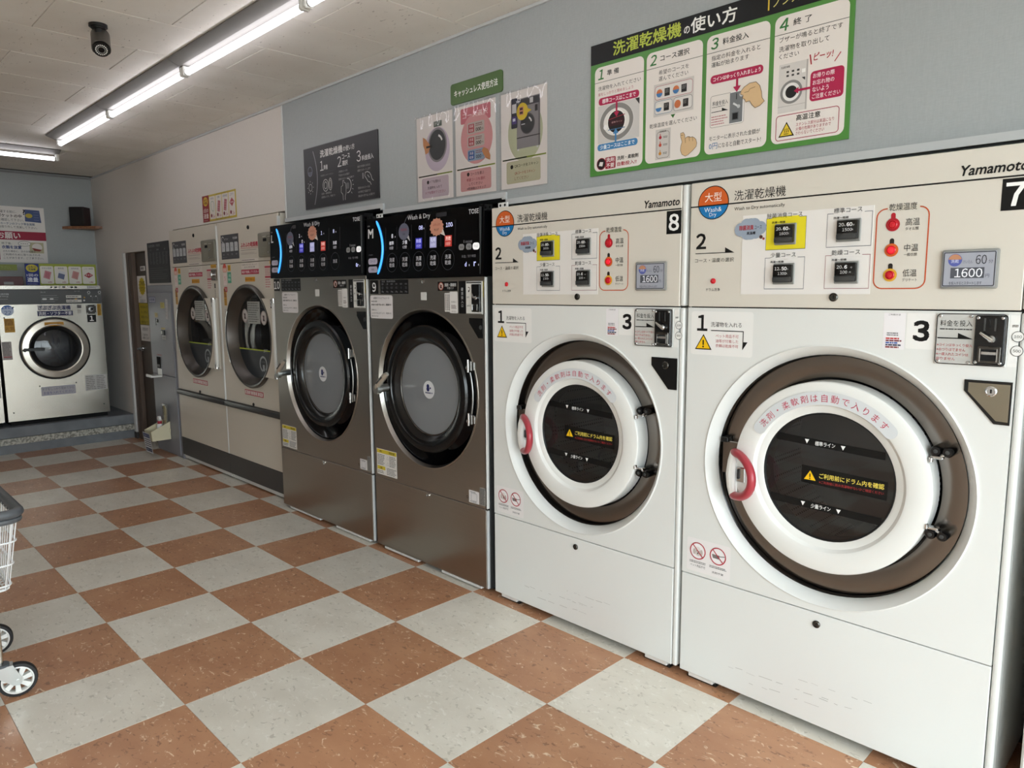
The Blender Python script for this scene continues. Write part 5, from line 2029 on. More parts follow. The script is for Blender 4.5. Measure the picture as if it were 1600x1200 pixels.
# spray bottle standing in the box
rs = empty('spray_bottle', (2.000, -0.035, 0.148), pi)
tag(rs, 'white spray bottle with a red collar standing in the ivory box', 'bottle')
def vlathe(b, prof, m, seg=20):
    """Profile of (r, z) about the vertical axis."""
    vs, fs = [], []
    for r_, z_ in prof:
        for i in range(seg):
            vs.append((r_ * cos(2 * pi * i / seg), r_ * sin(2 * pi * i / seg), z_))
    for k in range(len(prof) - 1):
        for i in range(seg):
            j = (i + 1) % seg
            fs.append((k * seg + i, k * seg + j, (k + 1) * seg + j, (k + 1) * seg + i))
    fs.append([(len(prof) - 1) * seg + i for i in range(seg)])
    fs.append(list(range(seg))[::-1])
    b.add(vs, fs, m)
b = MB()
vlathe(b, [(0.026, 0.0), (0.028, 0.006), (0.028, 0.10), (0.022, 0.122), (0.014, 0.132)], 'white_plastic')
b.build('body', rs)
b = MB()
vlathe(b, [(0.018, 0.128), (0.019, 0.132), (0.019, 0.150), (0.016, 0.154)], 'red_plastic')
b.build('collar', rs)
b = MB()
b.prism([(-0.030, 0.176), (-0.026, 0.160), (0.014, 0.153), (0.020, 0.165), (0.006, 0.192), (-0.014, 0.196)], -0.011, 0.011, 'white_plastic')
b.build('trigger_head', rs, smooth=40)
# bag of disposable sticks
rk = empty('stick_bag', (1.955, -0.078, 0.146), pi)
tag(rk, 'clear bag of thin wooden sticks in the ivory box', 'sticks')
b = MB()
b.box(-0.040, 0.040, -0.020, 0.004, 0.0, 0.310, 'film_clear', bev=0.006)
b.build('bag', rk, smooth=0)
M['bamboo'] = mat('pale_bamboo', '#b9a66e', 0.6)
rs_ = random.Random(5)
for i in range(7):
    k = MB()
    u = -0.030 + 0.010 * i
    k.cyl((u * 0.6, -0.008, 0.005), (u + rs_.uniform(-0.004, 0.004), -0.008, 0.268 + rs_.uniform(0, 0.03)), 0.0028, 'bamboo', 6)
    k.build('stick', rk)

# ------------------------------------------------------------------ stainless washers on the step
def make_far(y_c, label, full):
    root = empty('washing_machine', (3.07, y_c, 0.238), -pi / 2)
    tag(root, label, 'washing machine', 'stainless washers on the step')
    H = 0.4205
    zb = 0.040
    b = MB()
    b.box(-H, -H + 0.004, 0.006, 0.74, zb, 1.272, 'steel')
    b.box(H - 0.004, H, 0.006, 0.74, zb, 1.272, 'steel')
    b.box(-H, H, 0.006, 0.74, 1.268, 1.272, 'steel')
    b.box(-H, H, 0.006, 0.74, zb, zb + 0.004, 'steel')
    b.box(-H, H, 0.736, 0.74, zb, 1.272, 'steel')
    b.build('body', root, smooth=0)
    b = MB()
    b.box(-H + 0.02, H - 0.02, 0.02, 0.70, 0.0, zb, 'void')
    b.build('plinth', root, smooth=0)
    b = MB()
    b.plate_hole(-H, H, zb, 1.102, 0, 0.690, 0.290, 0, 0.006, 'steel', 72)
    b.build('front_panel', root, smooth=20)
    b = MB()
    b.box(-H, H, -0.006, 0.004, 1.104, 1.236, 'panel_dark', bev=0.002)
    cp = b.build('control_panel', root, smooth=0)
    b = MB()
    b.box(-H, H, -0.004, 0.02, 1.237, 1.274, 'steel', bev=0.003)
    tr = b.build('top_trim', root, smooth=0)
    q = Pr(-0.004)
    q.r(0.300, 1.243, 0.408, 1.271, '#d6d6d6', 0.003, l=1)
    q.t('1000円', 0.354, 1.257, 0.020, '#2c2c30', u1=0.400, al='c') if False else q.t('1000円', 0.306, 1.257, 0.020, '#2c2c30', u1=0.402)
    q.c(0.005, 1.257, 0.008, '#2a2a2c', 1, n=12)
    for k in range(6):
        q.r(0.030 + k * 0.033, 1.249, 0.052 + k * 0.033, 1.265, ('#55565a', '#d0d0cc', '#44464a', '#e0e0dc', '#3a3c40', '#2a2c30')[k], l=1)
    q.build('print', tr)
    p = Pr(-0.006)
    p.t('全自動洗濯機', -0.405, 1.196, 0.018, '#b9babc', u1=-0.330)
    p.t('22kg', -0.400, 1.175, 0.012, '#b9babc', u1=-0.335)
    p.lines(-0.418, -0.315, 1.146, 1.156, 1, '#8a8b8d')
    p.t('洗い方', -0.085, 1.212, 0.012, '#b9babc', u1=-0.045)
    for i in range(4):
        p.lines(-0.085, 0.060, 1.120 + i * 0.019, 1.127 + i * 0.019, 1, '#97989b')
    p.r(-0.075, 1.140, -0.040, 1.156, '#cfcfcf', 0.006, l=3)
    p.r(-0.015, 1.142, 0.015, 1.156, '#cfcfcf', 0.006, l=3)
    p.r(0.072, 1.116, 0.074, 1.222, '#55575a', l=1)
    p.t('コース', 0.190, 1.220, 0.010, '#b9babc', u1=0.235)
    for zc, c2 in ((1.168, '#cfcdc8'), (1.128, '#d3d1cc')):
        p.r(0.118, zc - 0.012, 0.246, zc + 0.014, c2, l=2)
        p.lines(0.124, 0.240, zc - 0.007, zc + 0.008, 1, '#5c5a58')
    for k in range(4):
        p.r(0.130 + k * 0.03, 1.142, 0.148 + k * 0.03, 1.151, ('#161616', '#161616', '#b98a2c', '#161616')[k], l=2)
    p.c(0.272, 1.160, 0.008, '#a8884a', 2, n=12)
    p.c(0.268, 1.132, 0.008, '#d8d8d8', 2, n=12)
    for uu in (0.312, 0.404):
        p.ring(uu, 1.208, 0.013, 0.004, '#c9c9c9', 2)
        p.lines(uu - 0.014, uu + 0.014, 1.184, 1.191, 1, '#a8a8a8')
    p.c(0.328, 1.172, 0.006, '#c9c9c9', 2, n=10)
    p.c(0.372, 1.172, 0.006, '#c9c9c9', 2, n=10)
    p.rl(0.338, 1.125, 0.386, 1.165, 0.003, 0.002, '#8a8b8d', 2)
    p.build('print', cp)
    # stickers
    q = Pr(0.0)
    q.c(-0.350, 1.050, 0.047, '#bccae0', 1, n=28)
    q.c(-0.350, 1.050, 0.047, '#3a62ac', 2, n=24, a0=0.25, a1=pi - 0.25)
    q.t('洗濯機', -0.350, 1.072, 0.022, '#dfe8f4', al='c', l=3)
    q.t('22', -0.350, 1.030, 0.034, '#3a5a94', al='c', l=3)
    q.build('blue_sticker', root)
    q = Pr(0.0)
    q.r(-0.384, 0.853, -0.306, 0.978, '#bd8f38', l=1)
    q.lines(-0.378, -0.312, 0.915, 0.972, 5, '#6a4214', fill=0.6)
    q.t('火気', -0.345, 0.888, 0.036, '#7a5020', al='c')
    q.build('orange_sticker', root)
    q = Pr(0.0)
    q.r(-0.418, 0.607, -0.344, 0.771, '#a49d99', l=1)
    q.lines(-0.412, -0.350, 0.640, 0.764, 10, '#6a6260')
    q.r(-0.412, 0.628, -0.350, 0.636, '#a04048', l=2)
    q.build('notice_sticker', root)
    q = Pr(0.0)
    q.r(-0.118, 1.045, 0.155, 1.092, '#c9c6c4', l=1)
    q.t('ざぶざぶ洗濯機', -0.112, 1.068, 0.040, '#2c3058', u1=0.148, b=0.03)
    q.r(-0.122, 0.994, 0.165, 1.038, '#2a2e54', l=1)
    q.t('洗剤・ソフター不要', -0.112, 1.016, 0.032, '#d6d6de', u1=0.155, b=0.025)
    q.build('lettering_sticker', root)
    q = Pr(0.0)
    q.r(0.205, 1.060, 0.240, 1.090, '#5a5a5c', l=1)
    q.lines(0.205, 0.242, 1.010, 1.045, 4, '#8a8886')
    q.build('payment_sticker', root)
    b = MB()
    b.box(0.280, 0.364, -0.008, 0.0, 1.003, 1.090, 'dark_chrome', bev=0.003)
    b.lathe([(0.024, -0.008), (0.022, -0.018), (0.0005, -0.020)], 0.318, 1.048, 'chrome', 20)
    b.box(0.314, 0.336, -0.026, -0.018, 1.040, 1.062, 'black', bev=0.003)
    for uu in (0.287, 0.357):
        for zz in (1.010, 1.083):
            screw(b, uu, zz, -0.008, 0.005)
    b.build('coin_slot', root)
    q = Pr(0.0)
    q.r(0.284, 0.924, 0.360, 0.995, '#0c0c0c', l=1)
    q.t('1' if full else '2', 0.322, 0.960, 0.045, '#e4e4e4', al='c', b=0.03)
    q.build('number_sticker', root)
    q = Pr(0.0)
    q.r(0.376, 0.985, 0.410, 1.096, '#b98f34', l=1)
    q.lines(0.380, 0.406, 0.990, 1.090, 8, '#5c4418')
    q.build('orange_sticker', root)
    q = Pr(0.0)
    q.r(0.222, 0.266, 0.412, 0.414, '#c0bebc', l=1)
    q.lines(0.230, 0.314, 0.272, 0.408, 8, '#85827f')
    q.lines(0.322, 0.404, 0.272, 0.408, 8, '#85827f')
    q.build('notice_sticker', root)
    q = Pr(0.0)
    q.r(-0.146, 0.252, 0.136, 0.334, '#b6b3b8', l=1)
    q.rl(-0.144, 0.254, 0.134, 0.332, 0, 0.003, '#5c5c90', 2)
    q.t('ドアをしっかり閉めてから', -0.132, 0.310, 0.026, '#6a6878', u1=0.122)
    q.t('お金を入れてください', -0.128, 0.276, 0.028, '#5c5c90', u1=0.118)
    q.build('notice_sticker', root)
    b = MB()
    for uu, zz in ((-0.155, 0.345), (0.145, 0.352), (-0.375, 0.120), (0.370, 0.120), (-0.305, 1.078), (-0.380, 0.985)):
        screw(b, uu, zz, 0.0, 0.006, 'black')
    b.build('screws', root)
    # door
    CZ = 0.690
    b = MB()
    b.lathe([(0.292, 0.001), (0.291, -0.004), (0.281, -0.006), (0.276, 0.004)], 0, CZ, 'rubber', 80)
    b.build('door_seal', root)
    b = MB()
    b.lathe([(0.278, 0.004), (0.276, -0.014), (0.268, -0.022), (0.222, -0.030), (0.212, -0.026), (0.208, -0.010)], 0, CZ, 'steel_pale', 80)
    dr = b.build('door', root, smooth=30)
    b = MB()
    b.lathe([(0.210, -0.024), (0.207, -0.028), (0.186, -0.020), (0.172, 0.000), (0.170, 0.020)], 0, CZ, 'rubber', 80)
    b.build('glass_seal', dr, smooth=50)
    b = MB()
    b.lathe([(0.173, 0.0), (0.12, -0.014), (0.0005, -0.022)], 0, CZ, 'glass_dark', 64)
    b.build('glass', dr, smooth=60)
    b = MB()
    b.prism([(-0.275, CZ - 0.006), (-0.255, CZ - 0.020), (-0.245, CZ - 0.012), (-0.100, CZ - 0.016), (-0.096, CZ + 0.012), (-0.245, CZ + 0.014), (-0.255, CZ + 0.016)], -0.056, -0.030, 'black')
    b.build('handle', dr, smooth=40)
    q = Pr(-0.0275)
    q.r(-0.080, 0.900, 0.076, 0.936, '#c08c34', l=3)
    q.t('回転が止まるまで開けない', -0.075, 0.918, 0.016, '#7a4a10', u1=0.070, l=4)
    q.build('door_sticker', dr)
    b = MB()
    b.lathe([(0.20, 0.006), (0.285, 0.03), (0.285, 0.40), (0.0005, 0.42)], 0, CZ, 'drum_zig', 48)
    b.build('drum', root, smooth=40)
    return root


M['panel_dark'] = mat('dark_grey_panel', '#4d4f50', 0.4)
M['drum_zig'] = mat('drum_ribbed', '#474d56', 0.35, 0.8)
make_far(0.4865, 'stainless front loading washer numbered 1 on the step at the far wall', True)
make_far(1.3550, 'stainless washer cut off by the left edge of the photo, on the step', False)


# ------------------------------------------------------------------ signs and posters on the long wall
def board(name, cx, u0, z0, u1, z1, m, label, cat, thick=0.004, rad=0.0, edge=None):
    """A flat board on the wall: object origin at its foot, local front facing the room."""
    o_y = YR + 0.0015
    b = MB()
    b.prism(rrect(u0, z0, u1, z1, rad), -thick, 0.0, m)
    o = b.build(name, smooth=0, loc=(cx, o_y, 0), rot=(0, 0, pi))
    tag(o, label, cat)
    return o, Pr(-thick)


G = '#4f8a3e'
sign, p = board('instruction_sign', -3.360, -0.501, 1.887, 0.502, 2.384, mat('sign_green', G, 0.4), 'large green-bordered sign with four white steps above machines 7 and 8', 'sign', 0.006)
p.r(-0.501, 2.310, 0.502, 2.384, '#17181a', l=1)
p.t('洗濯乾燥機', -0.392, 2.350, 0.050, '#b5c24e', u1=-0.093, b=0.02)
p.t('の', -0.081, 2.340, 0.024, '#eeeeea', u1=-0.058, b=0.02)
p.t('使い方', -0.053, 2.348, 0.050, '#f0f0ec', u1=0.120, b=0.02)
p.r(0.229, 2.325, 0.234, 2.380, '#d9b93c', l=2)
p.t('ノンストップ', 0.247, 2.345, 0.034, '#d8d07a', u1=0.430, sh=0.1)
WP = '#e8e1db'
COLS = ((-0.480, -0.249), (-0.237, -0.004), (0.012, 0.240), (0.256, 0.488))
for (a, c_) in COLS:
    p.r(a, 1.903, c_, 2.296, WP, 0.022, l=1)
    p.r(a, 2.2385, c_, 2.2402, '#3a4238', l=2)
for (a, c_), n, tx, w in zip(COLS, '1234', ('準 備', 'コース選択', '料金投入', '終 了'), (0.056, 0.120, 0.094, 0.058)):
    p.t(n, a + 0.030, 2.268, 0.036, '#3c7a44', al='c', b=0.02, sh=0.15)
    p.t(tx, a + 0.060, 2.268, 0.021, '#232523', u1=a + 0.060 + w, b=0.012)
K = '#2a2826'
R_ = '#b0274f'
# step 1
p.t('洗濯物を入れてください', -0.463, 2.216, 0.016, K, u1=-0.262)
p.t('扉をしっかりと閉めましょう', -0.463, 2.194, 0.012, '#b04c5e', u1=-0.296)
p.r(-0.460, 2.152, -0.268, 2.180, R_, 0.013, l=2)
p.t('標準コースはここまで', -0.442, 2.166, 0.017, '#f6e8ec', u1=-0.284, l=3, b=0.02)
p.r(-0.463, 2.008, -0.266, 2.150, '#cfccc9', l=1.5)
cu, cz = -0.373, 2.080
p.c(cu, cz, 0.082, '#e4e1dd', 2, n=36, rz=0.070)
p.ring(cu, cz, 0.080, 0.018, '#8a8885', 2.5, rz=0.069)
p.c(cu, cz, 0.040, '#232222', 3, rz=0.041)
p.ring(cu, cz, 0.044, 0.004, '#f2efec', 3, rz=0.045)
p.pg([(-0.412, 2.090), (-0.332, 2.100), (-0.332, 2.103), (-0.412, 2.093)], '#8f2f3f', 4)
p.r(-0.406, 2.066, -0.338, 2.090, '#3a1c22', l=4)
p.t('標準ライン', -0.395, 2.079, 0.007, '#c8a0a0', u1=-0.345, l=5)
p.r(-0.412, 2.052, -0.332, 2.055, '#4a6a90', l=4)
p.pg([(-0.286, 2.150), (-0.266, 2.150), (-0.266, 2.126)], '#3a3a3a', 3)
p.c(-0.424, 2.066, 0.010, '#f0eeee', 5, n=14)
p.r(-0.3755, 2.112, -0.3675, 2.155, R_, l=5)
p.pg([(-0.3845, 2.116), (-0.3715, 2.098), (-0.3585, 2.116)], R_, 5)
BL = '#4a86ba'
p.r(-0.3785, 2.000, -0.3705, 2.040, BL, l=5)
p.pg([(-0.3875, 2.036), (-0.3615, 2.036), (-0.3745, 2.056)], BL, 5)
p.r(-0.464, 1.980, -0.272, 2.006, BL, 0.012, l=2)
p.t('少量コースはここまで', -0.450, 1.993, 0.016, '#eef4f8', u1=-0.286, l=3, b=0.02)
p.c(-0.444, 1.930, 0.023, '#8c2233', 2, n=24)
p.c(-0.444, 1.930, 0.020, '#231a1a', 3, n=24)
p.pg([(-0.456, 1.924), (-0.438, 1.920), (-0.434, 1.936), (-0.450, 1.938)], '#e8e2de', 4)
p.r(-0.424, 1.908, -0.374, 1.952, '#9c2437', 0.004, l=2.5)
p.t('洗剤', -0.419, 1.941, 0.016, '#f2e6e6', u1=-0.380, l=4, b=0.02)
p.t('不要', -0.419, 1.920, 0.016, '#f2e6e6', u1=-0.380, l=4, b=0.02)
p.t('洗剤・柔軟剤', -0.366, 1.942, 0.015, '#2c2a28', u1=-0.268, b=0.02)
p.t('自動投入!!', -0.366, 1.920, 0.015, '#b03040', u1=-0.276, b=0.02)
# step 2
p.t('希望のコースを', -0.183, 2.219, 0.016, K, u1=-0.058)
p.t('選んでください', -0.183, 2.197, 0.016, K, u1=-0.060)
p.r(-0.203, 2.066, -0.036, 2.180, '#d0cbc6', l=1.5)
for (a, z, w, h, c_) in ((-0.197, 2.125, 0.156, 0.047, '#b05060'), (-0.197, 2.074, 0.074, 0.045, '#5a7a9a'), (-0.117, 2.074, 0.076, 0.045, '#6a6a6a')):
    p.r(a, z, a + w, z + h, '#dedad6', 0.010, l=2)
    p.rl(a, z, a + w, z + h, 0.010, 0.0014, c_, 3)
for (u, z, c1, c2) in ((-0.178, 2.147, '#c9744a', '#4a7cb0'), (-0.108, 2.147, '#c9744a', '#4a7cb0'), (-0.180, 2.096, '#e8e4da', '#4a7cb0'), (-0.100, 2.096, '#c9744a', '#c9744a')):
    p.c(u, z, 0.013, c1, 4, rz=0.014, n=20)
    p.c(u, z, 0.013, c2, 5, rz=0.014, n=12, a0=pi, a1=2 * pi)
    p.r(u + 0.022, z - 0.014, u + 0.044, z + 0.013, '#2b2929', l=4)
    p.lines(u + 0.025, u + 0.041, z - 0.004, z + 0.010, 3, '#8a8886', l=5)
p.pg([(-0.129, 2.064), (-0.119, 2.051), (-0.109, 2.064)], '#35682f', 2)
p.t('乾燥温度を選んでください', -0.219, 2.036, 0.016, K, u1=-0.021)
p.r(-0.192, 1.912, -0.127, 2.020, '#cdc8c3', l=1.5)
p.rl(-0.186, 1.917, -0.133, 2.010, 0.010, 0.0014, '#6a5a54', 2)
p.t('乾燥温度', -0.174, 2.011, 0.007, K, u1=-0.146, l=3)
for z, c_ in ((1.990, '#b22c3a'), (1.963, '#c5503c'), (1.933, '#c98a3a')):
    p.c(-0.171, z, 0.006, c_, 3, n=14)
    p.r(-0.1725, z, -0.1695, z + 0.013, c_, l=3)
    p.lines(-0.158, -0.140, z - 0.004, z + 0.004, 2, '#55504c', l=3, ragged=0)
SK, SKE = '#d8b78c', '#5a4630'
hand = [(-0.085, 1.992), (-0.074, 1.994), (-0.068, 1.985), (-0.066, 1.972), (-0.058, 1.976), (-0.050, 1.976), (-0.044, 1.972), (-0.036, 1.973), (-0.028, 1.968), (-0.022, 1.962), (-0.018, 1.950), (-0.020, 1.938), (-0.034, 1.926), (-0.052, 1.914), (-0.064, 1.910), (-0.078, 1.918), (-0.084, 1.932), (-0.083, 1.948), (-0.078, 1.962), (-0.084, 1.978)]
p.pg(hand, SK, 2)
p.ln(hand, 0.0015, SKE, 3, closed=True)
for a, c_ in (((-0.066, 1.972), (-0.064, 1.956)), ((-0.050, 1.975), (-0.048, 1.960)), ((-0.036, 1.972), (-0.035, 1.958)), ((-0.085, 1.985), (-0.074, 1.984))):
    p.ln([a, c_], 0.0013, SKE, 3)
# step 3
p.t('指定の料金を入れると', 0.031, 2.221, 0.017, K, u1=0.208)
p.t('運転が始まります', 0.031, 2.199, 0.017, K, u1=0.169)
p.r(0.029, 2.136, 0.221, 2.164, R_, 0.013, l=2)
p.t('コインはゆっくり入れましょう', 0.040, 2.150, 0.014, '#f6e8ec', u1=0.212, l=3, b=0.02)
p.r(0.126, 2.106, 0.134, 2.140, R_, l=5)
p.pg([(0.116, 2.112), (0.130, 2.093), (0.144, 2.112)], R_, 5)
p.rl(0.032, 1.991, 0.157, 2.096, 0.008, 0.0012, '#8a8884', 2)
p.r(0.104, 1.993, 0.156, 2.097, '#f4f2f0', 0.006, l=2.5)
p.r(0.105, 1.995, 0.152, 2.094, '#76797c', l=3)
p.r(0.128, 2.070, 0.131, 2.089, '#2c2c2e', l=4)
p.ln([(0.118, 2.059), (0.137, 2.046)], 0.006, '#d4d6d8', 4)
p.c(0.138, 2.046, 0.006, '#c0c2c4', 5, n=14)
p.r(0.114, 2.003, 0.139, 2.029, '#5c5f62', l=4)
p.r(0.117, 2.006, 0.136, 2.026, '#1c1c1e', l=5)
p.t('料金を投入', 0.040, 2.070, 0.015, '#2a2a2a', u1=0.098, l=3)
p.lines(0.038, 0.098, 2.056, 2.060, 1, '#555555', l=3)
p.r(0.036, 2.041, 0.092, 2.043, '#161616', l=3)
p.pg([(0.076, 2.041), (0.100, 2.041), (0.076, 2.052)], '#161616', 3)
for i in range(4):
    p.lines(0.036, 0.098, 2.023 - i * 0.0085, 2.029 - i * 0.0085, 1, '#b87078', l=3)
hand = [(0.146, 2.093), (0.158, 2.104), (0.176, 2.112), (0.198, 2.112), (0.212, 2.098), (0.219, 2.076), (0.221, 2.058), (0.230, 2.046), (0.214, 2.034), (0.198, 2.030), (0.186, 2.042), (0.178, 2.056), (0.164, 2.054), (0.160, 2.064), (0.152, 2.068), (0.154, 2.078), (0.144, 2.083)]
p.pg(hand, SK, 6)
p.ln(hand, 0.0015, SKE, 7, closed=True)
p.ln([(0.158, 2.086), (0.172, 2.086), (0.178, 2.094), (0.196, 2.097)], 0.0013, SKE, 7)
p.c(0.148, 2.083, 0.008, '#c9c9cc', 5.5, n=16)
p.t('モニターに表示された金額が', 0.030, 1.955, 0.016, K, u1=0.217)
p.t('0円', 0.030, 1.929, 0.021, '#2a6ea6', u1=0.062)
p.t('になると自動でスタート!', 0.066, 1.928, 0.017, K, u1=0.221)
# step 4
p.t('ブザーが鳴ると終了です', 0.272, 2.223, 0.017, K, u1=0.470)
p.t('洗濯物を取り出して', 0.272, 2.195, 0.017, K, u1=0.431)
p.t('ください', 0.273, 2.172, 0.015, K, u1=0.338)
p.t('ピーッ!', 0.386, 2.148, 0.023, '#b0303c', u1=0.446, sh=0.2, b=0.02)
p.ln([(0.374, 2.158), (0.379, 2.128)], 0.004, '#b0303c', 2)
p.ln([(0.468, 2.146), (0.450, 2.122)], 0.003, '#b0303c', 2)
p.r(0.275, 1.997, 0.369, 2.147, '#d5d0cc', l=1.5)
p.r(0.364, 1.997, 0.369, 2.147, '#b5b0ac', l=2)
for i in range(3):
    for k in range(2):
        p.r(0.300 + i * 0.017, 2.118 - k * 0.012, 0.308 + i * 0.017, 2.124 - k * 0.012, '#4a4846', l=2)
p.r(0.350, 2.110, 0.361, 2.121, '#f0eeea', l=2)
p.pg([(0.350, 2.096), (0.361, 2.096), (0.361, 2.086)], '#3a3a3c', 2)
p.t('洗濯乾燥機', 0.281, 2.137, 0.007, '#4a4846', u1=0.310)
p.c(0.318, 2.058, 0.036, '#e8e6e4', 2, n=32)
p.ring(0.318, 2.058, 0.036, 0.008, '#8a8886', 3)
p.c(0.318, 2.058, 0.019, '#262626', 3, n=24)
p.r(0.275, 2.016, 0.369, 2.0175, '#b5b0ac', l=2)
p.r(0.378, 2.016, 0.481, 2.106, R_, 0.012, l=2)
for i, s in enumerate(('お帰りの際', 'お忘れ物の', 'ないよう', 'ご注意ください')):
    p.t(s, 0.386, 2.092 - i * 0.0205, 0.0145, '#f2d8e0', u1=0.386 + (0.066, 0.066, 0.050, 0.086)[i], l=3, b=0.015)
p.r(0.340, 2.055, 0.384, 2.062, R_, l=5)
p.pg([(0.342, 2.069), (0.342, 2.048), (0.327, 2.0585)], R_, 5)
p.rl(0.272, 1.912, 0.471, 1.989, 0.010, 0.0022, '#a83c50', 2)
p.pg([(0.281, 1.922), (0.333, 1.922), (0.307, 1.968)], '#1c1a16', 2)
p.pg([(0.2865, 1.9255), (0.3275, 1.9255), (0.307, 1.962)], '#e3c43a', 3)
for k in (-1, 0, 1):
    p.ln([(0.307 + k * 0.006, 1.934), (0.309 + k * 0.006, 1.938), (0.306 + k * 0.006, 1.942), (0.308 + k * 0.006, 1.947)], 0.002, '#1c1a16', 4)
p.r(0.299, 1.929, 0.315, 1.931, '#1c1a16', l=4)
p.t('高温注意', 0.338, 1.975, 0.018, '#2a2826', u1=0.414, b=0.015)
for i, s in enumerate(('ステンレス部分は高温になり', '火傷の危険がありますので', 'さわらないでください')):
    p.t(s, 0.338, 1.954 - i * 0.0135, 0.011, '#b04c5a', u1=0.338 + (0.119, 0.110, 0.090)[i])
p.build('print', sign)

# three laminated sheets
def laminated(cx, label, seed):
    o_y = YR + 0.002
    rn = random.Random(seed)
    b = MB()
    nx, nz = 16, 24
    u0, u1, z0, z1 = -0.146, 0.146, 1.882, 2.304
    vs, fs = [], []
    for j in range(nz + 1):
        for i in range(nx + 1):
            u = u0 + (u1 - u0) * i / nx
            z = z0 + (z1 - z0) * j / nz
            # wavy film, more so at the top and bottom edges
            e = max(0.0, abs((z - z0) / (z1 - z0) - 0.5) * 2 - 0.62) / 0.38
            y = -0.005 - 0.0058 * e * (sin(u * 95 + seed) + 0.7 * sin(u * 170 + z * 120 + seed * 2)) * (0.4 + 0.6 * rn.random())
            vs.append((u, min(y, -0.001), z))
    for j in range(nz):
        for i in range(nx):
            k = j * (nx + 1) + i
            fs.append((k, k + 1, k + nx + 2, k + nx + 1))
    b.add(vs, fs, 'film_clear2')
    root = empty('laminated_poster', (cx, o_y, 0), pi)
    tag(root, label, 'poster', 'laminated sheets under the green plaque')
    f = MB()
    f.box(u0 + 0.006, u1 - 0.006, -0.0006, 0.0, z0 + 0.006, z1 - 0.006, 'paper')
    f.build('paper_sheet', root, smooth=0)
    b.build('laminate_film', root, smooth=80)
    return root, Pr(-0.0006)


M['film_clear2'] = glass_mat('glossy_film', '#f6f4f4', 0.05)
W3 = '#dad3d4'
root, p = laminated(-1.865, 'laminated sheet with a grey drum door on lilac, leftmost of the three', 2)
p.c(0.022, 2.130, 0.096, '#cbbfd0', 1, rz=0.105, n=40)
p.c(0.024, 2.150, 0.074, '#8d8a8e', 2, rz=0.082, n=40)
p.c(0.024, 2.150, 0.064, '#3f4347', 3, rz=0.072, n=40)
p.ring(0.024, 2.150, 0.046, 0.010, '#e8e8e8', 4, rz=0.050, a0=0.4, a1=1.3)
p.pg([(-0.088, 2.200), (-0.070, 2.192), (-0.040, 2.165), (-0.028, 2.148), (-0.048, 2.120), (-0.070, 2.116), (-0.076, 2.140), (-0.086, 2.160)], '#c58a5e', 5)
p.r(-0.062, 2.144, -0.016, 2.154, '#1a1a1c', l=6)
p.r(0.000, 2.236, 0.062, 2.262, '#5a6a60', l=4)
p.t('ドア', 0.010, 2.250, 0.016, '#d8d8d0', u1=0.052, l=5)
for w0, w1, c_ in ((-0.130, 0.02, '#26301c'), (0.02, 0.135, '#7d8f2c')):
    p.r(w0, 2.007, w1, 2.013, c_, l=2)
p.r(-0.105, 1.902, 0.106, 2.000, '#c6b6c0', 0.010, l=1)
p.c(-0.055, 1.978, 0.009, '#2a2628', 2, n=16)
p.t('ドアを閉める', -0.040, 1.978, 0.014, '#4a3a40', u1=0.045)
p.t('洗濯物を入れて', -0.060, 1.950, 0.014, '#4a3a40', u1=0.055)
p.t('ドアを閉めてください', -0.075, 1.926, 0.014, '#a04058', u1=0.082)
p.build('print', root)
root, p = laminated(-2.166, 'laminated sheet with pink course list, middle of the three under the plaque', 5)
p.r(-0.100, 2.215, 0.108, 2.285, '#c9737e', 0.008, l=1)
p.t('コース選択', -0.085, 2.250, 0.026, '#efdfe0', u1=0.090)
p.c(0.010, 2.140, 0.110, '#d69a9c', 1, rz=0.115, n=40)
for z, c1, c2 in ((2.188, '#b0404c', '#bdb4ae'), (2.128, '#b0404c', '#bdb4ae'), (2.066, '#2a5a9c', '#8fa6bc')):
    p.r(-0.052, z - 0.026, 0.066, z + 0.026, c2, 0.008, l=3)
    p.r(-0.044, z - 0.019, -0.004, z + 0.019, c1, 0.003, l=4)
    p.t('洗濯', -0.024, z + 0.009, 0.013, '#f0e8e8', al='c', l=5)
    p.t('乾燥', -0.024, z - 0.009, 0.013, '#f0e8e8', al='c', l=5)
    p.lines(0.006, 0.056, z + 0.004, z + 0.020, 2, '#8a5a5c', l=4)
    p.t('000', 0.008, z - 0.010, 0.015, '#26221f', u1=0.044, l=4, b=0.03)
    p.t('円', 0.050, z - 0.012, 0.009, '#55504c', l=4)
p.pg([(0.048, 2.080), (0.062, 2.092), (0.090, 2.080), (0.106, 2.050), (0.104, 2.030), (0.078, 2.040), (0.060, 2.060)], '#c58a5e', 6)
for w0, w1, c_ in ((-0.130, 0.02, '#26301c'), (0.02, 0.135, '#7d8f2c')):
    p.r(w0, 2.007, w1, 2.013, c_, l=2)
p.r(-0.106, 1.906, 0.108, 2.000, '#cf9a9a', 0.010, l=1)
p.c(-0.050, 1.982, 0.009, '#2a2628', 2, n=16)
p.t('コースを選ぶ', -0.034, 1.981, 0.014, '#4a3a40', u1=0.060)
p.t('希望コースを選択', -0.062, 1.956, 0.014, '#9c3040', u1=0.066)
p.t('してください', -0.045, 1.936, 0.013, '#4a3a40', u1=0.050)
p.t('※乾燥機はスキップ', -0.060, 1.916, 0.013, '#4a3a40', u1=0.072)
p.build('print', root)
root, p = laminated(-2.481, 'laminated sheet with a grey washer and a yellow speech bubble, rightmost of the three', 8)
p.c(0.010, 2.120, 0.105, '#b9bfa0', 1, rz=0.125, n=40)
p.pg([(-0.040, 2.052), (0.100, 2.052), (0.100, 2.262), (-0.040, 2.262)], '#8a888c', 2)
p.r(0.090, 2.052, 0.100, 2.262, '#6a686c', l=3)
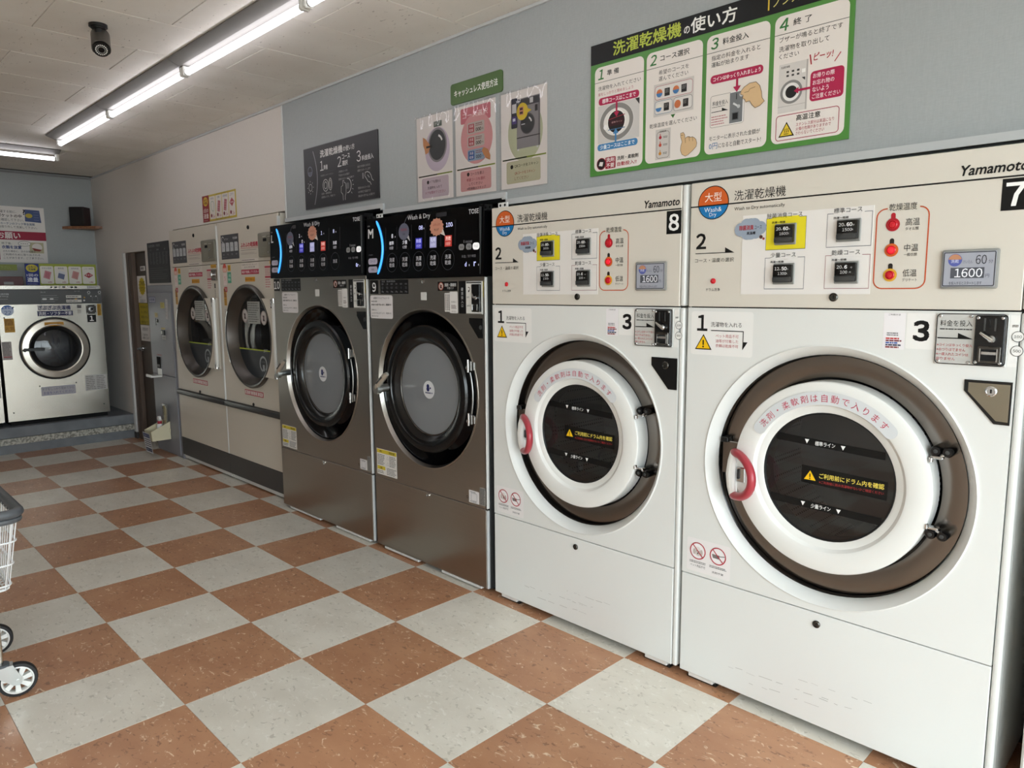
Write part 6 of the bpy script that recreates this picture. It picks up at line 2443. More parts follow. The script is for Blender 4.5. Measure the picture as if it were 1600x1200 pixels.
p.r(-0.040, 2.096, 0.100, 2.100, '#2a2a2c', l=3)
p.r(-0.036, 2.228, 0.096, 2.258, '#3a3c42', l=3)
p.r(0.070, 2.196, 0.086, 2.222, '#26262a', l=3)
p.r(0.040, 2.234, 0.060, 2.256, '#c9c9cc', l=4)
p.r(-0.036, 2.044, -0.026, 2.052, '#c9c9cc', l=3)
p.r(0.080, 2.044, 0.090, 2.052, '#c9c9cc', l=3)
p.c(0.026, 2.152, 0.044, '#5a585c', 4, n=32)
p.c(0.026, 2.152, 0.040, '#34383c', 5, n=32)
p.ring(0.026, 2.152, 0.028, 0.007, '#e0e0e0', 6, a0=0.2, a1=1.2)
p.r(-0.010, 2.150, 0.012, 2.154, '#c0c0c4', l=6)
p.r(-0.072, 2.142, -0.034, 2.268, '#2a2c3c', 0.006, l=6)
p.r(-0.067, 2.160, -0.039, 2.192, '#4a3c7c', l=7)
p.r(-0.062, 2.172, -0.046, 2.184, '#c9cce0', l=8)
p.r(-0.066, 2.206, -0.040, 2.244, '#c9c9cc', l=7)
p.c(-0.004, 2.206, 0.034, '#d9bf32', 7, rz=0.036, n=28)
p.pg([(0.014, 2.192), (0.052, 2.204), (0.020, 2.218)], '#d9bf32', 7)
p.r(-0.022, 2.192, 0.004, 2.226, '#c98a72', l=8)
p.r(-0.018, 2.196, 0.000, 2.206, '#3a2622', l=9)
p.r(-0.018, 2.212, 0.000, 2.222, '#3a2622', l=9)
for w0, w1, c_ in ((-0.130, 0.02, '#26301c'), (0.02, 0.135, '#7d8f2c')):
    p.r(w0, 2.010, w1, 2.016, c_, l=2)
p.r(-0.106, 1.908, 0.102, 2.004, '#b9b89c', 0.010, l=1)
p.c(-0.072, 1.980, 0.009, '#2a2628', 2, n=16)
p.t('QRコードをスキャン', -0.056, 1.981, 0.014, '#3a3a34', u1=0.090)
p.t('QRコードをスキャン', -0.055, 1.950, 0.014, '#a04038', u1=0.070)
p.t('してください', -0.055, 1.928, 0.014, '#8a5a48', u1=0.030)
p.build('print', root)
plq, p = board('title_plaque', -2.175, -0.174, 2.313, 0.181, 2.408, mat('plaque_green', '#47652f', 0.4), 'dark green rounded plaque with white lettering over the laminated sheets', 'sign', 0.006, 0.014)
p.t('キャッシュレス使用方法', -0.146, 2.360, 0.032, '#eceee8', u1=0.152, b=0.02)
p.build('print', plq)

# black sign
bs, p = board('black_sign', -0.985, -0.395, 1.942, 0.402, 2.303, mat('sign_black', '#1d1c20', 0.4), 'black instruction sign with thin white drawings above machine 10', 'sign', 0.005)
LW = '#c9c7c6'
p.rl(-0.395, 1.942, 0.402, 2.303, 0.0, 0.004, '#5a5a5c', 1)
p.ln([(-0.284 + 0.042 * sin(pi * i / 20) ** 0.9, 2.280 - 0.316 * i / 20) for i in range(21)], 0.007, '#8e8c92', 1)
p.ring(-0.325, 2.165, 0.028, 0.004, '#7d8194', 1, rz=0.030)
for k in range(4):
    p.r(-0.347 + 0.003 * k, 2.158 - 0.007 * k, -0.303 - 0.003 * k, 2.161 - 0.007 * k, '#7d8194', l=1)
p.ring(-0.327, 2.070, 0.020, 0.003, LW, 1, rz=0.022)
for k in range(8):
    a = 2 * pi * k / 8
    p.ln([(-0.327 + 0.030 * cos(a), 2.070 + 0.032 * sin(a)), (-0.327 + 0.038 * cos(a), 2.070 + 0.040 * sin(a))], 0.003, LW, 1)
p.t('洗濯乾燥機', -0.200, 2.252, 0.042, '#e0dede', u1=0.048, b=0.02)
p.t('の使い方', 0.054, 2.248, 0.030, '#d0cece', u1=0.174, b=0.02)
p.t('1', -0.185, 2.183, 0.056, '#d8d6d6', al='c')
p.t('準備', -0.165, 2.170, 0.028, '#d8d6d6', u1=-0.120, b=0.02)
p.t('2', 0.012, 2.183, 0.058, '#d8d6d6', al='c')
p.t('コース', 0.042, 2.204, 0.025, '#d8d6d6', u1=0.124, b=0.02)
p.t('選択', 0.042, 2.169, 0.028, '#d8d6d6', u1=0.100, b=0.02)
p.t('3', 0.214, 2.187, 0.060, '#d8d6d6', al='c')
p.t('料金投入', 0.245, 2.172, 0.028, '#d8d6d6', u1=0.358, b=0.02)
for a, c_ in ((-0.205, -0.035), (-0.005, 0.172), (0.196, 0.362)):
    p.r(a, 2.143, c_, 2.1445, '#4a4a4c', l=1)
p.t('洗濯物を入れてください', -0.202, 2.126, 0.011, '#8f8d8d', u1=-0.058)
for i, s in enumerate(('ご希望のコースを', '下記からお選び', '乾燥のみのコースもあります')):
    p.t(s, -0.002, 2.126 - i * 0.021, 0.012, '#a9a7a7', u1=(0.095, 0.115, 0.160)[i])
for i, s in enumerate(('表示の料金を入れると', '自動でスタートします')):
    p.t(s, 0.198, 2.130 - i * 0.021, 0.013, '#a9a7a7', u1=0.325)
p.ring(-0.150, 2.066, 0.032, 0.004, LW, 1, rz=0.036)
p.ring(-0.150, 2.066, 0.018, 0.004, LW, 1, rz=0.022)
p.ring(-0.096, 2.068, 0.019, 0.004, LW, 1, rz=0.036)
p.ring(-0.096, 2.068, 0.010, 0.003, LW, 1, rz=0.025)
for i, s in enumerate(('洗剤・柔軟剤は', '自動投入です。不要です')):
    p.t(s, -0.200, 2.020 - i * 0.020, 0.012, '#a9a7a7', u1=(-0.085, -0.045)[i])
def outline(pts, w=0.0035):
    p.ln(pts, w, LW, 2)
outline([(0.040, 1.962), (0.038, 1.995), (0.020, 2.010), (0.022, 2.040), (0.040, 2.046), (0.040, 2.072), (0.052, 2.074), (0.056, 2.060), (0.070, 2.056), (0.074, 2.030), (0.072, 2.000), (0.062, 1.985), (0.062, 1.962)])
p.ring(0.090, 2.040, 0.040, 0.005, LW, 1, a0=-1.7, a1=1.7, rz=0.042)
p.r(0.076, 2.022, 0.106, 2.056, '#6a6a6c', 0.008, l=1.5)
for k in (-2, -1, 0, 1, 2):
    a = k * 0.4
    p.ln([(0.090 + 0.052 * cos(a), 2.040 + 0.054 * sin(a)), (0.090 + 0.064 * cos(a), 2.040 + 0.066 * sin(a))], 0.003, LW, 1)
outline([(0.330, 2.020), (0.318, 2.036), (0.300, 2.040), (0.282, 2.060), (0.268, 2.074), (0.274, 2.092), (0.296, 2.094), (0.316, 2.086), (0.330, 2.070), (0.338, 2.050), (0.352, 2.040)])
outline([(0.296, 2.076), (0.314, 2.060)])
p.r(0.244, 2.060, 0.256, 2.092, '#8a8a8c', l=1)
for i, s in enumerate(('乾燥のみのコースは', '10分単位で追加でき', '運転途中の取り出しも可能です')):
    p.t(s, 0.198, 2.014 - i * 0.022, 0.013, '#a9a7a7', u1=(0.315, 0.320, 0.360)[i])
p.build('print', bs)

# yellow poster above the dryers
yp, p = board('yellow_poster', 0.706, -0.290, 1.976, 0.302, 2.172, mat('poster_yellow', '#c3aa38', 0.45), 'yellow and red poster with four blanket drawings above the cream dryers', 'poster', 0.003)
p.r(-0.290, 1.976, -0.166, 2.172, '#8f2a30', l=1)
p.c(-0.228, 2.128, 0.045, '#d2b03a', 2, rz=0.034)
p.t('35キロ', -0.228, 2.139, 0.020, '#7a2026', al='c', l=3, b=0.02)
p.t('大容量', -0.228, 2.117, 0.018, '#7a2026', al='c', l=3, b=0.02)
p.t('1回の', -0.272, 2.060, 0.030, '#e0c8c4', u1=-0.184, b=0.02)
p.t('適量', -0.272, 2.020, 0.036, '#e6d6d2', u1=-0.184, b=0.02)
p.lines(-0.276, -0.180, 1.982, 1.992, 1, '#c09a94')
DR = ('#d2c9c0', '#b06a70', '#b06a70', '#a84650')
for k in range(4):
    a = -0.156 + k * 0.114
    p.r(a, 1.990, a + 0.106, 2.158, '#ddd5cd', 0.006, l=1)
    p.t(('タオル', '毛布', '羽毛布団', 'こたつ'[:3])[k], a + 0.053, 2.142, 0.018, '#2c4a7a', al='c', u1=None)
    if k == 0:
        p.ln([(a + 0.025, 2.110), (a + 0.040, 2.120), (a + 0.070, 2.118), (a + 0.084, 2.100), (a + 0.076, 2.050), (a + 0.060, 2.046), (a + 0.034, 2.060)], 0.004, '#6a9a80', 2, closed=True)
    elif k == 3:
        p.pg([(a + 0.012, 2.085), (a + 0.053, 2.118), (a + 0.094, 2.088), (a + 0.053, 2.056)], DR[3], 2)
        for i in range(3):
            p.c(a + 0.034 + i * 0.019, 2.086, 0.006, '#e0c8c4', 3, n=10)
    else:
        p.pg([(a + 0.022, 2.040), (a + 0.066, 2.034), (a + 0.086, 2.112), (a + 0.042, 2.120)], DR[k], 2)
        for i in range(4):
            p.ln([(a + 0.026 + i * 0.005, 2.050 + i * 0.017), (a + 0.068 + i * 0.005, 2.044 + i * 0.017)], 0.002, '#d9a0a4', 3)
    p.c(a + 0.030, 2.016, 0.014, '#7a2630', 2, n=16)
    p.t(('8', '4', '3', '2')[k], a + 0.055, 2.010, 0.024, '#b03a48', l=2)
    p.t('枚', a + 0.078, 2.006, 0.016, '#b03a48', l=2)
p.t('一般的なサイズの目安です', -0.040, 2.165, 0.008, '#5a4c1c', u1=0.180)
p.t('洗濯物の種類により異なります', -0.060, 1.983, 0.008, '#5a4c1c', u1=0.200)
p.build('print', yp)

# black price board above the change machine
pb, p = board('price_board', 2.018, -0.262, 1.524, 0.256, 1.881, mat('board_black', '#232426', 0.45), 'black price board with pale lettering above the grey change machine', 'sign', 0.006)
p.t('洗濯乾燥機　料金表', -0.230, 1.852, 0.024, '#8f9094', u1=0.060)
p.t('TOKYO', 0.100, 1.852, 0.016, '#77787c', u1=0.200) if False else None
for k, s in enumerate(('洗濯', '洗濯乾燥', '乾燥')):
    p.t(s, -0.170 + k * 0.170, 1.815, 0.014, '#8a8b90', al='c')
for i in range(10):
    for k in range(6):
        u = -0.205 + k * 0.078
        p.lines(u, u + 0.050, 1.690 + i * 0.0105, 1.696 + i * 0.0105, 1, '#7d7e84', ragged=0.5)
for i in range(6):
    p.lines(-0.225, 0.220, 1.560 + i * 0.018, 1.568 + i * 0.018, 1, '#606166', ragged=0.3)
p.build('print', pb)

# notices on the brown door
def notice(name, u0, z0, u1, z1, label, draw, m='paper'):
    b = MB()
    b.box(u0, u1, -0.0008, 0.0, z0, z1, m)
    o = b.build(name, smooth=0, loc=(2.60, -0.1755, 0), rot=(0, 0, pi))
    tag(o, label, 'notice')
    q = Pr(-0.0008)
    draw(q)
    q.build('print', o)
    return o


def d1(q):
    pts = []
    for i in range(32):
        a = 2 * pi * i / 32
        r_ = 0.105 if i % 2 else 0.088
        pts.append((-0.045 + r_ * cos(a) * 0.9, 1.500 + r_ * sin(a) * 0.85))
    q.pg(pts, '#c9b22c', 1)
    q.t('ご利用', -0.110, 1.530, 0.040, '#6a5a14', u1=0.020, b=0.02)
    q.t('ください', -0.115, 1.476, 0.040, '#6a5a14', u1=0.022, b=0.02)
    q.t('スタッフ', -0.150, 1.398, 0.024, '#55524e', u1=-0.060)
    q.t('募集中', -0.120, 1.362, 0.034, '#8a8a90', u1=0.020)


def d2(q):
    for i, s in enumerate(('関係者以外', '立入禁止', '御用の方は', '受付まで')):
        q.t(s, -0.130, 1.305 - i * 0.048, 0.026, '#5a5014', u1=0.060)


def d3(q):
    q.t('お知らせ', -0.120, 1.095, 0.034, '#6a6a72', u1=0.030)
    q.t('ご協力を', -0.130, 1.040, 0.020, '#44464c', u1=0.020)
    q.t('お願いします', -0.130, 1.008, 0.020, '#44464c', u1=0.060)


notice('door_notice', -0.175, 1.345, 0.060, 1.598, 'white notice with a yellow starburst, top paper on the brown door', d1)
notice('door_notice', -0.170, 1.138, 0.075, 1.340, 'yellow notice on the brown door under the starburst paper', d2, mat('paper_yellow', '#b5a42e', 0.5))
notice('door_notice', -0.168, 0.980, 0.078, 1.132, 'white notice at the foot of the papers on the brown door', d3)
b = MB()
b.box(-0.055, 0.070, -0.003, 0.0, 1.645, 1.688, 'paper')
o = b.build('door_plate', smooth=0, loc=(2.60, -0.1755, 0), rot=(0, 0, pi))
tag(o, 'small white name plate near the top of the brown door', 'sign')
q = Pr(-0.003)
q.t('事務室', -0.040, 1.667, 0.026, '#2c2a28', u1=0.050, b=0.02)
q.build('print', o)

# ------------------------------------------------------------------ far wall
def far_board(name, y_c, z0, w, h, m, label, cat, x=XF - 0.0015, thick=0.004):
    b = MB()
    b.box(-w / 2, w / 2, -thick, 0, z0, z0 + h, m)
    o = b.build(name, smooth=0, loc=(x, y_c, 0), rot=(0, 0, -pi / 2))
    tag(o, label, cat)
    return o, Pr(-thick)


# request poster: right edge at y = 0.317
o, p = far_board('request_poster', 0.717, 1.744, 0.80, 0.545, 'paper', 'white request poster with a crimson band on the grey-blue far wall', 'poster')
RX = 0.400
p.r(-0.400, 1.965, RX, 2.048, '#9c2440', l=1)
p.t('お願い', -0.010, 2.006, 0.062, '#e9dfdd', u1=0.180, b=0.03)
p.t('洗濯する前に、', 0.005, 2.237, 0.026, '#44444a', u1=0.165)
p.t('ポケットの中', 0.005, 2.197, 0.032, '#22222a', u1=0.205, b=0.02)
p.t('を確認して下さい。', 0.010, 2.158, 0.026, '#44444a', u1=0.222)
p.t('※カーテンのフック等金属類', 0.010, 2.122, 0.024, '#33507c', u1=0.312, b=0.01)
p.t('は取り外して洗濯して下さい。', 0.010, 2.090, 0.024, '#33343c', u1=0.330)
p.pg([(0.232, 2.150), (0.370, 2.142), (0.360, 2.262), (0.236, 2.266)], '#4f5f8c', 2)
p.c(0.268, 2.206, 0.030, '#c3b04a', 3, rz=0.022)
for k in range(4):
    p.r(0.308, 2.240 - k * 0.025, 0.352, 2.243 - k * 0.025, '#8a96b8', l=3)
p.t('?', 0.228, 2.238, 0.050, '#22222a', al='c', b=0.03, l=4)
p.r(-0.04, 1.770, 0.000, 1.930, '#a03048', l=1)
p.r(-0.02, 2.09, -0.002, 2.13, '#a03048', l=1)
p.t('終了後、', 0.020, 1.930, 0.024, '#44444a', u1=0.104)
p.t('衣類を放置', 0.020, 1.893, 0.032, '#2c3c7c', u1=0.182, b=0.03)
p.t('された場合に、次のお客様が', 0.026, 1.854, 0.022, '#44444a', u1=0.300)
p.t('ご利用のために取り出される', 0.026, 1.822, 0.022, '#44444a', u1=0.335)
p.t('ことがあります。ご了承下さい。', 0.026, 1.790, 0.022, '#44444a', u1=0.362)
p.r(0.250, 1.840, 0.372, 1.945, '#bdb798', l=1)
p.c(0.315, 1.898, 0.044, '#e6e0dc', 2, rz=0.038)
p.pg([(0.270, 1.892), (0.355, 1.874), (0.335, 1.858), (0.290, 1.862)], '#8f3c34', 3)
p.c(0.210, 1.930, 0.054, '#e9e6e2', 3, rz=0.026)
p.ring(0.210, 1.930, 0.054, 0.003, '#3a3a3c', 4, rz=0.026)
for k in range(4):
    p.c(0.182 + k * 0.017, 1.930, 0.004, '#2a2a2c', 5, n=8)
p.build('print', o)
# two drum machine cards standing on the washers
o, p = far_board('capacity_sign', 0.326, 1.514, 0.600, 0.206, mat('sign_lime', '#98a33a', 0.45), 'lime and blue capacity sign with four bedding drawings standing on washer 1', 'sign', x=3.33, thick=0.004)
p.r(-0.300, 1.516, -0.186, 1.718, '#27347c', l=1)
p.c(-0.243, 1.675, 0.048, '#c5b83c', 2, rz=0.036)
p.t('22キロ', -0.243, 1.687, 0.020, '#2c3050', al='c', l=3, b=0.02)
p.t('洗濯機', -0.243, 1.664, 0.018, '#2c3050', al='c', l=3, b=0.02)
p.t('1回の', -0.288, 1.610, 0.026, '#d8dce8', u1=-0.198, b=0.02)
p.t('適量', -0.286, 1.568, 0.042, '#dfe3ee', u1=-0.200, b=0.03)
p.lines(-0.290, -0.196, 1.522, 1.532, 1, '#a8b0cc')
for k in range(4):
    a = -0.178 + k * 0.118
    p.r(a, 1.530, a + 0.110, 1.697, '#e0dcd4', 0.012, l=1)
    p.t(('タオル毛布', '敷布団', '羽毛布団', 'こたつ布団')[k], a + 0.055, 1.678, 0.015, '#2c3c5c', al='c', l=2, u1=None) if k != 9 else None
    if k == 3:
        p.pg([(a + 0.014, 1.612), (a + 0.055, 1.642), (a + 0.096, 1.614), (a + 0.055, 1.586)], '#a84650', 2)
        for i in range(3):
            p.c(a + 0.036 + i * 0.019, 1.616, 0.006, '#e0c8c4', 3, n=10)
    else:
        p.pg([(a + 0.022, 1.588), (a + 0.074, 1.570), (a + 0.092, 1.640), (a + 0.040, 1.656)], ('#b5707a', '#6a7290', '#c08a86')[k], 2)
        if k == 1:
            p.pg([(a + 0.034, 1.634), (a + 0.088, 1.618), (a + 0.092, 1.640), (a + 0.040, 1.656)], '#d6d6da', 3)
        else:
            p.ln([(a + 0.030, 1.592), (a + 0.072, 1.578), (a + 0.084, 1.634), (a + 0.042, 1.648)], 0.003, '#d9a9ac', 3, closed=True)
    p.t(('6枚', '4枚', '3枚', '1枚')[k], a + 0.058, 1.546, 0.018, '#9c3a50', u1=a + 0.092, l=2)
p.build('print', o)
o, p = far_board('lime_strip', 0.985, 1.660, 0.70, 0.056, mat('strip_olive', '#7f8a34', 0.45), 'olive strip sign left of the capacity sign on the far wall', 'sign', x=3.60)
p.t('洗濯機の使い方をご確認下さい。', -0.060, 1.688, 0.030, '#aeb478', u1=0.300)
p.build('print', o)
b = MB()
b.box(-0.26, 0.26, 0.0, 0.20, 0.0, 0.085, 'crimson_dark') if False else None
M['crimson_dark'] = mat('dark_red_box', '#501c20', 0.4)
b.box(-0.26, 0.26, -0.10, 0.10, 0.0, 0.085, 'crimson_dark', bev=0.004)
o = b.build('parts_box', smooth=0, loc=(3.45, 0.900, 1.512), rot=(0, 0, -pi / 2))
tag(o, 'dark red box lying on the washer cut off by the left edge', 'box')
b = MB()
b.box(0.105, 0.18, -0.101, -0.099, 0.010, 0.035, 'grey_plastic')
b.build('label', o, smooth=0)

# corner shelf with its loudspeaker
b = MB()
pts = [(0.0, 0.0), (0.0, -0.30), (-0.30, 0.0)]
sx, sy = XF - 0.002, YR + 0.002
prof = [(sx, sy), (sx, 0.165), (sx - 0.06, 0.150), (3.575, sy + 0.060), (3.565, sy)]
zs = 2.093
vs = [(x, y, zs) for x, y in prof] + [(x, y, zs + 0.026) for x, y in prof]
n = len(prof)
b.add(vs, [list(range(n))[::-1], [n + i for i in range(n)]] + [(i, (i + 1) % n, n + (i + 1) % n, n + i) for i in range(n)], 'wood')
o = b.build('corner_shelf', smooth=0)
tag(o, 'small orange-brown wooden shelf in the far corner, high on the wall', 'shelf')
root = empty('loudspeaker', (3.735, 0.022, zs + 0.026), radians(228))
tag(root, 'dark wooden loudspeaker box standing on the corner shelf', 'speaker')
b = MB()
b.box(-0.072, 0.072, -0.068, 0.062, 0.0, 0.190, 'speaker_side', bev=0.003)
b.build('case', root, smooth=0)
b = MB()
b.box(-0.070, 0.070, -0.076, -0.067, 0.003, 0.187, 'speaker', bev=0.004)
b.build('front_grille', root, smooth=0)

# ------------------------------------------------------------------ ceiling lamps
def lamp(loc, rz, length, label, group, tube_dx=(0.035, 0.035), zt=2.568, hw=0.088):
    root = empty('ceiling_lamp', (loc[0], loc[1], 0), rz)
    tag(root, label, 'lamp', group)
    L2 = length / 2
    zc = ZC - 0.0005
    b = MB()
    yt = 0.028
    prof = [(-hw, zc), (-hw, zc - 0.006), (-yt, zc - 0.030), (yt, zc - 0.030), (hw, zc - 0.006), (hw, zc)]
    vs = [(-L2, y, z) for y, z in prof] + [(L2, y, z) for y, z in prof]
    n = len(prof)
    b.add(vs, [list(range(n)), [n + i for i in range(n)][::-1]] + [(i, n + i, n + (i + 1) % n, (i + 1) % n) for i in range(n)], 'fixture')
    b.build('reflector', root, smooth=0)
    for s in (-1, 1):
        k = MB()
        x = s * (L2 - 0.014)
        k.box(x - 0.012, x + 0.012, -0.020, 0.020, zt - 0.018, zc - 0.028, 'white_plastic', bev=0.005)
        k.box(x - s * 0.016, x - s * 0.010, -0.012, 0.012, zt - 0.012, zt + 0.012, 'dark_grey', bev=0.002)
        k.build('lamp_socket', root)
    t = MB()
    t.cyl((-L2 + 0.036, 0, zt), (L2 - 0.036, 0, zt), 0.0155, 'tube', 16)
    for s in (-1, 1):
        t.cyl((s * (L2 - 0.036), 0, zt), (s * (L2 - 0.028), 0, zt), 0.015, 'zinc', 16)
    t.build('tube', root)
    return root


LG = 'fluorescent lamps in the row along the ceiling'
YT = 0.636
lamp((1.115, YT), 0, 1.252, 'lit tube lamp farthest along the ceiling row, beside the crosswise lamp', LG)
lamp((-0.140, YT), 0, 1.252, 'second lit tube lamp from the far end of the ceiling row', LG)
lamp((-1.395, YT), 0, 1.252, 'third lit tube lamp from the far end of the ceiling row, right of the camera', LG)
lamp((-2.650, YT), 0, 1.252, 'lit tube lamp cut by the top edge, nearest in the ceiling row', LG)
lamp((2.400, 1.115), pi / 2, 1.252, 'lit tube lamp set crosswise near the far wall', None, zt=2.560, hw=0.085)

# security camera
root = empty('security_camera', (-1.035, 1.112, ZC), 0)
tag(root, 'small dark bullet security camera hung from the ceiling', 'camera')
b = MB()
tb_ = []
def disc(b, cx, cy, z0, z1, r, m, seg=24):
    vs = [(cx + r * cos(2 * pi * i / seg), cy + r * sin(2 * pi * i / seg), z) for z in (z0, z1) for i in range(seg)]
    b.add(vs, [list(range(seg))[::-1], [seg + i for i in range(seg)]] + [(i, (i + 1) % seg, seg + (i + 1) % seg, seg + i) for i in range(seg)], m)
disc(b, 0, 0, -0.012, 0.0, 0.038, 'black')
disc(b, 0, 0, -0.018, -0.012, 0.030, 'black')
b.build('mount', root)
d = Vector((-0.70, 0.20, -0.72)).normalized()
b = MB()
b.cyl((0, 0, -0.012), (0, 0, -0.046), 0.015, 'black', 14)
b.build('stem', root)
P0 = Vector((0.020, -0.012, -0.052))
bd = MB()
bd.cyl(P0 - d * 0.02, P0 + d * 0.095, 0.034, 'black', 24)
body = bd.build('body', root)
# sun shield: an open half shell over the body
sh = MB()
side = d.cross(Vector((0, 0, 1))).normalized()
upv = side.cross(d).normalized()
vs = []
A = P0 - d * 0.025
B_2 = P0 + d * 0.088
n = 20
for Q in (A, B_2):
    for i in range(n + 1):
        a = radians(-35 + 250 * i / n)
        vs.append(Q + (side * cos(a) + upv * sin(a)) * 0.0385)
for Q in (A, B_2):
    for i in range(n + 1):
        a = radians(-35 + 250 * i / n)
        vs.append(Q + (side * cos(a) + upv * sin(a)) * 0.0365)
m1 = n + 1
fs = [(i, i + 1, m1 + i + 1, m1 + i) for i in range(n)] + [(2 * m1 + i, 3 * m1 + i, 3 * m1 + i + 1, 2 * m1 + i + 1) for i in range(n)]
fs += [(m1 + i, m1 + i + 1, 3 * m1 + i + 1, 3 * m1 + i) for i in range(n)] + [(i, 2 * m1 + i, 2 * m1 + i + 1, i + 1) for i in range(n)]
M['gunmetal'] = mat('gunmetal_shield', '#5f5a55', 0.4, 0.3)
sh.add(vs, fs, 'gunmetal')
sh.build('sun_shield', root)
ln_ = MB()
F = P0 + d * 0.096
def fdisc(r0, r1, off, m, seg=24):
    vs = []
    for r_ in (r0, r1):
        for i in range(seg):
            a = 2 * pi * i / seg
            vs.append(F + d * off + (side * cos(a) + upv * sin(a)) * r_)
    ln_.add(vs, [(i, (i + 1) % seg, seg + (i + 1) % seg, seg + i) for i in range(seg)], m)
fdisc(0.0005, 0.013, 0.001, 'black_gloss')
fdisc(0.013, 0.016, 0.002, 'grey_plastic')
for i in range(18):
    a = 2 * pi * i / 18
    q_ = F + d * 0.0015 + (side * cos(a) + upv * sin(a)) * 0.022
    ln_.cyl(q_ - d * 0.001, q_ + d * 0.001, 0.0026, 'white_plastic', 8)
ln_.build('lens', root)

# ------------------------------------------------------------------ laundry cart at the left edge
root = empty('laundry_cart', (-1.755, 1.795, 0), 0)
tag(root, 'white wire laundry cart with a grey rim at the left edge', 'cart')
CW, CL = 0.43, 0.42            # across (+y), along (+x)
ZR = 0.700
# rim
x0, x1, y0_, y1_ = -0.150, 0.560, -0.092, 0.480
b = MB()
rr = [Vector((x, y, ZR)) for x, y in rrect(x0 + 0.012, y0_ + 0.012, x1 - 0.012, y1_ - 0.012, 0.045, 6)]
b.tube(rr, 0.0165, 'rim_grey', 12, closed=True)
b.tube([v + Vector((0, 0, -0.024)) for v in rr], 0.010, 'rim_grey', 10, closed=True)
b.build('basket_rim', root)
# wire basket tapering down
bx0, bx1, by0, by1, bz = 0.005, 0.470, -0.050, 0.420, 0.395
def ring_at(t, out=0.0):
    """Rounded outline at height fraction t (0 bottom, 1 rim)."""
    a0_, a1_ = bx0 + (x0 + 0.03 - bx0) * t - out, bx1 + (x1 - 0.03 - bx1) * t + out
    c0_, c1_ = by0 + (y0_ + 0.02 - by0) * t - out, by1 + (y1_ - 0.02 - by1) * t + out
    z = bz + (ZR - 0.02 - bz) * t
    return a0_, a1_, c0_, c1_, z
b = MB()
for t in (0.06, 0.36, 0.68):
    a0_, a1_, c0_, c1_, z = ring_at(t, 0.006)
    b.tube([Vector((x, y, z)) for x, y in rrect(a0_, c0_, a1_, c1_, 0.03, 4)], 0.0034, 'wire_white', 8, closed=True)
a0_, a1_, c0_, c1_, z = ring_at(0.0)
b.tube([Vector((x, y, z)) for x, y in rrect(a0_, c0_, a1_, c1_, 0.03, 4)], 0.0045, 'wire_white', 8, closed=True)
NW = 15
lo, hi = ring_at(0.0), ring_at(1.0)
for i in range(NW + 1):
    f = 0.03 + 0.94 * i / NW
    xl, xh = lo[0] + (lo[1] - lo[0]) * f, hi[0] + (hi[1] - hi[0]) * f
    b.tube([(xh, hi[2], hi[4]), (xl, lo[2], lo[4]), (xl, lo[3], lo[4]), (xh, hi[3], hi[4])], 0.0026, 'wire_white', 6)
    yl, yh = lo[2] + (lo[3] - lo[2]) * f, hi[2] + (hi[3] - hi[2]) * f
    b.tube([(hi[0], yh, hi[4]), (lo[0], yl, lo[4]), (lo[1], yl, lo[4]), (hi[1], yh, hi[4])], 0.0026, 'wire_white', 6)
b.build('wire_basket', root)
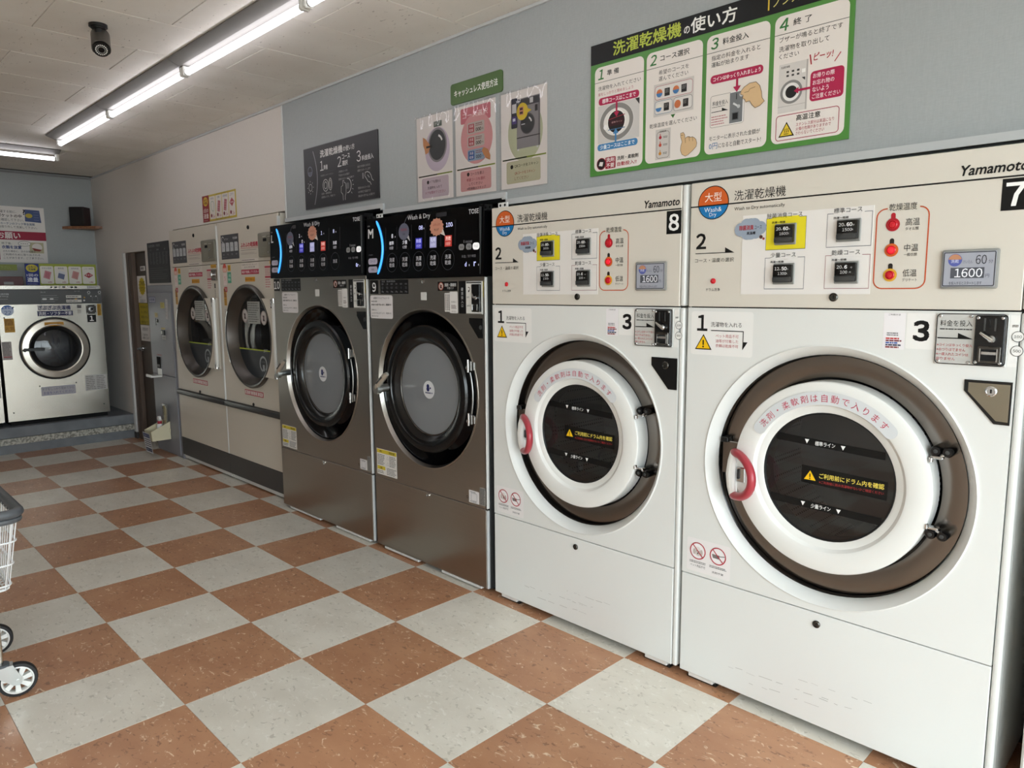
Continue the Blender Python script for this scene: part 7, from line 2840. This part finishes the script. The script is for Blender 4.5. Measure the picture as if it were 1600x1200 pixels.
# frame of steel tubes
b = MB()
for yy in (0.0, CW):
    b.tube([(0.0, yy, 0.115), (0.0, yy, 0.36), (-0.02, yy, 0.42), (CL + 0.02, yy, 0.42), (CL, yy, 0.36), (CL, yy, 0.115)], 0.0095, 'steel', 12)
for xx in (0.0, CL):
    b.tube([(xx, 0.0, 0.20), (xx, CW, 0.20)], 0.0085, 'steel', 12)
b.build('frame', root)
def caster(x, y, ang):
    """Swivel caster: white spoked wheel, black tyre, steel fork."""
    R_w = 0.062
    ox, oy = 0.045 * cos(ang), 0.045 * sin(ang)
    # wheel axis is horizontal, square to the trailing direction; build about local Y then turn
    w = MB()
    w.lathe([(R_w * 0.80, -0.014), (R_w * 0.96, -0.013), (R_w, -0.008), (R_w, 0.008), (R_w * 0.96, 0.013), (R_w * 0.80, 0.014), (R_w * 0.80, -0.014)], 0, 0, 'tyre', 40)
    wl = w.build('caster_wheel', root, loc=(x + ox, y + oy, R_w), rot=(0, 0, ang))
    h = MB()
    h.lathe([(R_w * 0.70, -0.010), (R_w * 0.74, -0.016), (R_w * 0.805, -0.014), (R_w * 0.805, 0.014), (R_w * 0.74, 0.016), (R_w * 0.70, 0.010), (R_w * 0.70, -0.010)], 0, 0, 'white_plastic', 40)
    h.lathe([(0.0005, -0.015), (R_w * 0.26, -0.015), (R_w * 0.28, -0.010), (R_w * 0.28, 0.010), (R_w * 0.26, 0.015), (0.0005, 0.015)], 0, 0, 'white_plastic', 24)
    for k in range(7):
        a = 2 * pi * k / 7
        pts_ = [(R_w * 0.2 * cos(a - 0.45), R_w * 0.2 * sin(a - 0.45)), (R_w * 0.73 * cos(a + 0.02), R_w * 0.73 * sin(a + 0.02)), (R_w * 0.73 * cos(a + 0.42), R_w * 0.73 * sin(a + 0.42)), (R_w * 0.2 * cos(a + 0.6), R_w * 0.2 * sin(a + 0.6))]
        h.prism(pts_, -0.011, 0.011, 'white_plastic')
    h.build('wheel_rim', wl)
    f = MB()
    for s in (-1, 1):
        yy = s * 0.019
        pr = [(-0.070, 0.062), (-0.062, 0.030), (-0.012, -0.014), (0.006, -0.016), (0.016, -0.002), (0.012, 0.012), (-0.010, 0.062)]
        vs_ = [(u, yy - 0.0012, zz) for u, zz in pr] + [(u, yy + 0.0012, zz) for u, zz in pr]
        n_ = len(pr)
        f.add(vs_, [list(range(n_)), [n_ + i for i in range(n_)][::-1]] + [(i, n_ + i, n_ + (i + 1) % n_, (i + 1) % n_) for i in range(n_)], 'zinc')
    f.box(-0.070, -0.010, -0.020, 0.020, 0.060, 0.063, 'zinc')
    f.cyl((0, -0.024, 0), (0, 0.024, 0), 0.007, 'zinc', 14)
    disc(f, -0.045, 0, 0.062, 0.070, 0.026, 'rim_grey')
    f.build('caster_fork', root, loc=(x + ox, y + oy, R_w), rot=(0, 0, ang))
for (cx_, cy_) in ((0.0, 0.0), (CL, 0.0), (0.0, CW), (CL, CW)):
    caster(cx_, cy_, radians(-98))

# scraps of paper on the floor
for i, (x, y, w, h, r_) in enumerate(((-0.70, 2.03, 0.045, 0.018, 0.3), (-0.775, 1.985, 0.05, 0.018, 0.35))):
    b = MB()
    b.add([(-w / 2, -h / 2, 0.0008), (w / 2, -h / 2 * 0.8, 0.0022), (w / 2 * 0.9, h / 2, 0.001), (-w / 2 * 0.8, h / 2, 0.003)], [(0, 1, 2, 3)], 'paper')
    o = b.build('paper_scrap', smooth=0, loc=(x, y, 0), rot=(0, 0, r_))
    tag(o, ('torn white paper scrap on a brown tile, nearer the far wall', 'torn white paper scrap on a brown tile, nearer the machines')[i], 'litter')

# white cabinet next to machine 7, mostly outside the frame
root = empty('white_cabinet', (-4.93, -0.02, 0), pi)
tag(root, 'white cabinet edge beside machine 7 at the right edge of the photo', 'cabinet')
b = MB()
b.box(-0.495, 0.495, 0.0, 0.70, 0.02, 1.80, 'white_paint', bev=0.006)
b.build('body', root, smooth=0)
b = MB()
b.box(-0.462, 0.470, -0.006, 0.002, 0.05, 0.70, mat('pale_blue_panel', '#c6d3d8', 0.35), bev=0.002)
b.box(-0.462, 0.470, -0.006, 0.002, 0.72, 1.76, mat('pale_blue_panel', '#c6d3d8', 0.35), bev=0.002)
b.build('door', root, smooth=0)
b = MB()
b.box(-0.45, 0.45, 0.03, 0.65, 0.0, 0.02, 'void')
b.build('plinth', root, smooth=0)

bpy.data.objects.remove(_to)
